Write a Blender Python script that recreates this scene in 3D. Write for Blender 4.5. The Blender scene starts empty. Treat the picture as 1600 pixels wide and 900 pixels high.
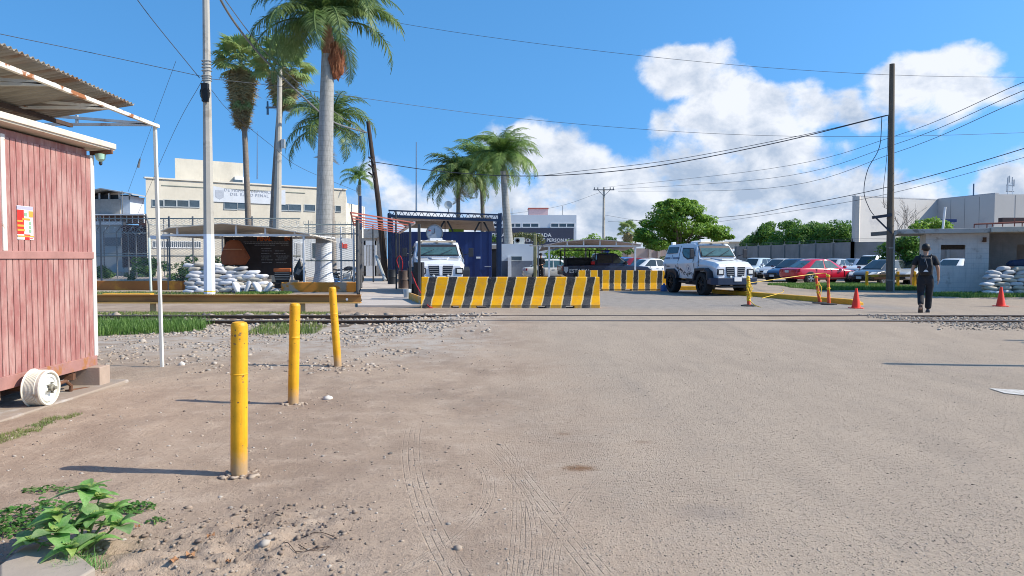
import bpy, bmesh, math, random
import numpy as np
from math import sin, cos, pi, radians, atan, tan, sqrt
from mathutils import Vector, Matrix, Euler, noise as mnoise
random.seed(7); RNG = np.random.default_rng(7)
scene = bpy.context.scene
COL = scene.collection
# ------------------------------------------------------------ camera
F = 1150.0; CH = 1.5; PIT = atan(47 / F)
cam = bpy.data.cameras.new('camera'); camo = bpy.data.objects.new('camera', cam); COL.objects.link(camo)
cam.sensor_width = 36; cam.lens = F / 1600 * 36; cam.clip_start = 0.1; cam.clip_end = 3000
camo.location = (0, 0, CH); camo.rotation_euler = (pi / 2 - PIT, 0, 0)
scene.camera = camo
# ------------------------------------------------------------ light
SUNV = Vector((1.236, -0.14, 1.0)).normalized()
ELEV = math.asin(SUNV.z); AZ = math.atan2(SUNV.x, SUNV.y)
SUN_STRENGTH = 4.8; SKY_STRENGTH = 0.13; EXPOSURE = 0.40
sl = bpy.data.lights.new('sun', 'SUN'); sl.energy = SUN_STRENGTH; sl.angle = radians(0.53); sl.color = (1, 0.92, 0.78)
so = bpy.data.objects.new('sun', sl); COL.objects.link(so)
so.rotation_euler = (-SUNV).to_track_quat('-Z', 'Y').to_euler(); so.location = (20, -5, 30)
scene.view_settings.view_transform = 'Standard'; scene.view_settings.look = 'None'
scene.view_settings.exposure = EXPOSURE; scene.view_settings.gamma = 1
scene.view_settings.use_curve_mapping = False
scene.render.engine = 'CYCLES'
scene.cycles.max_bounces = 5; scene.cycles.diffuse_bounces = 3; scene.cycles.glossy_bounces = 2
scene.cycles.transmission_bounces = 3; scene.cycles.transparent_max_bounces = 6
scene.cycles.filter_width = 1.0
try: scene.cycles.use_denoising = True
except Exception: pass
W = bpy.data.worlds.new("World"); scene.world = W; W.use_nodes = True

class NT:
    """tiny node-tree helper"""
    def __init__(s, t): s.t = t; s.n = t.nodes; s.l = t.links
    def new(s, k, **p):
        n = s.n.new(k)
        for a, v in p.items(): setattr(n, a, v)
        return n
    def put(s, sock, v):
        if isinstance(v, bpy.types.NodeSocket): s.l.new(v, sock)
        elif v is not None: sock.default_value = v
    def m(s, op, a, b=None, c=None, clamp=False):
        n = s.new('ShaderNodeMath', operation=op); n.use_clamp = clamp
        s.put(n.inputs[0], a)
        if b is not None: s.put(n.inputs[1], b)
        if c is not None: s.put(n.inputs[2], c)
        return n.outputs[0]
    def vm(s, op, a, b=None):
        n = s.new('ShaderNodeVectorMath', operation=op)
        s.put(n.inputs[0], a)
        if b is not None: s.put(n.inputs[1], b)
        return n.outputs['Value'] if op in ('LENGTH', 'DOT_PRODUCT', 'DISTANCE') else n.outputs[0]
    def noise(s, vec, scale, detail=4, rough=.55, w=None, dist=0):
        n = s.new('ShaderNodeTexNoise')
        if vec is not None: s.l.new(vec, n.inputs['Vector'])
        n.inputs['Scale'].default_value = scale; n.inputs['Detail'].default_value = detail
        n.inputs['Roughness'].default_value = rough; n.inputs['Distortion'].default_value = dist
        return n.outputs[0]
    def voro(s, vec, scale, out='Distance', feature='F1', rnd=1):
        n = s.new('ShaderNodeTexVoronoi', feature=feature); s.l.new(vec, n.inputs['Vector'])
        n.inputs['Scale'].default_value = scale; n.inputs['Randomness'].default_value = rnd
        return n.outputs[out]
    def ss(s, v, a, b, lo=0., hi=1.):
        n = s.new('ShaderNodeMapRange', interpolation_type='SMOOTHSTEP')
        s.put(n.inputs[0], v); s.put(n.inputs[1], a); s.put(n.inputs[2], b); s.put(n.inputs[3], lo); s.put(n.inputs[4], hi)
        return n.outputs[0]
    def mix(s, f, a, b, mode='MIX'):
        n = s.new('ShaderNodeMix', data_type='RGBA', blend_type=mode)
        s.put(n.inputs[0], f)
        s.put(n.inputs[6], (*a, 1) if isinstance(a, tuple) and len(a) == 3 else a)
        s.put(n.inputs[7], (*b, 1) if isinstance(b, tuple) and len(b) == 3 else b)
        return n.outputs[2]
    def xyz(s, vec):
        n = s.new('ShaderNodeSeparateXYZ'); s.l.new(vec, n.inputs[0]); return n.outputs
    def comb(s, x, y, z):
        n = s.new('ShaderNodeCombineXYZ')
        s.put(n.inputs[0], x); s.put(n.inputs[1], y); s.put(n.inputs[2], z); return n.outputs[0]
    def scalev(s, vec, v):
        n = s.new('ShaderNodeMapping'); s.l.new(vec, n.inputs[0]); n.inputs['Scale'].default_value = v; return n.outputs[0]

# ------------------------------------------------------------ sky with clouds
w = NT(W.node_tree); w.n.clear()
wo = w.new('ShaderNodeOutputWorld'); bg = w.new('ShaderNodeBackground')
sky = w.new('ShaderNodeTexSky', sky_type='NISHITA'); sky.sun_disc = False
sky.sun_elevation = ELEV; sky.sun_rotation = AZ; sky.air_density = 1.0; sky.dust_density = 0.6; sky.ozone_density = 2.2
tc = w.new('ShaderNodeTexCoord'); d = tc.outputs['Generated']
# the photograph's sky stays deep blue down to the roofs: read the clear-air model a little above the true elevation
w.l.new(w.vm('NORMALIZE', w.vm('ADD', w.vm('MULTIPLY', d, (1, 1, .8)), (0, 0, .30))), sky.inputs[0])
dx, dy, dz = w.xyz(d)[:3]
az = w.m('ARCTAN2', dx, dy)
el = w.m('ARCSINE', dz)
def ang(px, py): return math.atan2(px - 800, F), math.atan2(403 - py, math.hypot(px - 800, F))
# cumulus masses: (pixel centre x, y, half width, half height, weight)
BL = [(1078, 112, 74, 46, 1), (1120, 160, 62, 60, .95), (1060, 195, 80, 42, .8), (1180, 190, 85, 48, 1), (1290, 172, 95, 48, 1), (1330, 140, 40, 28, .8),
      (1430, 128, 110, 42, .95), (1500, 115, 70, 46, 1), (1490, 165, 110, 44, .9),
      (850, 235, 90, 42, .95), (900, 250, 75, 44, 1), (960, 290, 130, 75, 1), (1080, 300, 150, 90, 1), (1200, 310, 150, 80, 1),
      (1330, 330, 130, 70, .9), (1450, 320, 70, 50, .85), (1590, 290, 75, 60, .9), (780, 320, 110, 60, .75), (660, 330, 120, 55, .5),
      (600, 268, 46, 30, .6), (770, 215, 40, 30, .5), (1000, 360, 330, 62, 1.05), (1300, 370, 260, 45, .85), (1210, 240, 120, 60, .9),(1750,200,130,80,.8), (-250,250,200,60,.8), (-500,330,260,60,.9)]
vec_ae = w.comb(az, el, 0.)
n1 = w.noise(w.scalev(vec_ae, (1, 1.35, 1)), 7.0, 8, .56, dist=.25)
wx = w.m('MULTIPLY', w.m('SUBTRACT', w.noise(vec_ae, 9, 3, .5), .5), .10)
wy = w.m('MULTIPLY', w.m('SUBTRACT', w.noise(w.vm('ADD', vec_ae, (5.3, 2.1, 0)), 9, 3, .5), .5), .08)
azw = w.m('ADD', az, wx); elw = w.m('ADD', el, wy)
mass = None
for (cx, cy, rx, ry, k) in BL:
    a0, e0 = ang(cx, cy); ra = abs(ang(cx + rx, cy)[0] - a0); re = abs(ang(cx, cy - ry)[1] - e0)
    q = w.m('ADD', w.m('POWER', w.m('MULTIPLY', w.m('ABSOLUTE', w.m('SUBTRACT', azw, a0)), 1 / ra), 2.),
            w.m('POWER', w.m('MULTIPLY', w.m('ABSOLUTE', w.m('SUBTRACT', elw, e0)), 1 / re), 2.))
    b = w.m('MULTIPLY', w.m('SUBTRACT', 1.45, q, clamp=False), k * .55)
    b = w.m('MAXIMUM', b, -0.5)
    mass = b if mass is None else w.m('SMOOTH_MAX', mass, b, .25)
# clouds elsewhere round the sky
behind = w.ss(w.m('ABSOLUTE', az), .85, 1.2)
low = w.ss(el, .35, .75, 1., 0.)
else_ = w.m('MULTIPLY', behind, w.m('MULTIPLY', low, .1))
nh = w.noise(w.scalev(vec_ae, (1, 1.2, 1)), 30., 6, .62, dist=.3)
nz = w.m('ADD', w.m('MULTIPLY', w.m('SUBTRACT', n1, .5), 2.1), w.m('MULTIPLY', w.m('SUBTRACT', nh, .5), .75))
dens = w.m('ADD', w.m('ADD', w.m('MULTIPLY', w.m('ADD', mass, -.18), 1.15), nz), else_)
mask = w.ss(dens, .0, .48)
thick = w.ss(dens, .05, 1.1)
# modelling of the clouds: billows lit from the upper right, greyer bases
n2a = w.noise(w.scalev(vec_ae, (1, 1.3, 1)), 13.0, 7, .6, dist=.2)
n2b = w.noise(w.scalev(w.vm('ADD', vec_ae, (.016, .016, 0)), (1, 1.3, 1)), 13.0, 7, .6, dist=.2)
rel = w.m('MULTIPLY', w.m('SUBTRACT', n2a, n2b), 2.8)
n1b = w.noise(w.scalev(w.vm('ADD', vec_ae, (.03, .04, 0)), (1, 1.35, 1)), 7.0, 5, .5, dist=.25)
rel2 = w.m('MULTIPLY', w.m('SUBTRACT', n1, n1b), 1.8)
elb = w.ss(el, .06, .26)
br = w.m('ADD', w.m('ADD', w.m('MULTIPLY', elb, .50), .38), w.m('ADD', rel, rel2))
br = w.m('SUBTRACT', br, w.m('MULTIPLY', thick, .12))
edge = w.m('MULTIPLY', w.m('SUBTRACT', 1., thick), .16)
br = w.m('ADD', br, edge, clamp=True)
CL_DARK = (2.6, 3.2, 4.15); CL_LIT = (5.5, 5.7, 6.1)
ccol = w.mix(br, CL_DARK, CL_LIT)
skyc = w.new('ShaderNodeHueSaturation'); skyc.inputs['Saturation'].default_value = 1.22; skyc.inputs['Hue'].default_value = .492; skyc.inputs['Value'].default_value = 1.18
w.l.new(sky.outputs[0], skyc.inputs['Color'])
haze = w.ss(el, 0., .16, .35, 0.)
skm = w.mix(1., skyc.outputs[0], (.90, 1.12, 1.25, 1), 'MULTIPLY'); sk2 = w.mix(haze, skm, (2.7, 4.4, 6.5))
fin = w.mix(w.m('MULTIPLY', mask, .96), sk2, ccol)
w.l.new(fin, bg.inputs[0]); bg.inputs[1].default_value = SKY_STRENGTH
w.l.new(bg.outputs[0], wo.inputs[0])

# ------------------------------------------------------------ pixel helpers (a pixel and a depth give a world point)
def P(px, py, Y):
    x = (px - 800) / F; u = (450 - py) / F
    dy_, dz_ = cos(PIT) + u * sin(PIT), -sin(PIT) + u * cos(PIT)
    t = Y / dy_
    return Vector((x * t, Y, CH + dz_ * t))
def G(px, py):
    x = (px - 800) / F; u = (450 - py) / F
    dy_, dz_ = cos(PIT) + u * sin(PIT), -sin(PIT) + u * cos(PIT)
    t = -CH / dz_
    return Vector((x * t, dy_ * t, 0))
def X(px, Y): return P(px, 403, Y).x
def Z(py, Y): return P(800, py, Y).z

# ------------------------------------------------------------ object helpers
def c255(r, g, b):
    f = lambda v: (v / 255 / 12.92) if v / 255 <= .04045 else ((v / 255 + .055) / 1.055) ** 2.4
    return (f(r), f(g), f(b))
LABELS = {}
def tag(o, label=None, cat=None, group=None, kind=None):
    if label: o['label'] = label
    if cat: o['category'] = cat
    if group: o['group'] = group
    if kind: o['kind'] = kind
    return o
def empty(name, loc=(0, 0, 0), rz=0, label=None, cat=None, group=None, rot=None):
    o = bpy.data.objects.new(name, None); COL.objects.link(o); o.location = loc
    o.rotation_euler = rot if rot else (0, 0, rz); o.empty_display_size = .2
    return tag(o, label, cat, group)
def link(name, me, parent=None, loc=None, rot=None, scale=None):
    o = bpy.data.objects.new(name, me); COL.objects.link(o)
    if parent: o.parent = parent
    if loc is not None: o.location = loc
    if rot is not None: o.rotation_euler = rot
    if scale is not None: o.scale = scale
    return o
def copy_tree(o, parent=None):
    c = o.copy(); COL.objects.link(c); c.parent = parent
    for ch in list(o.children): copy_tree(ch, c)
    return c
def mesh_np(name, v, f, mats=(), smooth=False, mi=None):
    """v (n,3) array, f (m,k) array all faces the same size"""
    me = bpy.data.meshes.new(name); v = np.asarray(v, np.float32); f = np.asarray(f, np.int32)
    me.vertices.add(len(v)); me.vertices.foreach_set('co', v.ravel())
    k = f.shape[1]; me.loops.add(f.size); me.loops.foreach_set('vertex_index', f.ravel())
    me.polygons.add(len(f)); me.polygons.foreach_set('loop_start', np.arange(0, f.size, k, dtype=np.int32))
    me.polygons.foreach_set('loop_total', np.full(len(f), k, np.int32))
    if smooth: me.polygons.foreach_set('use_smooth', np.ones(len(f), bool))
    if mi is not None: me.polygons.foreach_set('material_index', np.asarray(mi, np.int32))
    for m in mats: me.materials.append(m)
    me.update(calc_edges=True); me.validate(); return me

class MB:
    def __init__(s): s.v = []; s.f = []; s.mi = []; s.T = Matrix()
    def add(s, vs, fs, m=0):
        b = len(s.v); s.v += [tuple(s.T @ Vector(p)) for p in vs]
        for f in fs: s.f.append([b + i for i in f]); s.mi.append(m)
        return s
    def box(s, c, d, rz=0, m=0, rot=None):
        R = (Euler(rot).to_matrix() if rot else Matrix.Rotation(rz, 3, 'Z'))
        hx, hy, hz = d[0] / 2, d[1] / 2, d[2] / 2
        vs = [Vector(c) + R @ Vector((x * hx, y * hy, z * hz)) for z in (-1, 1) for x, y in ((-1, -1), (1, -1), (1, 1), (-1, 1))]
        return s.add(vs, [(3, 2, 1, 0), (4, 5, 6, 7), (0, 1, 5, 4), (1, 2, 6, 5), (2, 3, 7, 6), (3, 0, 4, 7)], m)
    def b2(s, a, b, m=0):
        a = Vector(a); b = Vector(b); return s.box((a + b) / 2, [abs(b[i] - a[i]) for i in range(3)], m=m)
    def poly(s, pts, m=0): return s.add(pts, [tuple(range(len(pts)))], m)
    def prism(s, pts, vec, m=0):
        """closed prism: polygon pts (3D) extruded by vec"""
        n = len(pts); vec = Vector(vec); q = [Vector(p) for p in pts]
        return s.add(q + [p + vec for p in q], [tuple(reversed(range(n))), tuple(range(n, 2 * n))] + [(i, (i + 1) % n, n + (i + 1) % n, n + i) for i in range(n)], m)
    def tube(s, pts, r, n=8, m=0, cap=True, sq=False):
        pts = [Vector(p) for p in pts]; N = len(pts); rs = r if isinstance(r, (list, tuple)) else [r] * N
        up = Vector((0, 0, 1)); vs = []; pa = None
        for i, p in enumerate(pts):
            t = (pts[min(i + 1, N - 1)] - pts[max(i - 1, 0)]).normalized()
            if pa is None:
                a = t.cross(up)
                if a.length < 1e-3: a = Vector((1, 0, 0))
            else: a = pa - t * pa.dot(t)
            a.normalize(); pa = a; b = t.cross(a)
            for k in range(n):
                th = 2 * pi * k / n + (pi / 4 if sq else 0)
                vs.append(p + (a * cos(th) + b * sin(th)) * rs[i])
        fs = [(i * n + k, i * n + (k + 1) % n, (i + 1) * n + (k + 1) % n, (i + 1) * n + k) for i in range(N - 1) for k in range(n)]
        if cap: fs += [tuple(reversed(range(n))), tuple(range((N - 1) * n, N * n))]
        return s.add(vs, fs, m)
    def bar(s, a, b, w_, h_=None, m=0):
        """square bar between two points"""
        a = Vector(a); b = Vector(b); h_ = h_ or w_; t = (b - a).normalized()
        sd = t.cross(Vector((0, 0, 1)))
        if sd.length < 1e-3: sd = Vector((1, 0, 0))
        sd.normalize(); up = sd.cross(t); vs = []
        for p in (a, b):
            for x, y in ((-1, -1), (1, -1), (1, 1), (-1, 1)): vs.append(p + sd * x * w_ / 2 + up * y * h_ / 2)
        return s.add(vs, [(0, 1, 2, 3), (7, 6, 5, 4), (0, 4, 5, 1), (1, 5, 6, 2), (2, 6, 7, 3), (3, 7, 4, 0)], m)
    def lathe(s, prof, n=24, c=(0, 0, 0), axis='Z', m=0, cap=True):
        R = {'Z': Matrix.Identity(3), 'Y': Matrix.Rotation(-pi / 2, 3, 'X'), 'X': Matrix.Rotation(pi / 2, 3, 'Y')}[axis]
        c = Vector(c); vs = [c + R @ Vector((r * cos(2 * pi * k / n), r * sin(2 * pi * k / n), z)) for r, z in prof for k in range(n)]
        N = len(prof)
        fs = [(i * n + k, i * n + (k + 1) % n, (i + 1) * n + (k + 1) % n, (i + 1) * n + k) for i in range(N - 1) for k in range(n)]
        if cap: fs += [tuple(reversed(range(n))), tuple(range((N - 1) * n, N * n))]
        return s.add(vs, fs, m)
    def loft(s, rings, m=0, cap=True, closed=True):
        n = len(rings[0]); vs = [p for r in rings for p in r]; N = len(rings)
        fs = [(i * n + k, i * n + (k + 1) % n, (i + 1) * n + (k + 1) % n, (i + 1) * n + k) for i in range(N - 1) for k in range(n if closed else n - 1)]
        if cap: fs += [tuple(reversed(range(n))), tuple(range((N - 1) * n, N * n))]
        return s.add(vs, fs, m)
    def mesh(s, name, mats, smooth=False):
        me = bpy.data.meshes.new(name); me.from_pydata([tuple(v) for v in s.v], [], s.f)
        for m in (mats if isinstance(mats, (list, tuple)) else [mats]): me.materials.append(m)
        me.polygons.foreach_set('material_index', s.mi)
        if smooth: me.polygons.foreach_set('use_smooth', [True] * len(s.f))
        bm = bmesh.new(); bm.from_mesh(me); bmesh.ops.recalc_face_normals(bm, faces=bm.faces); bm.to_mesh(me); bm.free()
        me.update(); return me
    def build(s, name, mats, parent=None, smooth=False, bevel=0, seg=2, ang=35, loc=None, rot=None):
        o = link(name, s.mesh(name, mats, smooth), parent, loc, rot)
        if bevel:
            b = o.modifiers.new('bevel', 'BEVEL'); b.width = bevel; b.segments = seg; b.limit_method = 'ANGLE'; b.angle_limit = radians(ang)
            b.harden_normals = False
        if smooth and not bevel:
            try:
                md = o.data; md.set_sharp_from_angle(angle=radians(ang))
            except Exception: pass
        return o

def text_mesh(txt, size, mat, depth=.004, align='LEFT', spacing=1.0, bold=0.0):
    cu = bpy.data.curves.new('lettering', 'FONT'); cu.body = txt; cu.size = size; cu.extrude = depth; cu.align_x = align
    cu.space_character = spacing; cu.offset = bold; cu.resolution_u = 2
    to = bpy.data.objects.new('tmp', cu); COL.objects.link(to)
    bpy.context.view_layer.update()
    me = bpy.data.meshes.new_from_object(to.evaluated_get(bpy.context.evaluated_depsgraph_get()))
    bpy.data.objects.remove(to); me.materials.clear(); me.materials.append(mat); return me

# ------------------------------------------------------------ materials
MATS = {}
def mat(name, col, var=.12, scale=6, rough=.65, metal=0, bump=0, bscale=40, col2=None, c2lo=.55, c2hi=.68, c2scale=3, c2det=6,
        coat=0, trans=0, spec=.4, stretch=None, streak=0, alpha=None):
    if name in MATS: return MATS[name]
    m = bpy.data.materials.new(name); m.use_nodes = True; t = NT(m.node_tree)
    b = t.n['Principled BSDF']; tc = t.new('ShaderNodeTexCoord'); v = tc.outputs['Object']
    if stretch: v = t.scalev(v, stretch)
    nz = t.noise(v, scale, 5, .6)
    k = t.m('ADD', t.m('MULTIPLY', t.m('SUBTRACT', nz, .5), 2 * var * 2), 1.)
    c = t.mix(1., (*col, 1), t.comb(k, k, k), 'MULTIPLY')
    if col2:
        n2 = t.noise(t.vm('ADD', v, (3.7, 1.2, 9.1)), c2scale, c2det, .65)
        c = t.mix(t.ss(n2, c2lo, c2hi), c, col2)
    if streak:
        n3 = t.noise(t.scalev(tc.outputs['Object'], (9, 9, .5)), 1.6, 4, .6)
        c = t.mix(t.m('MULTIPLY', t.ss(n3, .5, .8), streak), c, tuple(x * .45 for x in col))
    t.l.new(c, b.inputs['Base Color'])
    b.inputs['Roughness'].default_value = rough; b.inputs['Metallic'].default_value = metal
    b.inputs['Specular IOR Level'].default_value = spec
    if coat: b.inputs['Coat Weight'].default_value = coat; b.inputs['Coat Roughness'].default_value = .05
    if bump:
        bn = t.new('ShaderNodeBump'); bn.inputs['Strength'].default_value = 1; bn.inputs['Distance'].default_value = bump
        t.l.new(t.noise(v, bscale, 5, .6), bn.inputs['Height']); t.l.new(bn.outputs[0], b.inputs['Normal'])
    if trans:
        tr = t.new('ShaderNodeBsdfTranslucent'); t.l.new(c, tr.inputs[0])
        mx = t.new('ShaderNodeMixShader'); mx.inputs[0].default_value = trans
        t.l.new(b.outputs[0], mx.inputs[1]); t.l.new(tr.outputs[0], mx.inputs[2])
        t.l.new(mx.outputs[0], t.n['Material Output'].inputs[0])
    if alpha is not None: b.inputs['Alpha'].default_value = alpha
    MATS[name] = m; return m
def paint(name, col, rough=.25): return mat(name, col, var=.03, scale=2, rough=rough, coat=.6, spec=.5)
M_GLASS = mat('tinted_glass', (.02, .028, .03), var=.2, rough=.06, spec=.8)
M_GLASSG = mat('green_glass', (.05, .10, .10), var=.3, rough=.05, spec=.9)
M_TYRE = mat('tyre_rubber', (.018, .018, .019), rough=.85)
M_RIM = mat('alloy_rim', (.45, .46, .47), rough=.3, metal=.7)
M_BLACK = mat('black_plastic', (.015, .015, .017), rough=.5)
M_CHROME = mat('chrome', (.6, .6, .62), rough=.15, metal=1)
M_WHITE = mat('white_paint', (.72, .72, .72), var=.06, rough=.45)
M_WSTEEL = mat('white_painted_steel', (.72, .70, .66), var=.1, rough=.5, col2=(.30, .13, .05), c2lo=.66, c2hi=.74, c2scale=5)
M_RED_L = mat('red_lamp', (.45, .01, .01), rough=.2); M_LAMP = mat('clear_lamp', (.7, .7, .66), rough=.1, spec=.9)
M_CONC = mat('concrete', (.42, .39, .35), var=.18, scale=3, rough=.9, bump=.004, bscale=60, col2=(.26, .23, .20), c2lo=.55, c2hi=.75, c2scale=1.2)
M_CABLE = mat('black_cable', (.012, .012, .014), rough=.6)
M_NAVY = mat('navy_paint', (.012, .028, .12), var=.15, scale=1.5, rough=.35)
M_YEL = mat('yellow_paint', (.80, .42, .015), var=.10, scale=9, rough=.42, col2=(.50, .22, .02), c2lo=.64, c2hi=.72, c2scale=11, bump=.0012, bscale=90)
M_RUST = mat('rusty_steel', (.13, .06, .032), var=.4, scale=12, rough=.9, bump=.002, bscale=120)
M_STEELG = mat('grey_steel', (.14, .145, .15), var=.25, rough=.55)
M_DIRTC = (.30, .245, .195)

# lattice noise (numpy) for terrain
def vnoise(x, y, s, seed=0):
    x = np.asarray(x, float) / s; y = np.asarray(y, float) / s
    xi = np.floor(x).astype(np.int64); yi = np.floor(y).astype(np.int64); fx = x - xi; fy = y - yi
    fx = fx * fx * (3 - 2 * fx); fy = fy * fy * (3 - 2 * fy)
    def h(a, b):
        n = (a * 374761393 + b * 668265263 + seed * 1442695041) & 0xFFFFFFFF
        n = ((n ^ (n >> 13)) * 1274126177) & 0xFFFFFFFF
        return ((n ^ (n >> 16)) & 0xFFFF) / 65535.0
    return (h(xi, yi) * (1 - fx) + h(xi + 1, yi) * fx) * (1 - fy) + (h(xi, yi + 1) * (1 - fx) + h(xi + 1, yi + 1) * fx) * fy
def sstep(a, b, v):
    t = np.clip((np.asarray(v, float) - a) / (b - a), 0, 1); return t * t * (3 - 2 * t)
def hgt(x, y):
    x = np.asarray(x, float); y = np.asarray(y, float)
    z = (vnoise(x, y, 2.3, 1) - .5) * .035 + (vnoise(x, y, .7, 2) - .5) * .014
    z = z * (sstep(40, 20, y)) * (1 - .6 * sstep(0, 2, x))
    # level crossing: paved hump carrying the two rails
    z += .115 * sstep(13.4, 15.4, y) * sstep(20.5, 18.3, y) * sstep(-3.2, -.6, x + (vnoise(x, y, .8, 9) - .5) * 1.2) * (1 - .25 * sstep(8.6, 10.4, x))
    z += .04 * sstep(14.6, 15.6, y) * sstep(19.2, 18.0, y) * (1 - sstep(-3.2, -.6, x))
    # small scale roughness of the dirt on the left
    d = sstep(.6, -1.5, x) * sstep(16, 9, y)
    z += d * ((vnoise(x, y, .17, 3) - .5) * .012 + (vnoise(x, y, .06, 5) - .5) * .006)
    # churned clods in the lower left
    cl = np.exp(-(((x + 1.35) / .42) ** 2 + ((y - 3.75) / .55) ** 2)) + .8 * np.exp(-(((x + 2.1) / .6) ** 2 + ((y - 3.55) / .5) ** 2))
    z += np.clip(cl, 0, 1) * ((vnoise(x, y, .09, 11) - .45) * .07 + (vnoise(x, y, .035, 12) - .5) * .035)
    return z
def hz(x, y): return float(hgt(np.array([x]), np.array([y]))[0])
# ============================================================ GROUND
def lines(segs):
    out = []
    for a, b, n in segs: out += list(np.linspace(a, b, n, endpoint=False))
    return np.array(out + [segs[-1][1]])
gx = lines([(-900, -60, 12), (-60, -14, 46), (-14, -5, 70), (-5, 2.5, 190), (2.5, 12, 110), (12, 60, 48), (60, 900, 12)])
gy = lines([(-40, 1.5, 8), (1.5, 6, 190), (6, 12, 130), (12, 22, 120), (22, 60, 60), (60, 140, 20), (140, 1600, 14)])
XX, YY = np.meshgrid(gx, gy); ZZ = hgt(XX, YY)
vv = np.stack([XX.ravel(), YY.ravel(), ZZ.ravel()], 1); nx = len(gx); ny = len(gy)
ii = (np.arange(ny - 1)[:, None] * nx + np.arange(nx - 1)[None, :]).ravel()
ff = np.stack([ii, ii + 1, ii + nx + 1, ii + nx], 1)
gm = bpy.data.materials.new('ground_surface'); gm.use_nodes = True; t = NT(gm.node_tree); b = t.n['Principled BSDF']
co = t.new('ShaderNodeTexCoord').outputs['Object']; x_, y_, z_ = t.xyz(co)[:3]
big = t.noise(co, .55, 5, .6); med = t.noise(co, 3.2, 6, .65); fine = t.noise(co, 26, 5, .7); vfine = t.noise(co, 120, 3, .6)
mac = t.noise(t.scalev(co, (1, .6, 1)), .8, 6, .62); str_ = t.noise(t.scalev(co, (2.2, .5, 1)), 1.1, 6, .6)
dirt = t.mix(t.ss(mac, .32, .66), (.395, .302, .226), (.28, .208, .156))
dirt = t.mix(t.ss(med, .45, .8), dirt, (.44, .345, .265))
dirt = t.mix(t.m('MULTIPLY', t.ss(fine, .50, .72), .55), dirt, (.17, .125, .095))
asp = t.mix(t.ss(str_, .25, .75), (.40, .32, .246), (.35, .282, .22)); asp = t.mix(t.m('MULTIPLY', t.ss(fine, .5, .75), .4), asp, (.19, .16, .13))
asp = t.mix(t.m('MULTIPLY', t.ss(med, .5, .8), .5), asp, (.27, .232, .195))
agg = t.voro(co, 62, 'Distance'); aggc = t.voro(co, 62, 'Color')
ar = t.new('ShaderNodeSeparateColor'); t.l.new(aggc, ar.inputs[0]); ar = ar.outputs[0]
spk = t.m('MULTIPLY', t.ss(agg, .40, .2), t.ss(ar, .70, .88)); spk = t.m('MULTIPLY', spk, t.ss(t.noise(co, 5, 4, .6), .38, .6))
asp = t.mix(t.m('MULTIPLY', spk, .85), asp, (.11, .092, .078))
spk2 = t.m('MULTIPLY', t.ss(agg, .38, .18), t.ss(ar, .25, .05))
asp = t.mix(t.m('MULTIPLY', spk2, .35), asp, (.50, .45, .39))
# paved part lies to the right and through the crossing; dust drifts over its edge
edge = t.m('ADD', x_, t.m('MULTIPLY', t.m('SUBTRACT', big, .5), 2.6))
edge = t.m('ADD', edge, t.m('MULTIPLY', t.m('SUBTRACT', med, .5), 1.0))
pav = t.ss(edge, -.6, 1.6)
base = t.mix(pav, dirt, asp)
# the far yard: greyer drive, tan shoulder, pale verge on the left
yd = t.ss(y_, 19.5, 23)
drive = t.m('MULTIPLY', t.ss(t.m('ADD', t.m('SUBTRACT', x_, t.m('MULTIPLY', y_, .02)), t.m('MULTIPLY', med, .6)), -2.6, -1.6), yd)
drive = t.m('MULTIPLY', drive, t.ss(t.m('SUBTRACT', x_, t.m('MULTIPLY', t.m('SUBTRACT', 32., y_), .26)), 10.4, 8.6))
base = t.mix(t.m('MULTIPLY', drive, .8), base, t.mix(t.ss(med, .35, .7), (.30, .275, .25), (.235, .215, .20)))
# gravelly grey-white band in front of the rails on the left
gr = t.m('MULTIPLY', t.m('MULTIPLY', t.ss(y_, 9.5, 13.), t.ss(y_, 19.5, 17.5)), t.ss(x_, .4, -1.6))
gr = t.m('MULTIPLY', gr, t.ss(t.m('ADD', med, t.m('MULTIPLY', fine, .5)), .55, .9))
base = t.mix(t.m('MULTIPLY', gr, .8), base, (.40, .36, .32))
wp = t.noise(t.scalev(co, (1.6, .16, 1)), 1.0, 5, .6); base = t.mix(t.m('MULTIPLY', t.m('MULTIPLY', t.ss(wp, .52, .72), pav), .35), base, (.25, .215, .18))
pt = t.noise(t.vm('ADD', co, (7.7, 3.1, 0)), .42, 7, .7); base = t.mix(t.m('MULTIPLY', t.ss(pt, .56, .60), .22), base, (.27, .22, .175))
# stains
for (sx, sy, sr, cc, k) in [(G(905, 733).x, G(905, 733).y, .15, (.17, .085, .04), .85), (G(880, 677).x, G(880, 677).y, .10, (.2, .12, .07), .5), (G(1005, 690).x, G(1005, 690).y, .10, (.2, .13, .09), .5),
                            (G(1110, 800).x, G(1110, 800).y, .28, (.20, .175, .16), .35)]:
    dd = t.vm('LENGTH', t.comb(t.m('MULTIPLY', t.m('SUBTRACT', x_, sx), .9), t.m('MULTIPLY', t.m('SUBTRACT', y_, sy), 1.3), 0.))
    dd = t.m('ADD', dd, t.m('MULTIPLY', t.m('SUBTRACT', fine, .5), sr * 1.4))
    base = t.mix(t.m('MULTIPLY', t.ss(dd, sr, sr * .2), k), base, cc)
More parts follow.
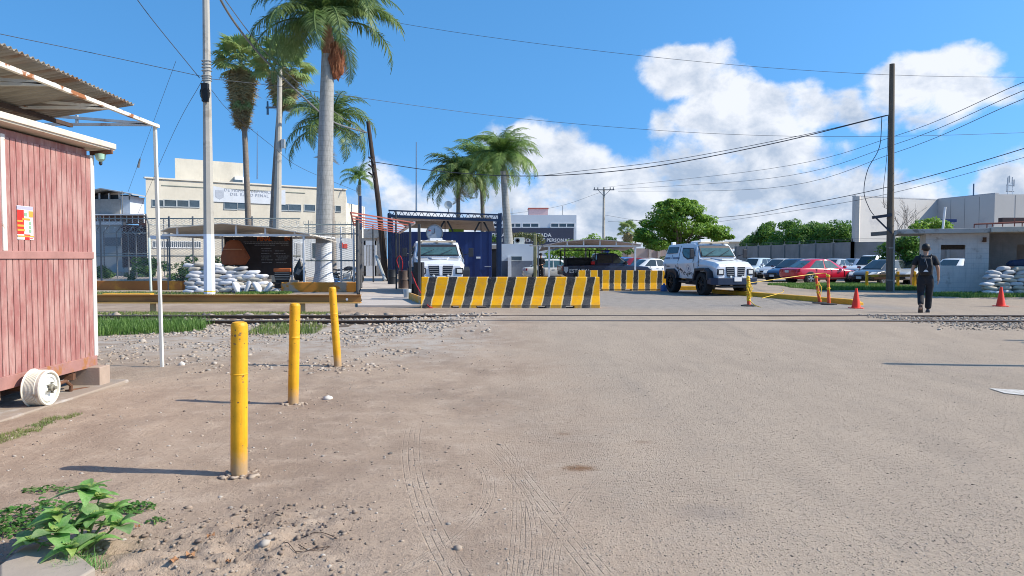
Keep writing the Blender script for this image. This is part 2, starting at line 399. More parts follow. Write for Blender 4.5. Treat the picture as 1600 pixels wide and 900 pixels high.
# rust dust between the rails where the paving is broken
# tyre tracks pressed in the dust: curved lanes, rows of lugs
trk = None; trb = None
def lane(pts, half):
    """quadratic through three ground points x(y)"""
    (x0, y0), (x1, y1), (x2, y2) = pts
    A = np.array([[y0 * y0, y0, 1], [y1 * y1, y1, 1], [y2 * y2, y2, 1]]); a, b_, c_ = np.linalg.solve(A, [x0, x1, x2])
    cx = t.m('ADD', t.m('ADD', t.m('MULTIPLY', t.m('MULTIPLY', y_, y_), float(a)), t.m('MULTIPLY', y_, float(b_))), float(c_))
    dxx = t.m('SUBTRACT', x_, cx); ad = t.m('ABSOLUTE', dxx)
    inside = t.ss(t.m('ADD', ad, t.m('MULTIPLY', t.m('SUBTRACT', fine, .5), half * .3)), half, half * .88)
    rib = t.m('SINE', t.m('MULTIPLY', dxx, 2 * pi / (half * .5)))
    lug = t.m('SINE', t.m('ADD', t.m('MULTIPLY', y_, 2 * pi / .055), t.m('MULTIPLY', ad, 60.)))
    pat = t.m('MULTIPLY', t.m('MAXIMUM', t.ss(rib, .70, .95), t.m('MULTIPLY', t.ss(lug, .6, .95), .35)), t.ss(t.noise(co, 11, 3, .6), .38, .55))
    fade = t.m('MULTIPLY', t.ss(y_, max(y0, y2) + .3, max(y0, y2) - .8), t.ss(t.m('ADD', big, med), .75, 1.1))
    return t.m('MULTIPLY', t.m('MULTIPLY', inside, pat), fade), t.m('MULTIPLY', inside, fade)
def gp(px, py): g = G(px, py); return (g.x, g.y)
for L_, h_ in [([gp(650, 660), gp(652, 760), gp(712, 895)], .085), ([gp(775, 690), gp(850, 790), gp(935, 895)], .085), ([gp(745, 690), gp(830, 800), gp(832, 895)], .06), ([gp(950, 735), gp(890, 800), gp(862, 895)], .05), ([gp(800, 700), gp(812, 790), gp(806, 895)], .05), ([gp(720, 700), gp(765, 760), gp(725, 830)], .05)]:
    l_, b_l = lane(L_, h_); trk = l_ if trk is None else t.m('MAXIMUM', trk, l_); trb = b_l if trb is None else t.m('MAXIMUM', trb, b_l)
base = t.mix(t.m('MULTIPLY', trk, .42), base, (.15, .115, .09)); base = t.mix(t.m('MULTIPLY', trb, .28), base, (.46, .37, .29))
t.l.new(base, b.inputs['Base Color']); b.inputs['Roughness'].default_value = .95; b.inputs['Specular IOR Level'].default_value = .15
hgt_n = t.m('ADD', t.m('MULTIPLY', fine, .016), t.m('MULTIPLY', vfine, .0055))
hgt_n = t.m('ADD', hgt_n, t.m('MULTIPLY', med, t.m('SUBTRACT', .010, t.m('MULTIPLY', pav, .008))))
hgt_n = t.m('ADD', hgt_n, t.m('MULTIPLY', t.m('MULTIPLY', t.ss(agg, .5, .1), t.ss(ar, .35, .9)), t.m('MULTIPLY', t.m('ADD', pav, .25), .0095)))
hgt_n = t.m('SUBTRACT', hgt_n, t.m('MULTIPLY', trk, .010))
bn = t.new('ShaderNodeBump'); bn.inputs['Distance'].default_value = 1.0; bn.inputs['Strength'].default_value = .9
t.l.new(hgt_n, bn.inputs['Height']); t.l.new(bn.outputs[0], b.inputs['Normal'])
tag(link('ground', mesh_np('ground', vv, ff, [gm], smooth=True)), kind='structure')

# ---------- loose stones
def ico(sub):
    bm = bmesh.new(); bmesh.ops.create_icosphere(bm, subdivisions=sub, radius=1)
    v = np.array([p.co[:] for p in bm.verts]); f = np.array([[q.index for q in p.verts] for p in bm.faces]); bm.free(); return v, f
ICO1 = ico(1); ICO2 = ico(2)
def stones_mesh(name, xs, ys, sz, mats, base=ICO1, sink=.3, flat=.6, z0=None, jag=.35):
    bv, bf = base; n = len(xs); k = len(bv)
    sc = RNG.uniform(.55, 1.35, (n, 1, 3)) * np.array([1, 1, flat]); v = np.repeat(bv[None], n, 0) * (1 + RNG.uniform(-jag, jag, (n, k, 1))) * sc
    a = RNG.uniform(0, 2 * pi, n); ca, sa = np.cos(a)[:, None], np.sin(a)[:, None]
    v = np.stack([v[..., 0] * ca - v[..., 1] * sa, v[..., 0] * sa + v[..., 1] * ca, v[..., 2]], -1) * np.asarray(sz)[:, None, None]
    zz = hgt(xs, ys) if z0 is None else z0
    v += np.stack([xs, ys, zz + np.asarray(sz) * flat * (1 - 2 * sink) * .5], -1)[:, None, :]
    f = (bf[None] + (np.arange(n) * k)[:, None, None]).reshape(-1, 3)
    mi = np.repeat(RNG.integers(0, len(mats), n), len(bf))
    return mesh_np(name, v.reshape(-1, 3), f, mats, mi=mi)
ST = [mat('stone_pale', (.40, .35, .30), .2, 9, .9), mat('stone_grey', (.27, .24, .21), .2, 9, .9), mat('stone_tan', (.34, .27, .21), .2, 9, .9), mat('stone_dark', (.12, .105, .095), .2, 9, .9), mat('stone_chalk', (.60, .56, .51), .15, 9, .9)]
def rnd(a, b, n): return RNG.uniform(a, b, n)
# small gravel over road and dirt (density falls with distance)
n = 22000; yy = 2.6 + 12 * RNG.random(n) ** 1.5; xx = rnd(-.95, .75, n) * yy
keep = ~((xx < -4.4) & (yy > 6)); xx = xx[keep]; yy = yy[keep]
tag(link('loose_gravel', stones_mesh('loose_gravel', xx, yy, .0022 + np.where(xx > 0, .006, .012) * RNG.random(len(xx)) ** 7, [mat('stone_brown', (.17, .135, .11), .2, 9, .9), ST[1], ST[2], ST[0], ST[2]])), 'small loose stones strewn over the dusty road', 'gravel', kind='stuff')
n = 5200; xx = rnd(-11.5, -.2, n); yy = 14.3 + 4.2 * RNG.random(n)
keep = (vnoise(xx, yy, 1.1, 21) > .25) & (xx < -.2 - 1.8 * RNG.random(n)); 
tag(link('track_ballast', stones_mesh('track_ballast', xx[keep], yy[keep], .014 + .042 * RNG.random(keep.sum()) ** 1.8, [ST[0], ST[2], ST[1], ST[0], ST[2]])), 'pale broken ballast between the rails on the left', 'ballast', kind='stuff')
n = 9000; xx = rnd(8.3, 17, n); yy = 14.6 + 3.3 * RNG.random(n); keep = xx > 8.4 + 2.2 * (16.9 - yy) * .5 * RNG.random(n)
tag(link('track_ballast', stones_mesh('track_ballast_r', xx[keep], yy[keep], .010 + .028 * RNG.random(keep.sum()) ** 2, [ST[1], ST[2], MATS['stone_brown'], ST[0], ST[2]])), 'brownish ballast beside the rails right of the crossing', 'ballast', kind='stuff')
n = 7000; yy = 9.5 + 5.4 * RNG.random(n) ** .8; xx = rnd(-9, -.5, n) + (14 - yy) * .0
keep = (vnoise(xx, yy, .9, 31) > .38) & (xx < -.9 - .9 * RNG.random(n) * 1.5)
tag(link('rubble_stones', stones_mesh('rubble_stones', xx[keep], yy[keep], .006 + .034 * RNG.random(keep.sum()) ** 3.6, [ST[0], ST[1], ST[2], ST[2], ST[2]])), 'scattered grey rubble in front of the rails', 'rubble', kind='stuff')
# bigger dark and pale lumps along the far rail
n = 60; xx = rnd(-11.5, -3, n); yy = 18.6 + .35 * RNG.random(n)
tag(link('rubble_stones', stones_mesh('rubble_stones_far', xx, yy, .04 + .08 * RNG.random(n), [ST[3], ST[2], ST[1]])), 'dark lumps of earth and stone beyond the far rail', 'rubble', kind='stuff')
n = 2600; xx = rnd(-2.9, -.75, n); yy = rnd(3.05, 4.4, n)
keep = RNG.random(n) < np.exp(-(((xx + 1.35) / .5) ** 2 + ((yy - 3.75) / .5) ** 2)) + .25
tag(link('earth_clods', stones_mesh('earth_clods', xx[keep], yy[keep], .003 + .017 * RNG.random(keep.sum()) ** 4, [mat('clod', (.27, .205, .155), .3, 20, .95), mat('clod_dark', (.20, .15, .115), .3, 20, .95), MATS['clod'] if 'clod' in MATS else ST[2]], jag=.5)), 'crumbly clods of dry earth in the lower left', 'earth', kind='stuff')
def stone(px, py, r, label, m, cat='stone', name='stone', flat=.95):
    g = G(px, py); me = stones_mesh(name, np.array([0.]), np.array([0.]), np.array([r]), [m], base=ICO1, flat=flat, z0=np.array([0.]), jag=.25)
    return tag(link(name, me, loc=(g.x, g.y, hz(g.x, g.y) - r * .1)), label, cat)
stone(513, 622, .055, 'white stone lying right of the middle yellow bollard', ST[4])
stone(284, 570, .05, 'white stone lying right of the foot of the thin white canopy post', ST[4])
stone(223, 536, .07, 'pale stone at the near edge of the tall grass by the red shed', ST[0])
stone(610, 708, .018, 'small dark pebble on the dirt right of the nearest yellow bollard', ST[3])
stone(413, 857, .028, 'pale pebble lying below the wire loop on the dirt', ST[0])
stone(716, 861, .022, 'small brown pebble near the tyre tracks', ST[2])
# orange dry leaves
dl = mat('dry_leaf', (.42, .21, .10), .3, 30, .8, trans=.2)
for i, (px, py, lb) in enumerate([(215, 828, 'orange dry leaf lying right of the leafy weed'), (272, 890, 'large curled orange dry leaf near the bottom edge, on the clods'), (297, 872, 'small orange dry leaf lying on the clods left of the wire loop'), (357, 886, 'brown dry leaf lying alone on dirt below the clods'), (330, 846, 'orange dry leaf on the far side of the clods')]):
    g = G(px, py); mb = MB(); L = .017 + .009 * (i % 3)
    for k in range(6):
        a = k / 6 * 2 * pi; mb.poly([(0, 0, .006), (L * cos(a), L * .7 * sin(a), .018 * (k % 2)), (L * .9 * cos(a + 1.05), L * .6 * sin(a + 1.05), .018 * ((k + 1) % 2))])
    tag(mb.build('dry_leaf', dl, loc=(g.x, g.y, hz(g.x, g.y) + .008), rot=(.2, .1, i)), lb, 'leaf')
# wire loop on the dirt
c = G(483, 852); mb = MB(); mb.tube([(c.x + .13 * cos(a) * (1 + .1 * sin(3 * a)), c.y + .12 * sin(a), hz(c.x + .13 * cos(a), c.y + .12 * sin(a)) + .006 + .006 * sin(2 * a)) for a in np.linspace(.4, 6.0, 26)] + [(c.x + .02, c.y - .1, .015), (c.x - .05, c.y - .02, .012)], .0022, 5)
tag(mb.build('wire_loop', mat('brown_wire', (.08, .05, .035), rough=.8), smooth=True), 'thin rusty wire bent in a loop on the dirt', 'wire')

# ---------- rails
M_RAIL = mat('rail_steel', (.10, .065, .045), .3, 8, .7, metal=.3, bump=.002)
def rail(y, x0, x1, label):
    mb = MB(); zt = .135
    prof = [(-.06, 0), (.06, 0), (.06, .012), (.012, .028), (.010, .10), (.034, .108), (.034, .135), (-.034, .135), (-.034, .108), (-.010, .10), (-.012, .028), (-.06, .012)]
    mb.prism([(x0, y + a, zt - .135 + b_ + .0) for a, b_ in prof], (x1 - x0, 0, 0))
    r = mb.build('rail', M_RAIL, bevel=.003)
    hd = MB(); hd.b2((x0, y - .030, zt + .001), (x1, y + .030, zt + .004)); hd.build('railhead', mat('worn_railhead', (.42, .37, .34), .2, 3, .35, metal=.6), r)
    return tag(r, label, 'rail', 'railway rails across the road')
rail(16.05, -30, 40, 'nearer rusty rail of the railway track crossing the road')
rail(17.5, -30, 40, 'farther rusty rail of the railway track crossing the road')
mt = mat('sleeper_wood', (.10, .07, .05), .3, 10, .9, bump=.004, bscale=30)
k = 0
for i in range(16):
    x = -11.0 + i * .62
    if x > -2.2: break
    mb = MB(); mb.box((x, 16.8, .012), (.22, 2.5, .10), rz=random.uniform(-.03, .03))
    tag(mb.build('railway_sleeper', mt, bevel=.01), 'weathered sleeper under the rails left of the road, %s from the left' % ['first', 'second', 'third', 'fourth', 'fifth', 'sixth', 'seventh', 'eighth', 'ninth', 'tenth', 'eleventh', 'twelfth', 'thirteenth', 'fourteenth', 'fifteenth', 'sixteenth'][i], 'sleeper', 'railway sleepers left of the road')

# ---------- road paint, walkway, slabs
g = [G(1545, 608), G(1600, 611), G(1640, 622), G(1600, 619), G(1570, 616)]
tag(MB().prism([(p.x, p.y, hz(p.x, p.y) + .006) for p in g], (0, 0, .002)).build('road_marking', mat('worn_road_paint', (.50, .47, .43), .2, 20, .8, col2=(.36, .32, .28), c2lo=.5, c2hi=.6, c2scale=22)), kind='structure')
wk = [(-4.75, 22.6), (-2.75, 22.6), (-3.9, 31), (-7.6, 46.5), (-9.7, 58), (-11.8, 58), (-6.35, 30)]
tag(MB().prism([(x, y, -.05) for x, y in wk], (0, 0, .10)).build('walkway', mat('walkway_concrete', (.46, .40, .35), .12, 2, .9, bump=.002, col2=(.33, .28, .24), c2scale=.8), bevel=.01), kind='structure')
sb_ = [(-9.0, 3.0), (-4.62, 3.0), (-4.66, 8.9), (-9.0, 8.9)]
tag(MB().prism([(x, y, -.06) for x, y in sb_], (0, 0, .085)).build('concrete_slab', mat('slab_concrete', (.42, .38, .34), .2, 3, .9, bump=.003, col2=(.30, .24, .19), c2lo=.42, c2hi=.55, c2scale=1.6), bevel=.012), kind='structure')
# raised earth verge on the left behind the steel beam, with kerb
tag(MB().prism([(-60, 24.6, -.02), (-5.0, 24.6, -.02), (-6.4, 31, -.02), (-11.9, 59, -.02), (-60, 59, -.02)], (0, 0, .07)).build('verge', mat('verge_earth', (.36, .29, .23), .15, 1.5, .95, bump=.01, bscale=12, col2=(.16, .19, .06), c2lo=.58, c2hi=.72, c2scale=.9), bevel=.02), kind='structure')
# broken kerb stone lower left
gk = [G(0, 900), G(40, 868), G(75, 862), G(118, 880), G(150, 905), G(110, 930), G(0, 960)]
tag(MB().prism([(p.x, p.y, -.05) for p in gk], (0, 0, .105)).build('kerb_stone', mat('kerb_concrete', (.34, .285, .235), .12, 6, .9, bump=.002), bevel=.01), 'broken concrete kerb stone beside the leafy weed in the lower left corner', 'kerb stone')
# ============================================================ RED SHED (old rail wagon hut)
def plank_mat(name, base, dark, pitch, axis='y'):
    m = bpy.data.materials.new(name); m.use_nodes = True; t = NT(m.node_tree); b = t.n['Principled BSDF']
    co = t.new('ShaderNodeTexCoord').outputs['Object']; x, y, z = t.xyz(co)[:3]
    n = t.noise(t.scalev(co, (1, 2.2, 1.0)), 2.6, 6, .65); n2 = t.noise(t.scalev(co, (14, 14, 1.6)), 2.2, 5, .65); n3 = t.noise(co, 9, 5, .7)
    pid = t.m('FLOOR', t.m('MULTIPLY', y, 1 / pitch)); pr = t.m('FRACT', t.m('MULTIPLY', t.m('SINE', t.m('MULTIPLY', pid, 12.9898)), 43758.5))
    c = t.mix(t.ss(n, .38, .68), base, dark)
    c = t.mix(t.m('MULTIPLY', t.ss(n2, .5, .75), .6), c, (.54, .40, .35))
    c = t.mix(t.m('MULTIPLY', pr, .22), c, (.36, .12, .105))
    c = t.mix(t.m('MULTIPLY', t.ss(n3, .62, .72), t.ss(z, .75, .28)), c, (.30, .15, .08))
    t.l.new(c, b.inputs['Base Color']); b.inputs['Roughness'].default_value = .62
    bn = t.new('ShaderNodeBump'); bn.inputs['Distance'].default_value = .003; t.l.new(n2, bn.inputs['Height']); t.l.new(bn.outputs[0], b.inputs['Normal'])
    return m
M_PLK = plank_mat('faded_red_planks', (.31, .125, .11), (.43, .25, .215), .092)
M_PTRIM = mat('faded_red_trim', (.36, .18, .155), .2, 5, .65, col2=(.40, .20, .10), c2lo=.6, c2hi=.7)
M_WTRIM = mat('weathered_white_trim', (.68, .64, .58), .12, 5, .6, col2=(.40, .25, .18), c2lo=.64, c2hi=.72, c2scale=7)
M_DARKW = mat('dark_old_timber', (.07, .045, .035), .3, 8, .9)
WX = -4.93; Y0 = 3.6; Y1 = 8.68; ZB = .24; ZM = 1.53; ZT = 2.80
shed = empty('wooden_shed', (WX - 1.2, 6.2, 0), label='faded red plank hut standing on an old railway wheel under a rusty tin canopy', cat='hut')
def par(o, p):
    o.parent = p; o.matrix_parent_inverse = Matrix.Translation(-Vector(p.location)) if not any(p.rotation_euler) else p.matrix_basis.inverted(); return o
# v-jointed boards: each board a bevelled strip, one wall one mesh
mb = MB(); p = .092; y = Y0
while y < Y1 - .02:
    e = min(y + p - .011, Y1 - .03)
    for z0, z1 in ((ZB + .10, ZM - .035), (ZM + .035, ZT - .12)):
        mb.box((WX - .014, (y + e) / 2, (z0 + z1) / 2), (.028, e - y, z1 - z0))
    y += p
mb.b2((WX - .06, Y0, ZB + .05), (WX - .034, Y1 - .03, ZT - .04))
par(mb.build('side_wall', M_PLK, bevel=.006, seg=2), shed)
mb = MB(); mb.b2((WX - 2.4, Y0, ZB + .05), (WX - .06, Y0 + .04, ZT)); mb.b2((WX - 2.4, Y1 - .07, ZB + .05), (WX - .06, Y1 - .03, ZT)); mb.b2((WX - 2.44, Y0, ZB), (WX - 2.4, Y1, ZT))
par(mb.build('end_walls', M_PLK), shed)
mb = MB(); mb.b2((WX - .05, Y0, ZM - .04), (WX + .018, Y1 - .02, ZM + .04)); par(mb.build('belt_rail', M_PTRIM, bevel=.006), shed)
mb = MB(); mb.b2((WX - .05, Y0, ZB - .02), (WX + .020, Y1, ZB + .11)); par(mb.build('bottom_rail', mat('rusted_red_trim', (.34, .17, .145), .2, 5, .7, col2=(.33, .14, .05), c2lo=.5, c2hi=.62, c2scale=6), bevel=.006), shed)
mb = MB(); mb.b2((WX - .04, Y1 - .035, ZB + .1), (WX + .012, Y1 + .035, ZT - .1)); par(mb.build('corner_trim', M_WTRIM, bevel=.005), shed)
mb = MB(); yb = 4.93 * F / (800 - 6) ; mb.b2((WX - .02, 7.13, ZM + .04), (WX + .013, 7.19, ZT - .1)); par(mb.build('batten', M_WTRIM, bevel=.004), shed)
mb = MB(); mb.b2((WX - 2.5, Y0 - .1, ZT - .02), (WX + .16, Y1 + .22, ZT + .03)); mb.b2((WX + .10, Y0 - .1, ZT + .0), (WX + .18, Y1 + .22, ZT + .065)); par(mb.build('eave_board', mat('eave_cream', (.62, .55, .44), .15, 5, .7, col2=(.30, .20, .12), c2lo=.6, c2hi=.75), bevel=.006), shed)
mb = MB(); mb.b2((WX - 2.3, Y0, .10), (WX - .10, Y0 + .12, ZB)); mb.b2((WX - .30, Y0, .12), (WX - .16, Y1 - .25, ZB - .02)); mb.b2((WX - 2.3, 6.6, .10), (WX - .25, 6.75, ZB)); par(mb.build('chassis', M_DARKW), shed)
# timber stub under the floor, left of the wheel
mb = MB(); mb.box((WX - .14, 6.95, .14), (.12, .5, .09), rz=.1); par(mb.build('chassis_beam', mat('split_timber', (.42, .27, .18), .3, 6, .9, stretch=(1, .2, 1)), bevel=.01), shed)
# railway wheel: ribbed drum with a dished face towards the road
wy = 7.36; wx = WX + .27; r_ = .2
wh = empty('wheel', (0, 0, 0)); par(wh, shed); wh.location = (wx, wy, .195); wh.scale = (.88,) * 3; wh.matrix_parent_inverse = Matrix.Translation(-Vector(shed.location))
mb = MB(); prof = [(.02, -.20), (.155, -.20), (.205, -.195), (.218, -.18)]
for i in range(9): prof += [(.205, -.17 + i * .015), (.205, -.164 + i * .015), (.198, -.162 + i * .015), (.198, -.157 + i * .015)]
prof += [(.200, -.03), (.204, 0), (.196, .012), (.175, .012), (.168, -.02), (.02, -.02)]
mb.lathe(prof, 48, axis='X'); mb.build('wheel_drum', mat('cream_enamel', (.66, .62, .52), .08, 6, .5, col2=(.40, .30, .20), c2lo=.55, c2hi=.72, c2scale=8), wh, smooth=True)
mb = MB(); mb.lathe([(.01, -.016), (.16, -.016), (.155, .0), (.128, .004), (.122, -.010), (.075, -.010), (.06, .012), (.01, .012)], 40, axis='X')
mb.build('wheel_disc', mat('white_enamel', (.74, .74, .68), .06, 6, .45, col2=(.45, .38, .28), c2lo=.62, c2hi=.75, c2scale=10), wh, smooth=True)
mb = MB(); mb.lathe([(.005, .012), (.042, .012), (.040, .05), (.022, .058), (.02, .085), (.005, .085)], 20, axis='X')
for k in range(5): mb.lathe([(.003, .012), (.011, .012), (.011, .04), (.003, .04)], 8, c=(0, .058 * cos(k * 1.2566), .058 * sin(k * 1.2566)), axis='X')
mb.build('hub', mat('greasy_hub', (.24, .22, .17), .3, 30, .6, metal=.3), wh, smooth=True)
mb = MB(); mb.tube([(wx - .9, wy, .2), (wx - .2, wy, .2)], .04, 10); par(mb.build('axle', M_RUST, smooth=True), shed)
wx -= .27
mb = MB(); mb.tube([(wx + .0, wy + .55, .13), (wx + .04, wy + .66, .15), (wx + .06, wy + .72, .09), (wx + .05, wy + .72, .02)], .02, 8); mb.tube([(wx, wy + .72, .03), (wx + .08, wy + .95, .02), (wx + .10, wy + 1.0, .015)], .016, 6)
mb.box((wx - .03, wy + .85, ZB - .07), (.09, .1, .07), rz=.3)
par(mb.build('coupling_hook', M_RUST, smooth=True), shed)
mb = MB(); mb.box((WX - .02, 8.58, .115), (.36, .22, .24))
tag(mb.build('support_block', mat('block_concrete', (.36, .27, .21), .15, 5, .9, bump=.002), bevel=.008), 'square brown block propping up the far corner of the red hut', 'block')
# corner lamp under the eave
lampo = empty('eave_lamp', (WX + .08, Y1 + .05, ZT - .07), label='small green glass lamp hanging under the far end of the red hut eave', cat='lamp')
mb = MB(); mb.lathe([(.02, 0), (.06, -.01), (.05, -.07), (.015, -.10)], 14); mb.build('shade', mat('pale_green_glass', (.35, .55, .42), rough=.3), lampo, smooth=True)
mb = MB(); mb.lathe([(.004, -.085), (.018, -.1), (.02, -.125), (.006, -.14)], 12); mb.build('bulb', M_BLACK, lampo, smooth=True)
mb = MB(); mb.bar((-.12, 0, .0), (.14, 0, .02), .03, .05); mb.build('bracket', M_RUST, lampo)
# poster
def poster_part(name, col, quads, dz_, parent):
    mb = MB()
    for (a, b_, c_, d_) in quads: mb.b2((dz_, a, b_), (dz_ + .0015, c_, d_))
    return mb.build(name, mat(name + '_ink', col, var=.05, rough=.5), parent)
py0 = 4.93 * F / (800 - 28); py1 = 4.93 * F / (800 - 53)
zt_ = CH + (403 - 321) / F * py0; zb_ = CH + (403 - 374) / F * py0; H_ = zt_ - zb_; Wd = py1 - py0
po = empty('poster', (WX + .004, py0, zb_), label='small red, yellow and white printed poster stuck on the red planks', cat='poster')
poster_part('paper', (.72, .72, .70), [(0, 0, Wd, H_)], 0, po)
poster_part('red_panel', (.62, .03, .02), [(0, H_ * .16, Wd * .42, H_ * .88), (Wd * .45, .0, Wd * .75, H_ * .07), (Wd * .42, H_ * .12, Wd * .8, H_ * .16), (Wd * .78, .01, Wd * .95, H_ * .05)], .002, po)
poster_part('lilac_strip', (.42, .40, .62), [(0, H_ * .90, Wd, H_ * .99)], .002, po)
poster_part('orange_bars', (.85, .33, .05), [(.0, H_ * .25, Wd * .45, H_ * .31), (.0, H_ * .38, Wd * .40, H_ * .44), (0, H_ * .52, Wd * .34, H_ * .57), (Wd * .3, H_ * .58, Wd * .8, H_ * .64), (Wd * .72, H_ * .68, Wd * .98, H_ * .86), (0, H_ * .08, Wd, H_ * .12)], .004, po)
poster_part('green_marks', (.25, .42, .25), [(Wd * .45, H_ * .70, Wd * .62, H_ * .80)] + [(Wd * .72, H_ * (.22 + .12 * k), Wd * .86, H_ * (.30 + .12 * k)) for k in range(3)], .004, po)

# ---- canopy of corrugated sheet over the hut
XR = -4.85
can = empty('tin_canopy', (XR, 7, 3.3), label='rust-stained corrugated sheet canopy on a white pipe frame above the red hut', cat='canopy')
def corr(x0, x1, y0, y1, zf, amp=.018, pitch=.085):
    ys = np.arange(y0, y1, pitch / 6); xs = np.array([x0, x0 * .5 + x1 * .5, x1])
    A, B = np.meshgrid(xs, ys); Zc = np.vectorize(zf)(A, B) + amp * np.sin(B / pitch * 2 * pi); n = len(xs)
    v = np.stack([A.ravel(), B.ravel(), Zc.ravel()], 1); i0 = (np.arange(len(ys) - 1)[:, None] * n + np.arange(n - 1)[None]).ravel()
    return v, np.stack([i0, i0 + 1, i0 + n + 1, i0 + n], 1)
M_TIN = mat('old_corrugated_tin', (.27, .245, .205), .3, 3, .55, metal=.3, col2=(.20, .11, .06), c2lo=.5, c2hi=.72, c2scale=1.7, stretch=(.4, 2, 1))
for k, (ya, yb_) in enumerate([(4.2, 6.6), (6.5, 9.72)]):
    v, f = corr(-8.2, -4.93, ya, yb_, lambda x, y: 3.50 + .152 * (x + 4.93) - (y - 9.7) * .028 + (.012 if ya < 5 else 0))
    s_ = link('roof_sheet', mesh_np('roof_sheet', v, f, [M_TIN], smooth=True)); m_ = s_.modifiers.new('thick', 'SOLIDIFY'); m_.thickness = .003
    par(s_, can)
M_PIPE = mat('rusty_white_pipe', (.70, .66, .58), .12, 6, .5, col2=(.32, .12, .04), c2lo=.53, c2hi=.60, c2scale=2.6)
M_PIPE2 = mat('white_post_paint', (.74, .73, .66), .06, 6, .45, col2=(.34, .13, .05), c2lo=.60, c2hi=.66, c2scale=3)
mb = MB(); mb.bar((XR, 3.5, 3.37), (XR, 10.17, 3.30), .045); par(mb.build('edge_beam', M_PIPE, bevel=.004), can)
for i, (yy_, n_) in enumerate([(10.15, 1), (9.07, 1), (7.9, 1), (6.6, 1)]):
    zt_ = 3.32 - (yy_ - 10) * .01
    mb = MB(); mb.bar((XR, yy_, zt_), (-8.2, yy_, zt_ + .02), .035); mb.bar((XR - .12, yy_ + .0, zt_ + .015), (-6.9, yy_, zt_ + .17), .035); mb.bar((-6.9, yy_, zt_ + .17), (-8.2, yy_, zt_ + .02), .035)
    for xx_ in (-5.95, -6.9): mb.bar((xx_, yy_, zt_ + .01), (xx_, yy_, zt_ + .13), .03)
    par(mb.build('truss', M_PIPE if i % 2 else mat('grey_truss_paint', (.42, .43, .42), .2, 5, .5, col2=(.25, .11, .05), c2lo=.55, c2hi=.7)), can)
mb = MB(); mb.bar((-6.0, 5, 3.30), (-6.0, 10.1, 3.30), .05); mb.bar((-7.2, 5, 3.2), (-7.2, 10.1, 3.2), .05); par(mb.build('purlin', M_DARKW), can)
mb = MB(); mb.bar((-6.9, 7.4, 3.12), (-5.25, 9.4, 2.93), .07); par(mb.build('rafter', mat('dark_rust_beam', (.07, .035, .022), .3, 6, .9)), can)
mb = MB(); mb.bar((XR, 10.15, -.05), (XR - .035, 10.15, 3.30), .042)
pl = mb.build('post', M_PIPE2, bevel=.005); par(pl, can)

# ============================================================ YELLOW BOLLARDS
def bollard(px, py, top_px, top_py, h, r, label, n_):
    g = G(px, py); tp = P(top_px, top_py, g.y)
    o = empty('bollard', (g.x, g.y, hz(g.x, g.y)), label=label, cat='bollard', group='yellow bollards along the dirt verge')
    lean = (tp.x - g.x) / (tp.z)
    o.rotation_euler = (0, math.atan(lean), 0)
    mb = MB(); L = h
    prof = [(r * .9, -.1), (r, 0), (r, L * .2), (r, L * .4), (r, L * .64), (r, L * .654), (r * 1.04, L * .657), (r * 1.04, L * .661), (r, L * .664), (r, L * .68), (r, L * .85), (r, L - .035), (r * .99, L - .022), (r * .82, L - .006), (r * .5, L), (.001, L + .001)]
    mb.lathe(prof, 36); mb.build('pipe', mat('bollard_paint_%d' % n_, (.78, .38, .010), .2, 7, .5, col2=(.22, .12, .06), c2lo=.63, c2hi=.65, c2scale=17 + n_, bump=.0018, bscale=70, streak=.6), o, smooth=True)
    tt = NT(MATS['bollard_paint_%d' % n_].node_tree); pb = tt.n['Principled BSDF']; c0 = pb.inputs['Base Color'].links[0].from_socket; oc = tt.new('ShaderNodeTexCoord').outputs['Object']; zz = tt.xyz(oc)[2]
    nn = tt.noise(oc, 14, 6, .7); c0 = tt.mix(tt.m('MULTIPLY', tt.ss(tt.m('ADD', zz, tt.m('MULTIPLY', nn, -.22)), .10, -.08), .85), c0, (.36, .26, .17))
    chip = tt.voro(tt.vm('ADD', oc, (n_ * 1.7, 0, 0)), 24); c0 = tt.mix(tt.m('MULTIPLY', tt.ss(chip, .16, .11), tt.ss(tt.noise(oc, 5, 3, .5), .5, .55)), c0, (.10, .055, .03)); tt.l.new(c0, pb.inputs['Base Color'])
    mb = MB(); me = stones_mesh('f', rnd(-.10, .14, 30), rnd(-.11, .08, 30), rnd(.008, .034, 30), [ST[2]], base=ICO1, flat=.5, z0=np.zeros(30), jag=.35)
    link('concrete_footing', me, o); return o
bollard(373.5, 741, 374, 503, 1.06, .056, 'nearest and tallest-looking of the yellow pipe bollards, with crumbled concrete around its foot', 1)
bollard(458, 630, 461, 472, 1.045, .054, 'middle one of the three yellow pipe bollards, standing between the other two', 2)
bollard(528, 571, 519, 447, 1.115, .052, 'farthest yellow pipe bollard, leaning to the left near the rubble', 3)
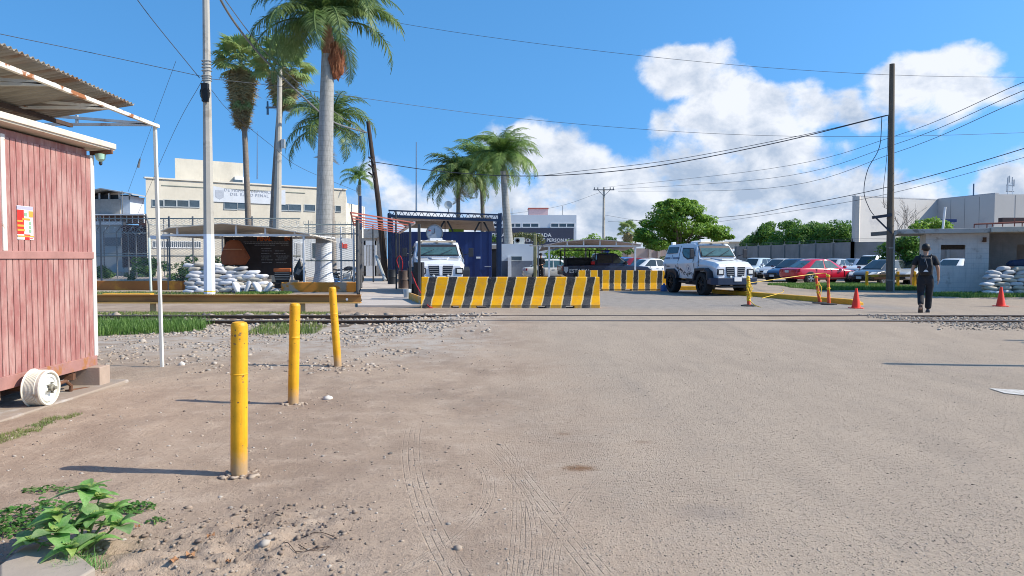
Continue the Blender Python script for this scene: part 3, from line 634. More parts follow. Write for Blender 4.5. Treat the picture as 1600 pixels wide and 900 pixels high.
# ============================================================ BARRIERS
def barrier(loc, L, rz, label, slant, nstripe, phase, notch, seed):
    m = bpy.data.materials.new('barrier_paint'); m.use_nodes = True; t = NT(m.node_tree); b = t.n['Principled BSDF']
    co = t.new('ShaderNodeTexCoord').outputs['Object']; x, y, z = t.xyz(co)[:3]
    wob = t.m('MULTIPLY', t.m('SUBTRACT', t.noise(t.scalev(co, (.8, 1, 1.5)), 3 + seed, 2, .5), .5), .07)
    per = L / nstripe
    u = t.m('FRACT', t.m('ADD', t.m('MULTIPLY', t.m('ADD', t.m('SUBTRACT', x, t.m('MULTIPLY', z, slant)), wob), 1 / per), phase))
    yel = t.m('LESS_THAN', u, .56); edge = t.m('LESS_THAN', t.m('MINIMUM', t.m('ABSOLUTE', t.m('SUBTRACT', u, .56)), t.m('MINIMUM', u, t.m('SUBTRACT', 1., u))), .03)
    n = t.noise(co, 5, 5, .6)
    yc = t.mix(t.ss(n, .3, .75), (.90, .44, .004), (.80, .36, .006)); dc = t.mix(t.ss(n, .3, .75), (.024, .025, .028), (.05, .05, .052))
    low = t.ss(z, .36, .30); dc = t.mix(t.m('MULTIPLY', low, .55), dc, (.10, .10, .102))  # dark stripes painted paler below, as the sloped toe catches more light
    c = t.mix(yel, dc, yc); c = t.mix(t.m('MULTIPLY', edge, .8), c, (.80, .62, .30))
    sc = t.noise(co, 38, 4, .7); c = t.mix(t.m('MULTIPLY', t.ss(sc, .62, .66), .7), c, (.35, .30, .25))
    dust = t.m('MULTIPLY', t.ss(z, .16, .0), t.m('MULTIPLY', t.ss(n, .35, .7), .6)); c = t.mix(dust, c, (.30, .25, .20)); gr = t.noise(t.scalev(co, (1.5, 1, 5)), 4, 6, .7); c = t.mix(t.m('MULTIPLY', t.ss(gr, .5, .78), .4), c, (.22, .19, .16))
    t.l.new(c, b.inputs['Base Color']); b.inputs['Roughness'].default_value = .7; b.inputs['Specular IOR Level'].default_value = .2
    h = .92; hw = .30
    prof = [(-hw, .06), (hw, .06), (hw, .085), (.165, .36), (.09, h - .02), (.075, h), (-.075, h), (-.09, h - .02), (-.165, .36), (-hw, .085)]
    mb = MB(); mb.prism([(-L / 2, a, c_) for a, c_ in prof], (L, 0, 0))
    xs = [-L / 2] + [v for a, w_ in notch for v in (a * L - L / 2, a * L - L / 2 + w_)] + [L / 2]
    for i in range(0, len(xs), 2):
        if xs[i + 1] - xs[i] > .05: mb.b2((xs[i] + .002, -hw + .002, -.02), (xs[i + 1] - .002, hw - .002, .061))
    o = mb.build('concrete_barrier', m, bevel=.008, loc=loc, rot=(0, 0, rz)); return tag(o, label, 'barrier', 'striped concrete barriers across the entrance')
a = G(657, 482); b_ = G(938, 482)
barrier(((X(657, 21.9) + X(938, 21.9)) / 2, 22.2, hz(0, 22.2)), X(938, 21.9) - X(657, 21.9), 0.0, 'long yellow and black striped concrete barrier in front of the parked armoured truck', .22, 9, .02, [(.17, .22), (.31, .28), (.655, .22), (.81, .25)], 1)
barrier(((X(903, 33.6) + X(1046, 33.6)) / 2, 33.9, 0), X(1046, 33.6) - X(903, 33.6), 0.0, 'shorter striped concrete barrier standing farther back, beside the white armoured truck on the road', .06, 7.6, .78, [(.2, .3), (.52, .3), (.86, .3)], 2)
# blue bottle / tin left by the far barrier
o = empty('water_drum', (X(1038, 33.0), 33.0, 0), label='small blue plastic drum at the right end of the farther barrier', cat='drum')
MB().lathe([(.06, 0), (.16, .01), (.17, .05), (.165, .22), (.12, .28), (.05, .30), (.05, .33)], 16).build('body', mat('blue_plastic', (.05, .12, .32), .2, 8, .4), o, smooth=True)
MB().lathe([(.055, .33), (.058, .36), (.01, .365)], 12).build('cap', M_WHITE, o, smooth=True)

# ============================================================ CONES AND DELINEATORS
def cone(px, py, h, label):
    g = G(px, py); o = empty('traffic_cone', (g.x, g.y + .1, hz(g.x, g.y)), label=label, cat='traffic cone', group='orange traffic cones on the road')
    m = mat('cone_orange', (.85, .045, .015), .08, 6, .45)
    MB().lathe([(.135, .02), (.125, .05), (.035, h - .03), (.03, h), (.005, h)], 24).build('cone_body', m, o, smooth=True)
    q = .19; mb = MB(); mb.prism([(q, q * .6, 0), (q * .6, q, 0), (-q * .6, q, 0), (-q, q * .6, 0), (-q, -q * .6, 0), (-q * .6, -q, 0), (q * .6, -q, 0), (q, -q * .6, 0)], (0, 0, .022)); mb.build('base', m, o, bevel=.004)
cone(1340, 482, .60, 'orange traffic cone at the near end of the yellow kerb, left of the walking man')
cone(1567, 479, .60, 'orange traffic cone in front of the sandbags at the right')
M_DEL = mat('delineator_orange', (.80, .10, .03), .12, 9, .5); M_TAPE = mat('yellow_tape', (.80, .50, .02), .1, 8, .5)
def delin(px, py, tpx, tpy, label, taped):
    g = G(px, py); tp = P(tpx, tpy, g.y); o = empty('delineator_post', (g.x, g.y, hz(g.x, g.y)), label=label, cat='delineator', group='orange delineator posts with yellow tape')
    t_ = Vector((tp.x - g.x, 0, tp.z)); mb = MB(); mb.tube([(0, 0, .03), t_ * .5, t_ * .97, t_], [.055, .045, .04, .025], 14); mb.tube([t_ * .55, t_ * .56], [.052, .052], 14); mb.tube([t_ * .8, t_ * .81], [.05, .05], 14)
    mb.build('tube', M_DEL, o, smooth=True)
    mb = MB(); mb.lathe([(.02, 0), (.25, 0), (.25, .025), (.16, .045), (.02, .05)], 10); mb.build('base', mat('black_rubber_base', (.03, .03, .03), rough=.9), o)
    mb = MB()
    for k in range(taped):
        f_ = .99 - k * .9 / max(taped, 1) * .95; r_ = .05 + .012 * random.random(); mb.tube([t_ * (f_ - .045) + Vector((random.uniform(-.02, .02), -.01, 0)), t_ * f_, t_ * (f_ + .02) + Vector((random.uniform(-.02, .02), 0, .01))], [r_, r_ * 1.15, r_ * .8], 9)
    for k in range(taped // 2): mb.tube([t_ * .9, t_ * .6 + Vector((random.uniform(-.06, .12), -.06, 0)), t_ * .3 + Vector((random.uniform(-.06, .14), -.08, 0))], .012, 4)
    mb.build('wrapped_tape', M_TAPE, o, smooth=True); return o
delin(1170, 478, 1169, 432, 'orange delineator post thickly wrapped in yellow tape, in front of the armoured truck', 11)
delin(1281, 474, 1275, 432, 'leaning orange delineator post, left one of the pair by the yellow kerb', 3)
delin(1295, 476, 1294, 430, 'upright orange delineator post, right one of the pair by the yellow kerb', 2)
def wire(name, pts, r, m, label, cat, n=6, group=None, sag=None, seg=18):
    """smooth cable: list of 2 points + sag, or several points joined by a Catmull-Rom curve"""
    pts = [Vector(p) for p in pts]; out = []
    if len(pts) == 2:
        for i in range(seg + 1):
            f_ = i / seg; q = pts[0].lerp(pts[1], f_); q.z -= (sag or 0) * 4 * f_ * (1 - f_); out.append(q)
    else:
        pp = [pts[0] * 2 - pts[1]] + pts + [pts[-1] * 2 - pts[-2]]
        for i in range(1, len(pp) - 2):
            for k in range(8):
                f_ = k / 8; a, b, c, d = pp[i - 1:i + 3]
                out.append(.5 * ((2 * b) + (c - a) * f_ + (2 * a - 5 * b + 4 * c - d) * f_ ** 2 + (3 * b - a - 3 * c + d) * f_ ** 3))
        out.append(pts[-1])
    mb = MB(); mb.tube(out, r, n); return tag(mb.build(name, m, smooth=True), label, cat, group)
wire('barrier_tape', [P(1172, 442, 23.0), P(1215, 436, 23.4), P(1283, 427, 24.1), P(1292, 430, 23.7)], .011, M_TAPE, 'yellow warning tape stretched from the wrapped post to the pair of posts', 'tape')
wire('barrier_tape', [P(1172, 470, 22.9), P(1180, 477, 22.7), P(1190, 480.5, 22.35)], .011, M_TAPE, 'loose end of yellow tape lying at the foot of the wrapped post', 'tape')
wire('barrier_tape', [P(1281, 440, 24.2), P(1278, 455, 24.1), P(1284, 470, 24.1)], .012, M_TAPE, 'yellow tape hanging down between the pair of orange posts', 'tape')
wire('barrier_tape', [P(1190, 466, 25), P(1222, 457, 26.5), P(1223, 452, 26.5)], .01, M_TAPE, 'thin yellow tape blown over the yellow kerb', 'tape')
# yellow kerb
k0 = G(1116, 458); k1 = G(1346, 477); dv = (k1 - k0).normalized(); nv = Vector((dv.y, -dv.x, 0)) * -1
mb = MB(); prof = [(-.15, 0), (.15, 0), (.13, .17), (.10, .19), (-.10, .19), (-.13, .17)]
pts0 = [k0 + nv * a + Vector((0, 0, z - .02)) for a, z in prof]; mid = k1 - dv * .35
mb.loft([[p for p in pts0], [p + (mid - k0) for p in pts0], [k1 + nv * a * .6 + Vector((0, 0, z * .55 - .02)) for a, z in prof]])
tag(mb.build('painted_kerb', mat('kerb_yellow', (.72, .36, .02), .18, 4, .6, col2=(.40, .25, .12), c2lo=.6, c2hi=.7), bevel=.012), 'long yellow painted kerb running from the armoured truck to the left cone', 'kerb')
# second short kerb piece under the truck
a = G(1045, 455); tag(MB().box((a.x + .9, a.y + 1.2, .09), (2.4, .25, .2), rz=-.05).build('painted_kerb', MATS['kerb_yellow'], bevel=.02), 'short yellow painted kerb glimpsed behind the armoured truck wheels', 'kerb')

# ============================================================ STEEL BEAM, KERB BEAM, SANDBAGS (LEFT)
def ibeam(x0, x1, y, z0, h, wf, m, label):
    prof = [(-wf, 0), (wf, 0), (wf, .02), (.008, .03), (.008, h - .03), (wf, h - .02), (wf, h), (-wf, h), (-wf, h - .02), (-.008, h - .03), (-.008, .03), (-wf, .02)]
    mb = MB(); mb.prism([(x0, y + a, z0 + b) for a, b in prof], (x1 - x0, 0, 0)); return mb
M_IB = mat('ochre_rusty_beam', (.38, .19, .055), .3, 2, .7, col2=(.16, .06, .03), c2lo=.5, c2hi=.68, c2scale=1.4, stretch=(.3, 1, 1))
bm0 = empty('steel_beam', (-8, 20.35, .25), label='long ochre rusty steel beam lying across stubs behind the railway', cat='steel beam')
o = ibeam(-14, X(563, 20.3), 20.35, .25, .235, .09, M_IB, ''); o = o.build('beam', M_IB); par(o, bm0)
mb = MB(); mb.b2((-14, 20.25, .245), (X(563, 20.3), 20.262, .272)); par(mb.build('lower_edge', mat('ochre_edge', (.70, .42, .12), .2, 2, .6)), bm0)
for px_ in (236, 471):
    mb = MB(); mb.b2((X(px_, 20.3) - .06, 20.3, -.02), (X(px_, 20.3) + .06, 20.42, .249)); par(mb.build('stub', mat('stub_wood', (.40, .28, .14), .2, 6, .9), bevel=.006), bm0)
MB().lathe([(.01, 0), (.035, 0), (.03, .02), (.01, .022)], 10, c=(X(541, 20.2), 20.27 - .03, .36), axis='Y').build('bolt', M_WHITE, bm0).matrix_parent_inverse = Matrix.Translation(-Vector(bm0.location))
# ochre retaining kerb in the verge, left
kb = P(146, 441, 36); 
tag(MB().b2((X(100, 33), 33.0, .0), (X(283, 33), 33.35, Z(439, 33))).build('retaining_kerb', mat('rust_ochre_kerb', (.34, .13, .03), .25, .8, .7, col2=(.62, .30, .03), c2lo=.48, c2hi=.58, c2scale=.35), bevel=.02), 'rusty brown retaining kerb left of the sandbags, orange at its left end', 'kerb')
tag(MB().prism([(X(160, 27.3), 27.2, .03), (X(236, 27.3), 27.2, .03), (X(236, 27.3), 27.5, .03), (X(160, 27.3), 27.5, .03)], (0, 0, .15)).build('painted_kerb', MATS['kerb_yellow'], bevel=.02), 'yellow painted kerb stone behind the steel beam at the left', 'kerb')
mb = MB(); mb.b2((X(440, 31.5), 31.4, .05), (X(560, 31.5), 31.6, Z(441, 31.5))); tag(mb.build('painted_kerb', mat('orange_kerb_old', (.62, .24, .03), .2, 1, .7, col2=(.45, .35, .25), c2lo=.5, c2hi=.55, c2scale=.8), bevel=.02), 'orange and grey painted kerb behind the big palm trunk', 'kerb')

# ---- sandbags
M_BAG = [mat('sandbag_white', (.50, .50, .51), .12, 5, .75, bump=.004, bscale=28, col2=(.30, .29, .28), c2lo=.52, c2hi=.72, c2scale=2.5), mat('sandbag_grey', (.30, .30, .30), .15, 5, .8, bump=.004, bscale=28), mat('sandbag_cream', (.46, .42, .35), .15, 5, .8, bump=.004, bscale=28), mat('sandbag_bright', (.62, .62, .64), .08, 5, .65, bump=.003, bscale=28)]
def bag_mesh(L, Wd, H, seed, m):
    bm = bmesh.new(); bmesh.ops.create_icosphere(bm, subdivisions=3, radius=1)
    for v in bm.verts:
        p = v.co; e = .62
        q = Vector([math.copysign(abs(c) ** e, c) for c in p]); q.x *= L / 2; q.y *= Wd / 2; q.z *= H / 2
        ax = abs(q.x) / (L / 2); pinch = max(0, ax - .72) / .28; q.z *= 1 - .45 * pinch; q.y *= 1 + .06 * pinch
        nn = mnoise.noise(Vector((q.x * 8, q.y * 8, q.z * 8 + seed * 5))); q *= 1 + .13 * nn
        q.z += .04 * mnoise.noise(Vector((q.x * 4 + seed * 3, q.y * 3, 1.5))) - .10 * q.x * q.x ; v.co = q
    me = bpy.data.meshes.new('sandbag'); bm.to_mesh(me); bm.free(); me.polygons.foreach_set('use_smooth', [True] * len(me.polygons)); me.materials.append(m); return me
BAGS = [bag_mesh(.60, .38, .172, s_, M_BAG[s_ % 4]) for s_ in range(12)]
ORD = ['first', 'second', 'third', 'fourth', 'fifth', 'sixth', 'seventh', 'eighth', 'ninth', 'tenth', 'eleventh', 'twelfth', 'thirteenth', 'fourteenth', 'fifteenth']
ROWN = ['bottom row', 'second row up', 'third row up', 'fourth row up', 'fifth row up', 'sixth row up', 'top row']
COLN = {0: 'white', 1: 'grey', 2: 'cream', 3: 'bright white'}
def bag(x, y, z, rz, row, idx, pile, group, k=None, tilt=None, extra=None):
    k = random.randrange(12) if k is None else k; s_ = random.uniform(.92, 1.1)
    o = link('sandbag', BAGS[k], loc=(x, y, z), rot=tilt or (random.uniform(-.12, .12), random.uniform(-.16, .16), rz + random.uniform(-.28, .28)), scale=(s_, 1, random.uniform(.95, 1.12)))
    lb = extra or '%s sandbag, %s from left in %s of %s' % (COLN[k % 4], ORD[idx], ROWN[row], pile); return tag(o, lb, 'sandbag', group)
GL = 'sandbags piled by the concrete pole'
x0, x1 = X(288, 30.4), X(428, 30.4); rows = 7; zr = .14
for r in range(rows):
    a = x0 + r * .02 + (.12 if r % 2 else 0); e = x1 - [0, .05, .2, .35, .5, .62, 1.0][r] * 1.0; i = 0; x = a + .25
    while x < e:
        bag(x, 30.3 + r * .05 + random.uniform(-.05, .05), zr + r * .152 + random.uniform(-.02, .02), 0, r, i, 'the concrete pole pile', GL); x += .47 + random.uniform(-.05, .06); i += 1
for i, x in enumerate([x0 + .15, x0 + .62, x0 + 1.15]): bag(x, 30.6, zr + 7 * .152 + (-.03 if i == 0 else .02), 0, 6, i, '', GL, extra=['leftmost', 'middle', 'rightmost'][i] + ' of the three loose sandbags on the top left of the concrete pole pile')
for i, (dx_, rot) in enumerate([(-1.35, 1.1), (-.95, -1.2), (-.5, 1.0), (-.12, -.9)]):
    bag(x1 + dx_, 29.95, .26, 0, 0, 0, '', GL, k=[3, 0, 3, 0][i], tilt=(.3, rot, .2), extra='%s sandbag propped upright against the pile, %s of the four from the left' % (['bright white', 'white', 'bright white', 'white'][i], ORD[i]))
GR_ = 'sandbags piled at the guard booth'
def rbags():
    for r in range(7):
        x = X([1542, 1540, 1537, 1549, 1545, 1550, 1566][r], 29.7) + .25; i = 0
        while x < X(1640, 30.3): bag(x, 29.75 + r * .04, .12 + r * .158, 0, r, i, 'the booth pile', GR_, k=random.choice([0, 2, 4, 6, 3, 8, 10, 0, 2])); x += .56; i += 1
rbags()
# ============================================================ CARS
def wheel_obj(parent, x, y, r, w_, side, spokes=5, dark=False):
    o = empty('wheel', (x, y, r)); o.parent = parent
    s = 1 if side > 0 else -1; mb = MB()
    mb.lathe([(r * .62, -w_ / 2), (r * .93, -w_ / 2), (r, -w_ * .35), (r, w_ * .35), (r * .93, w_ / 2), (r * .66, w_ / 2), (r * .62, w_ * .3)], 26, axis='Y', cap=False); mb.build('tyre', M_TYRE, o, smooth=True)
    mb = MB(); yo = s * w_ * .40
    mb.lathe([(r * .60, yo - .02), (r * .66, yo), (r * .66, yo + s * .01), (r * .60, yo + s * .012)], 26, axis='Y', cap=False)
    mb.lathe([(.005, yo - s * .005), (r * .14, yo), (r * .12, yo + s * .02), (.005, yo + s * .022)], 14, axis='Y')
    for k in range(spokes * 2):
        a = k / (spokes * 2) * 2 * pi + (.12 if k % 2 else -.12); p0 = Vector((r * .1 * cos(a), yo + s * .008, r * .1 * sin(a))); p1 = Vector((r * .62 * cos(a), yo + s * .004, r * .62 * sin(a))); mb.bar(p0, p1, .035, .03)
    mb.build('rim', M_BLACK if dark else M_RIM, o, smooth=False)
    mb = MB(); mb.lathe([(.01, yo - s * .06), (r * .62, yo - s * .06), (r * .62, yo - s * .07), (.01, yo - s * .07)], 20, axis='Y'); mb.build('brake_disc', mat('dark_brake', (.03, .03, .03), rough=.8), o)
    return o
def lerp(a, b, f): return a + (b - a) * f
def car(label, cat, loc, heading, col, kind='sedan', L=4.6, Wd=1.78, H=1.45, group='cars in the parking lot', name='parked_car', glass=None, matname=None, plate=True, detail=True):
    o = empty(name, loc, heading, label, cat, group); pm = paint(matname or 'car_paint_%d_%d_%d' % tuple(int(c * 1000) for c in col), col); gl = glass or M_GLASS
    h2 = L / 2; hw = Wd / 2; wr = .33 if kind != 'suv' else .37
    zb = .22 if kind != 'suv' else .30; zm = H * .40; zbelt = H * .635 if kind != 'suv' else H * .62
    # stations: x, bottom z, side-crease z, belt z, centre top z, half width factor
    if kind == 'suv': ST_ = [(-1, zb + .22, zm + .1, zbelt - .05, zbelt, .86), (-.985, zb + .08, zm, zbelt, zbelt + .01, .95), (-.86, zb + .02, zm, zbelt + .02, zbelt + .03, .99), (-.4, zb, zm, zbelt, zbelt + .01, 1), (.2, zb, zm, zbelt - .02, zbelt, 1), (.42, zb, zm, zbelt - .05, zbelt + .02, 1), (.72, zb, zm, zbelt - .12, zbelt - .06, .97), (.90, zb + .04, zm, zbelt - .20, zbelt - .14, .92), (.975, zb + .08, zm - .05, zbelt - .34, zbelt - .30, .84), (1, zb + .14, zm - .1, zbelt - .45, zbelt - .42, .74)]
    else: ST_ = [(-1, zb + .26, zm + .06, zbelt - .13, zbelt - .10, .80), (-.975, zb + .10, zm, zbelt - .05, zbelt - .02, .92), (-.86, zb + .03, zm, zbelt - .0, zbelt + .03, .97), (-.55, zb, zm, zbelt + .01, zbelt + .04, 1), (-.2, zb, zm, zbelt - .01, zbelt, 1), (.2, zb, zm, zbelt - .05, zbelt, 1), (.42, zb, zm, zbelt - .08, zbelt - .0, .99), (.70, zb, zm, zbelt - .17, zbelt - .09, .96), (.88, zb + .03, zm - .03, zbelt - .27, zbelt - .19, .90), (.97, zb + .08, zm - .08, zbelt - .38, zbelt - .33, .80), (1, zb + .14, zm - .12, zbelt - .47, zbelt - .45, .68)]
    rings = []
    for fx, a, b_, c_, d_, k in ST_:
        w_ = hw * k; x = fx * h2
        half = [(0, a), (w_ * .86, a), (w_ * .97, a + .07), (w_ * 1.0, b_), (w_ * .975, lerp(b_, c_, .75)), (w_ * .93, c_), (w_ * .80, lerp(c_, d_, .6)), (0, d_)]
        rings.append([(x, y, z) for y, z in half] + [(x, -y, z) for y, z in reversed(half[1:-1])])
    mb = MB(); mb.loft(rings)
    body = mb.build('body', pm, o, smooth=True, ang=50)
    sd = body.modifiers.new('sub', 'SUBSURF'); sd.levels = sd.render_levels = 1
    # cabin
    if kind == 'suv': B = (-.96, .44); R = (-.86, .14)
    elif kind == 'hatch': B = (-.93, .50); R = (-.72, .12)
    else: B = (-.84, .52); R = (-.40, .06)
    bw, rw = hw * .93, hw * .70; z0, z1 = zbelt - .06, H
    def ring(z, f, xb0, xb1, wv, inset=0):
        a_, b2_ = xb0 * h2, xb1 * h2; L_ = b2_ - a_
        return [(a_ + .02, wv * .82, z), (a_ + L_ * .12, wv, z), (a_ + L_ * .5, wv * 1.02, z), (a_ + L_ * .86, wv * .97, z), (b2_, wv * .72, z), (b2_ + .05, 0, z), (b2_, -wv * .72, z), (a_ + L_ * .86, -wv * .97, z), (a_ + L_ * .5, -wv * 1.02, z), (a_ + L_ * .12, -wv, z), (a_ + .02, -wv * .82, z), (a_ - .03, 0, z)]
    r0 = ring(z0, 0, B[0], B[1], bw); r1 = ring(z1 - .05, 1, lerp(B[0], R[0], .93), lerp(B[1], R[1], .93), lerp(bw, rw, .93)); r2 = ring(z1 - .01, 1, R[0] + .04, R[1] - .05, rw * .9); r3 = ring(z1 + .008, 1, R[0] + .10, R[1] - .11, rw * .5)
    mb = MB(); mb.loft([r0, r1, r2, r3]); mb.build('roof', pm, o, smooth=True, ang=40)
    # glass: strips lifted off the shell
    V = Vector
    def on(i, j, u, v_):  # bilinear on shell quad between ring columns i..j
        a_ = V(r0[i]).lerp(V(r0[j]), u); b2_ = V(r1[i]).lerp(V(r1[j]), u); return a_.lerp(b2_, v_)
    def pane(name, cols, v0, v1, u0, u1, off):
        mb = MB(); off = V(off); n_ = len(cols) - 1; vs = []
        for k in range(n_ + 1):
            pass
        bot = []; top = []
        for k in range(n_):
            uu0 = u0 if k == 0 else 0; uu1 = u1 if k == n_ - 1 else 1
            bot += [on(cols[k], cols[k + 1], uu0, v0)] + ([on(cols[k], cols[k + 1], uu1, v0)] if k == n_ - 1 else [])
            top += [on(cols[k], cols[k + 1], uu0, v1)] + ([on(cols[k], cols[k + 1], uu1, v1)] if k == n_ - 1 else [])
        m_ = len(bot); c_ = [p + off for p in bot + top] + [p - off * .5 for p in bot + top]
        fs = [(i, i + 1, m_ + i + 1, m_ + i) for i in range(m_ - 1)] + [(2 * m_ + m_ + i, 2 * m_ + m_ + i + 1, 2 * m_ + i + 1, 2 * m_ + i) for i in range(m_ - 1)]
        fs += [(i, 2 * m_ + i, 2 * m_ + i + 1, i + 1) for i in range(m_ - 1)] + [(m_ + i, m_ + i + 1, 3 * m_ + i + 1, 3 * m_ + i) for i in range(m_ - 1)] + [(0, m_, 3 * m_, 2 * m_), (m_ - 1, 3 * m_ - 1, 4 * m_ - 1, 2 * m_ - 1)]
        mb.add(c_, fs); return mb.build(name, gl, o, smooth=False)
    vb, vt = (.13, .93)
    pane('windshield', [4, 5, 6], vb - .05, .96, .02, .98, (.014, 0, .01))
    pane('rear_window', [10, 11, 0], vb + (.02 if kind != 'suv' else .15), .9, .05, .95, (-.014, 0, .01))
    for s_, (c1, c2, c3) in ((1, (1, 2, 3)), (-1, (9, 8, 7))):
        pane('side_window', [c1, c2], vb, vt, .06, .94, (0, s_ * .012, 0)); pane('side_window', [c2, c3], vb, vt, .04, .92, (0, s_ * .012, 0))
        if detail and kind != 'sedan': pane('side_window', [0 if s_ > 0 else 10, c1], vb + .05, vt, .25, .8, (0, s_ * .012, 0))
    if detail:
        for s_ in (1, -1):
            mb = MB(); mb.box((h2 * .36, s_ * (hw + .07), zbelt + .06), (.13, .2, .13)); mb.build('mirror', pm if kind != 'x' else M_BLACK, o, bevel=.03)
            for xx in (-.16, .22): MB().box((h2 * xx, s_ * (hw * .985 + .004), zbelt - .13), (.18, .025, .03)).build('door_handle', pm, o, bevel=.008)
            for xx in (-.42, .02, .40):
                MB().box((h2 * xx, s_ * (hw * .982), zm + .09), (.012, .03, zbelt - zb - .18)).build('door_gap', M_BLACK, o)
            MB().box((h2 * .0, s_ * (hw * .985), zb + .10), (L * .52, .03, .05)).build('sill', M_BLACK, o, bevel=.01)
    for s_ in (1, -1):
        fx = h2 * .955; MB().loft([[(fx - .30, s_ * hw * .955, zbelt - .33), (fx - .30, s_ * hw * .955, zbelt - .20), (fx - .28, s_ * hw * .6, zbelt - .19), (fx - .28, s_ * hw * .6, zbelt - .33)], [(fx + .035, s_ * hw * .80, zbelt - .45), (fx + .02, s_ * hw * .80, zbelt - .34), (fx + .06, s_ * hw * .52, zbelt - .35), (fx + .07, s_ * hw * .52, zbelt - .46)]]).build('headlight', M_LAMP, o)
        MB().loft([[(-h2 * .90, s_ * hw * .985, zbelt - .20), (-h2 * .90, s_ * hw * .975, zbelt - .05), (-h2 * .95, s_ * hw * .6, zbelt - .04), (-h2 * .95, s_ * hw * .6, zbelt - .20)], [(-h2 * .998, s_ * hw * .82, zbelt - .24), (-h2 * .985, s_ * hw * .80, zbelt - .09), (-h2 * .999, s_ * hw * .45, zbelt - .09), (-h2 * 1.006, s_ * hw * .45, zbelt - .24)]]).build('taillight', M_RED_L, o)
        for fx in (-.60, .60):
            xx = fx * h2; MB().lathe([(.01, s_ * (hw - .18)), (wr + .055, s_ * (hw - .18)), (wr + .055, s_ * (hw * .995)), (wr + .03, s_ * (hw + .004)), (.01, s_ * (hw + .001))], 26, c=(xx, 0, wr + .01), axis='Y').build('wheel_arch', M_BLACK, o)
            wheel_obj(o, xx, s_ * (hw - .07), wr, .2, s_)
    MB().box((h2 * .985, 0, zb + .16), (.06, hw * 1.1, .12)).build('grille', M_BLACK, o, bevel=.01)
    MB().box((h2 * 1.0, 0, zbelt - .40), (.05, hw * .7, .09)).build('grille', M_BLACK, o, bevel=.01)
    if plate: MB().box((-h2 * 1.005, 0, zbelt - .20 if kind != 'suv' else zm + .05), (.03, .32, .13)).build('number_plate', mat('plate_white', (.6, .6, .6), rough=.5), o, bevel=.004); MB().box((h2 * 1.02, 0, zb + .17), (.02, .32, .13)).build('number_plate', MATS['plate_white'], o, bevel=.004)
    return o
def cpos(px, Y): return (X(px, Y), Y, 0)
RED = (.55, .012, .035); WHT = (.66, .67, .68); SIL = (.36, .38, .40); DBL = (.012, .022, .07); GRY = (.08, .085, .09); LSIL = (.48, .50, .52)
R_ = radians
# right-hand parking
car('red sedan parked across the front of the lot, its boot towards the road', 'car', cpos(1283, 43.6), R_(17), RED, L=4.75, H=1.44, glass=M_GLASSG)
car('dark blue sedan facing the road with its nose behind the armoured truck', 'car', cpos(1240, 47.6), R_(180 + 38), DBL, L=4.8, H=1.45)
car('pale silver sedan parked behind the nose of the dark blue sedan', 'car', cpos(1218, 54.5), R_(180 + 42), LSIL, L=4.4, H=1.45)
car('light blue-white hatchback half hidden behind the armoured truck mirror', 'car', cpos(1180, 58.0), R_(180 + 45), (.42, .50, .56), kind='hatch', L=4.1, H=1.5)
car('white SUV parked right behind the red sedan, facing the road', 'SUV', cpos(1362, 49.5), R_(180 + 40), WHT, kind='suv', L=4.7, H=1.68, Wd=1.85)
car('dark grey sedan parked directly left of the wooden power pole', 'car', cpos(1380, 42.8), R_(180 + 32), GRY, L=4.6, H=1.42)
car('silver sedan parked between the wooden pole and the walking man', 'car', cpos(1432, 43.0), R_(180 + 36), LSIL, L=4.6, H=1.46)
car('white sedan seen through the front window of the concrete booth', 'car', cpos(1490, 44.5), R_(180 + 36), WHT, L=4.6, H=1.46)
car('silver sedan parked in the second row behind the red sedan roof', 'car', cpos(1302, 57.5), R_(180 + 42), SIL, L=4.5, H=1.44)
car('dark sedan in the back row beneath the concrete wall', 'car', cpos(1268, 63), R_(180 + 42), GRY, L=4.5, H=1.44)
car('white van-like hatchback seen through the open wall of the booth', 'car', cpos(1580, 45), R_(180 + 36), WHT, kind='suv', L=4.6, H=1.60)
car('blue-grey sedan far back, left of the white SUV', 'car', cpos(1330, 61), R_(180 + 42), (.12, .16, .24), L=4.5, H=1.44)
car('white pickup-height SUV in the back row behind the wooden pole', 'SUV', cpos(1408, 58), R_(180 + 42), WHT, kind='suv', L=4.7, H=1.7)
# lot behind the barriers
car('white sedan with brown-tinted lower doors, parked under the middle canopy', 'car', cpos(872, 47.5), R_(4), (.62, .60, .55), L=4.6, H=1.42, glass=M_GLASSG, group='cars behind the striped barriers')
car('long white car parked behind the tan-doored sedan under the canopy', 'car', cpos(880, 52.5), R_(4), WHT, kind='suv', L=4.7, H=1.60, glass=M_GLASSG, group='cars behind the striped barriers')
car('white sedan showing its red tail lamp above the farther barrier', 'car', cpos(1024, 51.5), R_(22), WHT, L=4.5, H=1.46, group='cars behind the striped barriers')
car('dark red car parked between the police pickup and the white sedan', 'car', cpos(985, 54.0), R_(180 + 20), (.20, .012, .02), kind='hatch', L=4.1, H=1.5, group='cars behind the striped barriers')
car('bright blue hatchback behind the police pickup bonnet', 'car', cpos(960, 60.0), R_(180 + 22), (.02, .10, .38), kind='hatch', L=4.1, H=1.55, group='cars behind the striped barriers')
car('silver car in the far row, right of the blue hatchback', 'car', cpos(1006, 66.0), R_(180 + 22), LSIL, L=4.5, H=1.5, group='cars behind the striped barriers')

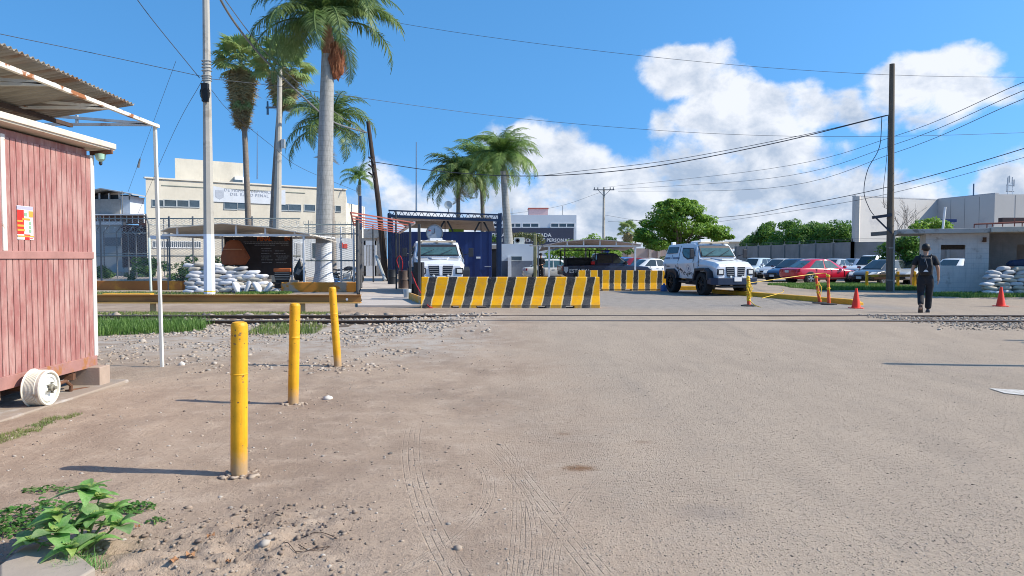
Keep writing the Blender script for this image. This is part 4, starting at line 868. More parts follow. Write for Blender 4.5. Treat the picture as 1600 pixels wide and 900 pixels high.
# ---- dark blue police pickup
def pickup(loc, rz):
    o = empty('police_pickup', loc, rz, 'dark navy police pickup with roof lights and a black rack, white lettering on its door', 'pickup truck')
    pm = paint('pickup_navy', (.010, .018, .05)); L, hw = 5.3, .93
    prof = [(-2.65, .55), (-2.65, 1.08), (-.75, 1.12), (-.62, 1.12), (-.40, 1.12), (.95, 1.12), (1.15, 1.10), (2.35, .99), (2.6, .80), (2.62, .42), (2.2, .38), (-2.4, .40)]
    rings = []
    mb = MB(); 
    for s_ in (-1, -.93, .93, 1): rings.append([(x * (.985 if abs(s_) == 1 else 1), s_ * hw, z - (.03 if abs(s_) == 1 and z > .9 else 0)) for x, z in prof])
    mb.loft(rings); mb.build('body', pm, o, bevel=.03)
    mb = MB(); mb.loft([[(-.72, -hw * .93, 1.1), (1.22, -hw * .93, 1.08), (1.22, hw * .93, 1.08), (-.72, hw * .93, 1.1)], [(-.60, -hw * .74, 1.72), (.48, -hw * .74, 1.74), (.48, hw * .74, 1.74), (-.60, hw * .74, 1.72)], [(-.5, -hw * .66, 1.77), (.36, -hw * .66, 1.78), (.36, hw * .66, 1.78), (-.5, hw * .66, 1.77)]]); mb.build('cab', pm, o, bevel=.03)
    def pn(name, q, off): mb = MB(); mb.prism(q, off); mb.build(name, M_GLASS, o)
    for s_ in (1, -1):
        y0_, y1_ = s_ * hw * .90, s_ * hw * .76
        pn('side_window', [(-.62, y0_, 1.20), (.22, y0_, 1.20), (.20, y1_, 1.66), (-.53, y1_, 1.66)], (0, s_ * .02, .004)); pn('side_window', [(.28, y0_, 1.20), (1.02, y0_, 1.20), (.48, y1_, 1.66), (.26, y1_, 1.66)], (0, s_ * .02, .004))
        for xx in (-1.62, 1.65):
            MB().lathe([(.01, s_ * (hw - .2)), (.45, s_ * (hw - .2)), (.45, s_ * (hw + .012)), (.01, s_ * (hw + .006))], 24, c=(xx, 0, .42), axis='Y').build('wheel_arch', M_BLACK, o); wheel_obj(o, xx, s_ * (hw - .06), .39, .25, s_, dark=False)
        MB().box((2.45, s_ * .70, .85), (.25, .36, .18)).build('headlight', M_LAMP, o, bevel=.02); MB().box((-2.6, s_ * .82, .92), (.12, .16, .3)).build('taillight', M_RED_L, o, bevel=.02)
        MB().box((.98, s_ * (hw + .12), 1.22), (.12, .2, .2)).build('mirror', M_BLACK, o, bevel=.02)
    pn('windshield', [(1.16, -hw * .84, 1.15), (1.16, hw * .84, 1.15), (.53, hw * .68, 1.70), (.53, -hw * .68, 1.70)], (.03, 0, .02))
    mb = MB()
    for s_ in (1, -1):
        mb.bar((-2.5, s_ * .8, 1.1), (-2.5, s_ * .8, 1.95), .06); mb.bar((-.75, s_ * .8, 1.1), (-.75, s_ * .8, 1.95), .06); mb.bar((-2.5, s_ * .8, 1.95), (.4, s_ * .8, 1.95), .05); mb.bar((-2.5, s_ * .8, 1.5), (-.75, s_ * .8, 1.5), .05)
    for xx in np.linspace(-2.5, .4, 7): mb.bar((xx, -.8, 1.95), (xx, .8, 1.95), .05)
    mb.build('rack', M_BLACK, o)
    MB().box((-1.6, 0, 1.25), (1.5, 1.4, .5)).build('covered_load', mat('black_canvas', (.02, .021, .024), .3, 6, .9, bump=.02, bscale=8), o, bevel=.15, seg=4)
    MB().box((.0, .35, 1.86), (.25, .6, .12)).build('red_light_bar', M_RED_L, o, bevel=.03); MB().box((.0, -.35, 1.86), (.25, .6, .12)).build('blue_light_bar', mat('blue_lamp', (.02, .08, .5), rough=.2), o, bevel=.03)
    # lettering on the side facing the road
    s_ = -1
    tx = link('lettering', text_mesh('ESTATAL', .30, M_WHITE, .004, 'LEFT', 1.05, .006), o, (-2.28, -hw - .012, .66), (pi / 2, 0, 0))
    sh = MB(); sh.prism([(-2.62 + .05, -hw - .003, 1.0), (-2.62 + .28, -hw - .003, 1.0), (-2.62 + .28, -hw - .003, .78), (-2.62 + .165, -hw - .003, .62), (-2.62 + .05, -hw - .003, .78)], (0, -.008, 0)); sh.build('badge', M_WHITE, o)
    MB().b2((-1.0, -hw - .004, 1.13), (-.8, -hw * .8, 1.3)).build('red_cross_panel', M_RED_L, o)
    return o
pickup((X(945, 43), 43, 0), R_(6))

# ============================================================ ARMOURED TRUCKS
M_AW = paint('armour_white', (.70, .71, .74), .3); M_AD = mat('armour_black', (.018, .02, .028), rough=.5); M_ANAVY = mat('bumper_navy', (.016, .028, .06), rough=.35)
M_TAN = mat('sand_beige', (.50, .41, .29), .1, 8, .7)
def armoured(loc, rz, label, full):
    o = empty('armoured_truck', loc, rz, label, 'armoured truck', 'white armoured security trucks')
    # hull: facetted shell lofted along x; ring = half section mirrored
    def ring(x, zl, zm, zt, wl, wm, wt, xt=None, zc=None, xm=None):
        xt = x if xt is None else xt; xm = x if xm is None else xm; zc = zt + .015 if zc is None else zc
        h_ = [(x, 0, zl), (x, wl, zl), (xm, wm, zm), (xt, wt, zt), (xt, 0, zc)]
        return h_ + [(a, -b, c) for a, b, c in reversed(h_[1:-1])]
    mb = MB()
    rings = [ring(-2.32, .78, 1.28, 2.00, .86, 1.00, .78, -2.16), ring(-2.25, .70, 1.28, 2.12, .92, 1.06, .82, -2.08), ring(-.6, .66, 1.30, 2.17, .94, 1.08, .84), ring(.30, .66, 1.32, 2.16, .94, 1.08, .83), ring(.50, .66, 1.34, 2.08, .94, 1.07, .80), ring(.86, .70, 1.36, 1.55, .92, 1.03, .90, .92)]
    mb.loft(rings); hull = mb.build('hull', M_AW, o, bevel=.025)
    mb = MB(); mb.loft([ring(.84, .60, 1.30, 1.52, .80, .96, .90), ring(1.25, .60, 1.27, 1.47, .80, .95, .85, zc=1.50), ring(2.05, .60, 1.22, 1.37, .80, .92, .78, zc=1.41), ring(2.28, .60, 1.12, 1.28, .80, .88, .74, zc=1.31), ring(2.34, .62, 1.04, 1.17, .78, .86, .72, zc=1.20)])
    mb.build('bonnet', M_AW, o, bevel=.02)
    mb = MB(); mb.prism([(1.0, -.42, 1.50), (1.0, .42, 1.50), (1.75, .30, 1.455), (1.75, -.30, 1.455)], (0, 0, .05)); mb.build('bonnet_scoop', M_AW, o, bevel=.012)
    MB().b2((1.0, -.78, 1.485), (1.18, -.44, 1.515)).build('bonnet_vent', M_AD, o); MB().b2((1.0, .44, 1.485), (1.18, .78, 1.515)).build('bonnet_vent', M_AD, o)
    # windscreen in a white frame, leaning back
    a0, a1, z0, z1 = .90, .515, 1.58, 2.05
    mb = MB(); mb.prism([(a0 + .02, -.82, z0), (a0 + .02, .82, z0), (a1 + .02, .74, z1), (a1 + .02, -.74, z1)], (.035, 0, .02)); mb.build('windshield_frame', M_AD, o, bevel=.01)
    mb = MB(); mb.prism([(a0 + .04, -.77, z0 + .05), (a0 + .04, .77, z0 + .05), (a1 + .065, .70, z1 - .045), (a1 + .065, -.70, z1 - .045)], (.022, 0, .016)); mb.build('windshield', M_GLASSG, o)
    mb = MB(); mb.bar((a0 + .09, .1, z0 + .08), (a0 - .02, .55, z0 + .28), .02); mb.bar((a0 + .09, -.6, z0 + .08), (a0 - .02, -.15, z0 + .28), .02); mb.build('wiper', M_BLACK, o)
    MB().b2((.42, -.70, 2.155), (.62, .72, 2.235)).build('sun_visor', M_TAN, o, bevel=.02)
    for yy in (-.62, .0, .6): MB().lathe([(.01, 0), (.06, 0), (.055, .07), (.01, .09)], 12, c=(.35, yy, 2.17)).build('roof_lamp', M_WHITE if yy else M_AD, o, smooth=True)
    mb = MB(); mb.lathe([(.02, 0), (.48, 0), (.46, .10), (.30, .14), (.02, .15)], 12, c=(-.55, 0, 2.16)); mb.box((-.2, 0, 2.27), (.1, .5, .18)); mb.build('roof_turret', M_WHITE, o, bevel=.01)
    MB().b2((-2.05, -.75, 2.13), (-1.9, -.55, 2.26)).build('rear_beacon', M_WHITE, o, bevel=.02); MB().b2((-1.5, .3, 2.17), (-1.1, .7, 2.22)).build('roof_hatch', M_WHITE, o, bevel=.01)
    # grille, lamps, bumper
    def fx(z): return 2.345
    for s_ in (1, -1):
        mb = MB(); mb.prism([(2.31, s_ * .05, 1.19), (2.31, s_ * .46, 1.19), (2.34, s_ * .40, .80), (2.34, s_ * .08, .80)], (.035, 0, 0)); mb.build('grille', M_AD, o)
        mb = MB()
        for k in range(4): mb.b2((2.37, s_ * .085, .85 + k * .085), (2.395, s_ * (.40 + k * .012), .885 + k * .085))
        mb.build('grille_slats', mat('grille_grey', (.20, .21, .22), rough=.4), o)
        MB().b2((2.30, s_ * .55, .85), (2.375, s_ * .85, 1.10)).build('headlight_surround', M_AD, o, bevel=.015)
        MB().b2((2.37, s_ * .60, .90), (2.385, s_ * .80, 1.05)).build('headlight', M_LAMP, o, bevel=.006)
        mb = MB(); mb.lathe([(.01, 2.40), (.045, 2.40), (.05, 2.46), (.01, 2.47)], 12, c=(0, s_ * .27, .78), axis='X'); mb.build('fog_lamp', M_LAMP, o, smooth=True)
    MB().prism([(2.32, -.07, 1.2), (2.32, .07, 1.2), (2.345, .05, .78), (2.345, -.05, .78)], (.06, 0, 0)).build('grille_bar', M_AW, o, bevel=.01)
    MB().prism([(2.28, -.5, 1.21), (2.28, .5, 1.21), (2.22, .3, 1.31), (2.22, -.3, 1.31)], (.05, 0, .02)).build('bonnet_lip', M_AW, o, bevel=.01)
    mb = MB(); mb.loft([[(2.25, -1.10, .46), (2.25, -1.10, .74), (1.95, -1.10, .74), (1.95, -1.10, .50)], [(2.50, -.90, .46), (2.50, -.90, .74), (2.1, -.90, .74), (2.1, -.90, .50)], [(2.54, 0, .46), (2.54, 0, .74), (2.1, 0, .74), (2.1, 0, .5)], [(2.50, .90, .46), (2.50, .90, .74), (2.1, .90, .74), (2.1, .90, .50)], [(2.25, 1.10, .46), (2.25, 1.10, .74), (1.95, 1.10, .74), (1.95, 1.10, .50)]]); mb.build('bumper', M_ANAVY, o, bevel=.015)
    MB().b2((2.535, -.17, .60), (2.56, .17, .77)).build('number_plate', M_WHITE, o)
    mb = MB(); mb.b2((1.9, -.7, .34), (2.35, .7, .42)); mb.b2((-2.0, -.42, .42), (2.2, -.30, .62)); mb.b2((-2.0, .30, .42), (2.2, .42, .62)); mb.tube([(1.35, -.95, .5), (1.35, .95, .5)], .07, 10); mb.tube([(-1.35, -.95, .5), (-1.35, .95, .5)], .07, 10); mb.lathe([(.02, -.18), (.17, -.12), (.17, .12), (.02, .18)], 12, c=(1.35, .15, .48), axis='X'); mb.b2((-.5, -.8, .40), (.6, .8, .68)); mb.build('chassis', M_AD, o)
    for s_ in (1, -1):
        # fenders: facetted arches
        def arch(xc, zt_, w0, w1, nm, hh, le):
            mb = MB(); q = [(xc - le, .62), (xc - le * .66, zt_ - .03), (xc + le * .55, zt_), (xc + le * .98, zt_ - .14), (xc + le, .66)]
            inn = [(xc - le * .84, .60), (xc - le * .55, zt_ - .13), (xc + le * .47, zt_ - .10), (xc + le * .80, zt_ - .20), (xc + le * .84, .64)]
            vs = [];
            for yy in (w0, w1): vs += [(a, s_ * yy, z) for a, z in q] + [(a, s_ * yy, z) for a, z in inn]
            fs = []
            for k in range(4): fs += [(k, k + 1, 5 + k + 1, 5 + k), (10 + k, 10 + 5 + k, 10 + 5 + k + 1, 10 + k + 1), (k, 10 + k, 10 + k + 1, k + 1), (5 + k, 5 + k + 1, 15 + k + 1, 15 + k)]
            fs += [(0, 5, 15, 10), (4, 14, 19, 9)]; mb.add(vs, fs); mb.build(nm, M_AD, o, bevel=.01)
        arch(1.36, 1.14, .72, 1.13, 'front_fender', 0, .66); arch(-1.45, 1.08, .80, 1.10, 'rear_fender', 0, .62)
        MB().prism([(-2.05, s_ * 1.02, .70), (-1.83, s_ * 1.055, 1.02), (-1.05, s_ * 1.055, 1.02), (-.72, s_ * 1.0, .68)], (0, s_ * .02, 0)).build('wheel_well', M_AD, o)
        for xc in (-1.45, 1.36):
            w_ = wheel_obj(o, xc, s_ * .90, .48, .34, s_, spokes=4, dark=True)
            mb = MB(); w2 = .34
            for k in range(26):
                a = k / 26 * 2 * pi
                for j, yo in enumerate((-.10, 0, .10)):
                    mb.box((.482 * cos(a + j * .12), yo, .482 * sin(a + j * .12)), (.022, .085, .055), rot=(0, -a - j * .12, 0))
            mb.build('tread_lugs', M_TYRE, w_)
        # door seam + hexagonal door window, rear window
        def onside(x, z):  # y on the upper hull side
            f_ = (z - 1.31) / (2.16 - 1.31); return 1.08 + (.84 - 1.08) * f_
        def sidepoly(nm, pts, m, th, off=.006): mb = MB(); mb.prism([(a, s_ * (onside(a, z) + off), z) for a, z in pts], (0, s_ * th, 0)); return mb.build(nm, m, o)
        sidepoly('door_window_frame', [(-.55, 1.99), (.42, 1.96), (.56, 1.78), (.60, 1.52), (.12, 1.48), (-.30, 1.60), (-.52, 1.78)], M_AD, .012)
        sidepoly('door_window', [(-.48, 1.94), (.38, 1.91), (.49, 1.76), (.52, 1.57), (.13, 1.54), (-.26, 1.65), (-.46, 1.80)], M_GLASSG, .006, .018)
        sidepoly('rear_window', [(-1.95, 2.03), (-.98, 2.04), (-.98, 1.76), (-2.0, 1.73)], M_GLASS, .012)
        mb = MB()
        for (xa, za, xb, zb_) in [(.66, 1.38, .66, 2.0), (-.72, 1.36, -.72, 2.08)]: mb.bar((xa - .02, s_ * (onside(0, za) + .002), za), (xb - .06, s_ * (onside(0, zb_) + .002), zb_), .014)
        mb.build('door_gap', M_AD, o)
        mb = MB()
        for xa in (.72, -.72): mb.bar((xa, s_ * .955, .70), (xa, s_ * 1.082, 1.32), .014)
        mb.build('door_gap', M_AD, o)
        mb = MB(); mb.bar((.80, s_ * .98, 1.62), (.98, s_ * 1.28, 1.70), .03); mb.b2((.93, s_ * 1.20, 1.55), (1.0, s_ * 1.38, 1.92)); mb.build('mirror', M_AD, o, bevel=.02)
        mb = MB(); mb.bar((.95, s_ * .95, 1.2), (.95, s_ * .97, 1.9), .015); mb.build('antenna', M_BLACK, o)
        MB().b2((-.45, s_ * 1.0, .50), (.50, s_ * 1.16, .56)).build('side_step', M_AD, o, bevel=.008)
    if full:
        # lettering and marks on the vehicle's right side (y < 0)
        tilt = math.atan2(1.08 - .84, .85)
        gl_ = mat('decal_grey', (.16, .19, .27), rough=.6)
        def side_text(s, size, x, z, m_=gl_, sp=1.0):
            y = -(1.08 + (.84 - 1.08) * (z - 1.31) / .85) - .006
            link('lettering', text_mesh(s, size, m_, .003, 'LEFT', sp, .003), o, (x, y, z), (pi / 2 - tilt, 0, 0))
        side_text('GUARDIA', .125, -2.12, 1.50); side_text('NACIONAL', .125, -1.30, 1.50)
        mb = MB()
        def low(x, z, off): f_ = (z - .66) / (1.31 - .66); return (x, -(.94 + .14 * f_) - off, z)
        ek = MB(); ek.prism([(-1.42, -1.035, 1.50), (-1.38, -1.03, 1.50), (-1.38, -.985, 1.68), (-1.42, -.985, 1.68)], (0, -.004, 0)); ek.build('emblem', gl_, o)
        # ring badge on the door and at the rear
        for (xc, zc, rr) in ((.22, 1.10, .16), (-1.95, 1.22, .10)):
            mb = MB(); n_ = 28; q = []
            for k in range(n_):
                a = 2 * pi * k / n_
                for r2 in (rr, rr * .88): q.append(low(xc + r2 * cos(a), zc + r2 * sin(a), .006 if k % 2 >= 0 else 0))
            mb.add(q, [(2 * k, 2 * k + 1, (2 * k + 3) % (2 * n_), (2 * k + 2) % (2 * n_)) for k in range(n_)])
            mb.prism([low(xc + rr * .35 * cos(a), zc + rr * .4 * sin(a), .005) for a in np.linspace(0, 2 * pi, 6)[:-1]], (0, -.004, 0)); mb.build('ring_badge', gl_, o)
        link('lettering', text_mesh('GN-08', .10, M_AD, .003), o, (-1.80, -1.078, 1.14), (pi / 2 + .2, 0, 0))
        # broken block pattern sweeping down to the front wheel
        mb = MB(); rr_ = random.Random(3)
        for k in range(34):
            f_ = k / 33; xx = -.95 + 1.45 * f_ + rr_.uniform(-.03, .03); zz = 1.08 - .26 * min(1, f_ * 1.7) + rr_.choice((-.09, 0, .06)) * .8; ww = rr_.uniform(.025, .05); hh = rr_.uniform(.05, .10)
            mb.prism([low(xx, zz, .005), low(xx + ww, zz, .005), low(xx + ww * .8, zz + hh, .005), low(xx - .01, zz + hh, .005)], (0, -.004, 0))
        mb.build('block_pattern', M_AD, o)
        link('lettering', text_mesh('POLICIA', .085, M_WHITE, .003), o, (2.33, -1.03, .58), (pi / 2, 0, radians(58)))
    return o
armoured((X(1106, 30.9), 31.0, 0), R_(-90 + 16), 'white armoured truck with grey side lettering, standing on the road by the yellow kerb', True).scale = (.90, .95, .97)
armoured((X(682, 32.0), 32.0, 0), R_(-90 + 10), 'white armoured truck parked head-on behind the long striped barrier', False).scale = (1, 1.08, 1.0)
# ============================================================ PEOPLE
def skin(name, J, Ed, m, parent, root, sub=2):
    me = bpy.data.meshes.new(name); names = list(J); me.from_pydata([J[k][0] for k in names], [(names.index(a), names.index(b)) for a, b in Ed], [])
    o = link(name, me, parent); md = o.modifiers.new('skin', 'SKIN'); md.use_smooth_shade = True
    for i, k in enumerate(names):
        r = J[k][1]; me.skin_vertices[0].data[i].radius = (r, r) if not isinstance(r, tuple) else r; me.skin_vertices[0].data[i].use_root = (k == root)
    s = o.modifiers.new('sub', 'SUBSURF'); s.levels = s.render_levels = sub; me.materials.append(m); return o
M_SKIN = mat('skin', (.42, .235, .15), .06, 12, .5); M_HAIR = mat('black_hair', (.012, .010, .009), .3, 60, .55, bump=.004, bscale=120)
M_SHIRT = mat('black_tshirt', (.020, .020, .023), .25, 12, .85, bump=.01, bscale=14); M_TROU = mat('black_trousers', (.016, .017, .022), .3, 9, .85, bump=.012, bscale=11)
def walker(loc, rz, label):
    o = empty('person', loc, rz, label, 'person')
    # x right, y forward, z up; 1.80 m tall, seen walking away, trailing left foot lifted behind
    J = dict(pel=((0, 0, .98), (.12, .09)), wa=((0, .0, 1.12), (.125, .085)), ch=((0, .01, 1.32), (.15, .10)), nk=((0, .02, 1.50), (.055, .055)), nk2=((0, .03, 1.56), (.052, .052)), hd=((0, .05, 1.64), (.070, .085)), hd2=((0, .045, 1.71), (.078, .095)), hd3=((0, .04, 1.77), (.055, .065)),
             ls=((-.18, .01, 1.44), .058), le=((-.265, -.02, 1.17), .042), lw=((-.30, .03, .93), .028), lp=((-.305, .05, .86), (.036, .020)),
             rs=((.18, .01, 1.44), .058), re=((.255, -.05, 1.17), .042), rw=((.275, .06, .95), .028), rp=((.275, .085, .88), (.036, .020)),
             lh=((-.09, 0, .93), .085), lk=((-.085, .04, .52), .058), la=((-.095, -.26, .22), .042), lf=((-.095, -.27, .12), .035),
             rh=((.09, 0, .93), .085), rk=((.085, .10, .50), .058), ra=((.075, .13, .10), .042), rf=((.08, .24, .045), .035))
    Ed = [('pel', 'wa'), ('wa', 'ch'), ('ch', 'nk'), ('nk', 'nk2'), ('nk2', 'hd'), ('hd', 'hd2'), ('hd2', 'hd3'), ('ch', 'ls'), ('ls', 'le'), ('le', 'lw'), ('lw', 'lp'), ('ch', 'rs'), ('rs', 're'), ('re', 'rw'), ('rw', 'rp'),
          ('pel', 'lh'), ('lh', 'lk'), ('lk', 'la'), ('la', 'lf'), ('pel', 'rh'), ('rh', 'rk'), ('rk', 'ra'), ('ra', 'rf')]
    for s, hx, hy, hz_ in (('l', -.305, .05, .86), ('r', .275, .085, .88)):
        sg = -1 if s == 'l' else 1
        for i, (dy_, ln) in enumerate([(-.032, .062), (-.011, .075), (.011, .078), (.031, .070)]):
            J['%s%da' % (s, i)] = ((hx, hy + dy_ * .8, hz_ - .035), .0115); J['%s%db' % (s, i)] = ((hx - sg * .006, hy + dy_, hz_ - .05 - ln * .5), .0095); J['%s%dc' % (s, i)] = ((hx - sg * .022, hy + dy_, hz_ - .05 - ln), .008)
            Ed += [(s + 'p', '%s%da' % (s, i)), ('%s%da' % (s, i), '%s%db' % (s, i)), ('%s%db' % (s, i), '%s%dc' % (s, i))]
        J[s + 'ta'] = ((hx - sg * .01, hy + .045, hz_ + .005), .012); J[s + 'tb'] = ((hx - sg * .022, hy + .062, hz_ - .035), .010); Ed += [(s + 'p', s + 'ta'), (s + 'ta', s + 'tb')]
    body = skin('body', J, Ed, M_SKIN, o, 'pel')
    # facial features and ears as one piece grown on the head
    mb = MB(); mb.box((0, .155, 1.655), (.025, .035, .045)); 
    mb.build('nose', M_SKIN, o, bevel=.01)
    for sg in (-1, 1): MB().lathe([(.004, -.012), (.024, -.008), (.028, .006), (.008, .010)], 12, c=(sg * .088, .03, 1.665), axis='X').build('ear', M_SKIN, o, smooth=True); MB().lathe([(.002, 0), (.009, .002), (.002, .006)], 10, c=(sg * .03, .142, 1.69), axis='Y').build('eye', M_BLACK, o, smooth=True)
    MB().box((0, .145, 1.605), (.045, .01, .009)).build('mouth', mat('lips', (.3, .12, .09), rough=.5), o, bevel=.003)
    hb = bmesh.new(); bmesh.ops.create_icosphere(hb, subdivisions=3, radius=1)
    for v in hb.verts:
        p = v.co; n_ = mnoise.noise(p * 4) * .07; p *= 1 + n_; z = p.z; f_ = max(0, p.y); p.x *= .092; p.y = p.y * .105 + .022 - (.05 if (z < .25 and p.y > 0) else 0); p.z = 1.718 + z * (.105 if z > 0 else .115)
    me = bpy.data.meshes.new('hair'); hb.to_mesh(me); hb.free(); me.polygons.foreach_set('use_smooth', [True] * len(me.polygons)); me.materials.append(M_HAIR); link('hair', me, o)
    T = dict(h0=((0, -.005, .78), (.12, .09)), hem=((0, -.005, .88), (.165, .122)), wa=((0, 0, 1.08), (.160, .115)), ch=((0, .01, 1.30), (.178, .118)), up=((0, .012, 1.43), (.150, .095)), nk=((0, .018, 1.505), (.075, .072)),
             ls=((-.175, .01, 1.445), .078), lm=((-.225, -.005, 1.31), .075), le=((-.248, -.012, 1.235), .075), rs=((.175, .01, 1.445), .078), rm=((.222, -.02, 1.31), .075), re=((.24, -.035, 1.235), .075))
    skin('tshirt', T, [('h0', 'hem'), ('hem', 'wa'), ('wa', 'ch'), ('ch', 'up'), ('up', 'nk'), ('up', 'ls'), ('ls', 'lm'), ('lm', 'le'), ('up', 'rs'), ('rs', 'rm'), ('rm', 're')], M_SHIRT, o, 'ch')
    T = dict(w=((0, 0, 1.12), (.135, .10)), p=((0, -.005, .90), (.15, .115)), lh=((-.095, 0, .82), .112), l2=((-.09, .03, .66), .098), lk=((-.087, .04, .52), .083), l3=((-.09, -.12, .37), .078), la=((-.095, -.245, .235), .070),
             rh=((.095, .01, .82), .112), r2=((.09, .07, .66), .098), rk=((.085, .10, .50), .083), r3=((.08, .12, .30), .078), ra=((.075, .135, .11), .074))
    skin('trousers', T, [('w', 'p'), ('p', 'lh'), ('lh', 'l2'), ('l2', 'lk'), ('lk', 'l3'), ('l3', 'la'), ('p', 'rh'), ('rh', 'r2'), ('r2', 'rk'), ('rk', 'r3'), ('r3', 'ra')], M_TROU, o, 'p')
    ms = mat('shoe_dark', (.05, .05, .055), .2, 10, .6); mw = mat('shoe_sole', (.55, .55, .54), .1, 10, .6)
    # flat right shoe, left shoe toe-down with the sole showing
    def shoe(cx, cy, cz, pitch):
        Rm = Matrix.Translation((cx, cy, cz)) @ Matrix.Rotation(pitch, 4, 'X'); mb = MB(); mb.T = Rm
        def rg(y, w_, h_): return [(-w_, y, 0), (w_, y, 0), (w_ * .95, y, h_ * .6), (w_ * .5, y, h_), (-w_ * .5, y, h_), (-w_ * .95, y, h_ * .6)]
        mb.loft([rg(-.085, .03, .07), rg(-.06, .042, .11), rg(0, .043, .11), rg(.06, .048, .085), rg(.13, .05, .06), rg(.175, .03, .035)]); s_ = mb.build('shoe', ms, o, smooth=True, bevel=.008)
        mb = MB(); mb.T = Rm; mb.prism([(-.034, -.09, -.022), (.034, -.09, -.022), (.046, 0, -.022), (.053, .12, -.022), (.03, .185, -.022), (-.03, .185, -.022), (-.053, .12, -.022), (-.046, 0, -.022)], (0, 0, .024)); k_ = mb.build('sole', mw if pitch == 0 else mat('worn_sole', (.09, .07, .06), .3, 30, .9), s_, bevel=.004)
    shoe(.075, .16, .024, 0); shoe(-.095, -.255, .165, -radians(62))
    # backpack
    bp = MB(); bp.loft([[(-.11, -.10, 1.0), (.11, -.10, 1.0), (.10, -.20, 1.0), (-.10, -.20, 1.0)], [(-.14, -.10, 1.06), (.14, -.10, 1.06), (.125, -.25, 1.06), (-.125, -.25, 1.06)], [(-.15, -.10, 1.25), (.15, -.10, 1.25), (.13, -.25, 1.25), (-.13, -.25, 1.25)], [(-.13, -.09, 1.42), (.13, -.09, 1.42), (.11, -.19, 1.42), (-.11, -.19, 1.42)], [(-.08, -.08, 1.47), (.08, -.08, 1.47), (.06, -.13, 1.47), (-.06, -.13, 1.47)]])
    bk = bp.build('backpack', mat('backpack_black', (.013, .013, .016), .3, 12, .7, bump=.01, bscale=12), o, bevel=.035, seg=3)
    MB().prism([(-.055, -.251, 1.09), (.05, -.251, 1.09), (.03, -.251, 1.125), (.0, -.251, 1.145), (-.03, -.251, 1.13)], (0, -.006, 0)).build('white_patch', M_WHITE, bk)
    mb = MB(); mb.tube([(-.02, -.235, 1.42), (.0, -.262, 1.33), (.03, -.262, 1.22), (.015, -.262, 1.17)], .009, 6); mb.tube([(-.03, -.22, 1.43), (-.035, -.262, 1.34)], .008, 6); mb.build('grey_strap', mat('grey_strap', (.09, .095, .11), rough=.6), bk)
    for sg in (-1, 1): mb = MB(); mb.tube([(sg * .10, -.10, 1.43), (sg * .115, .0, 1.525), (sg * .12, .11, 1.42), (sg * .13, .13, 1.28), (sg * .14, .05, 1.12), (sg * .13, -.10, 1.08)], .018, 6); mb.build('shoulder_strap', M_BLACK, bk, smooth=True)
    return o
g = G(1443, 490); walker((g.x, g.y - .05, 0), radians(-27), 'man in black T-shirt and trousers with a black backpack walking away').scale = (1.12, 1.04, 1.04)
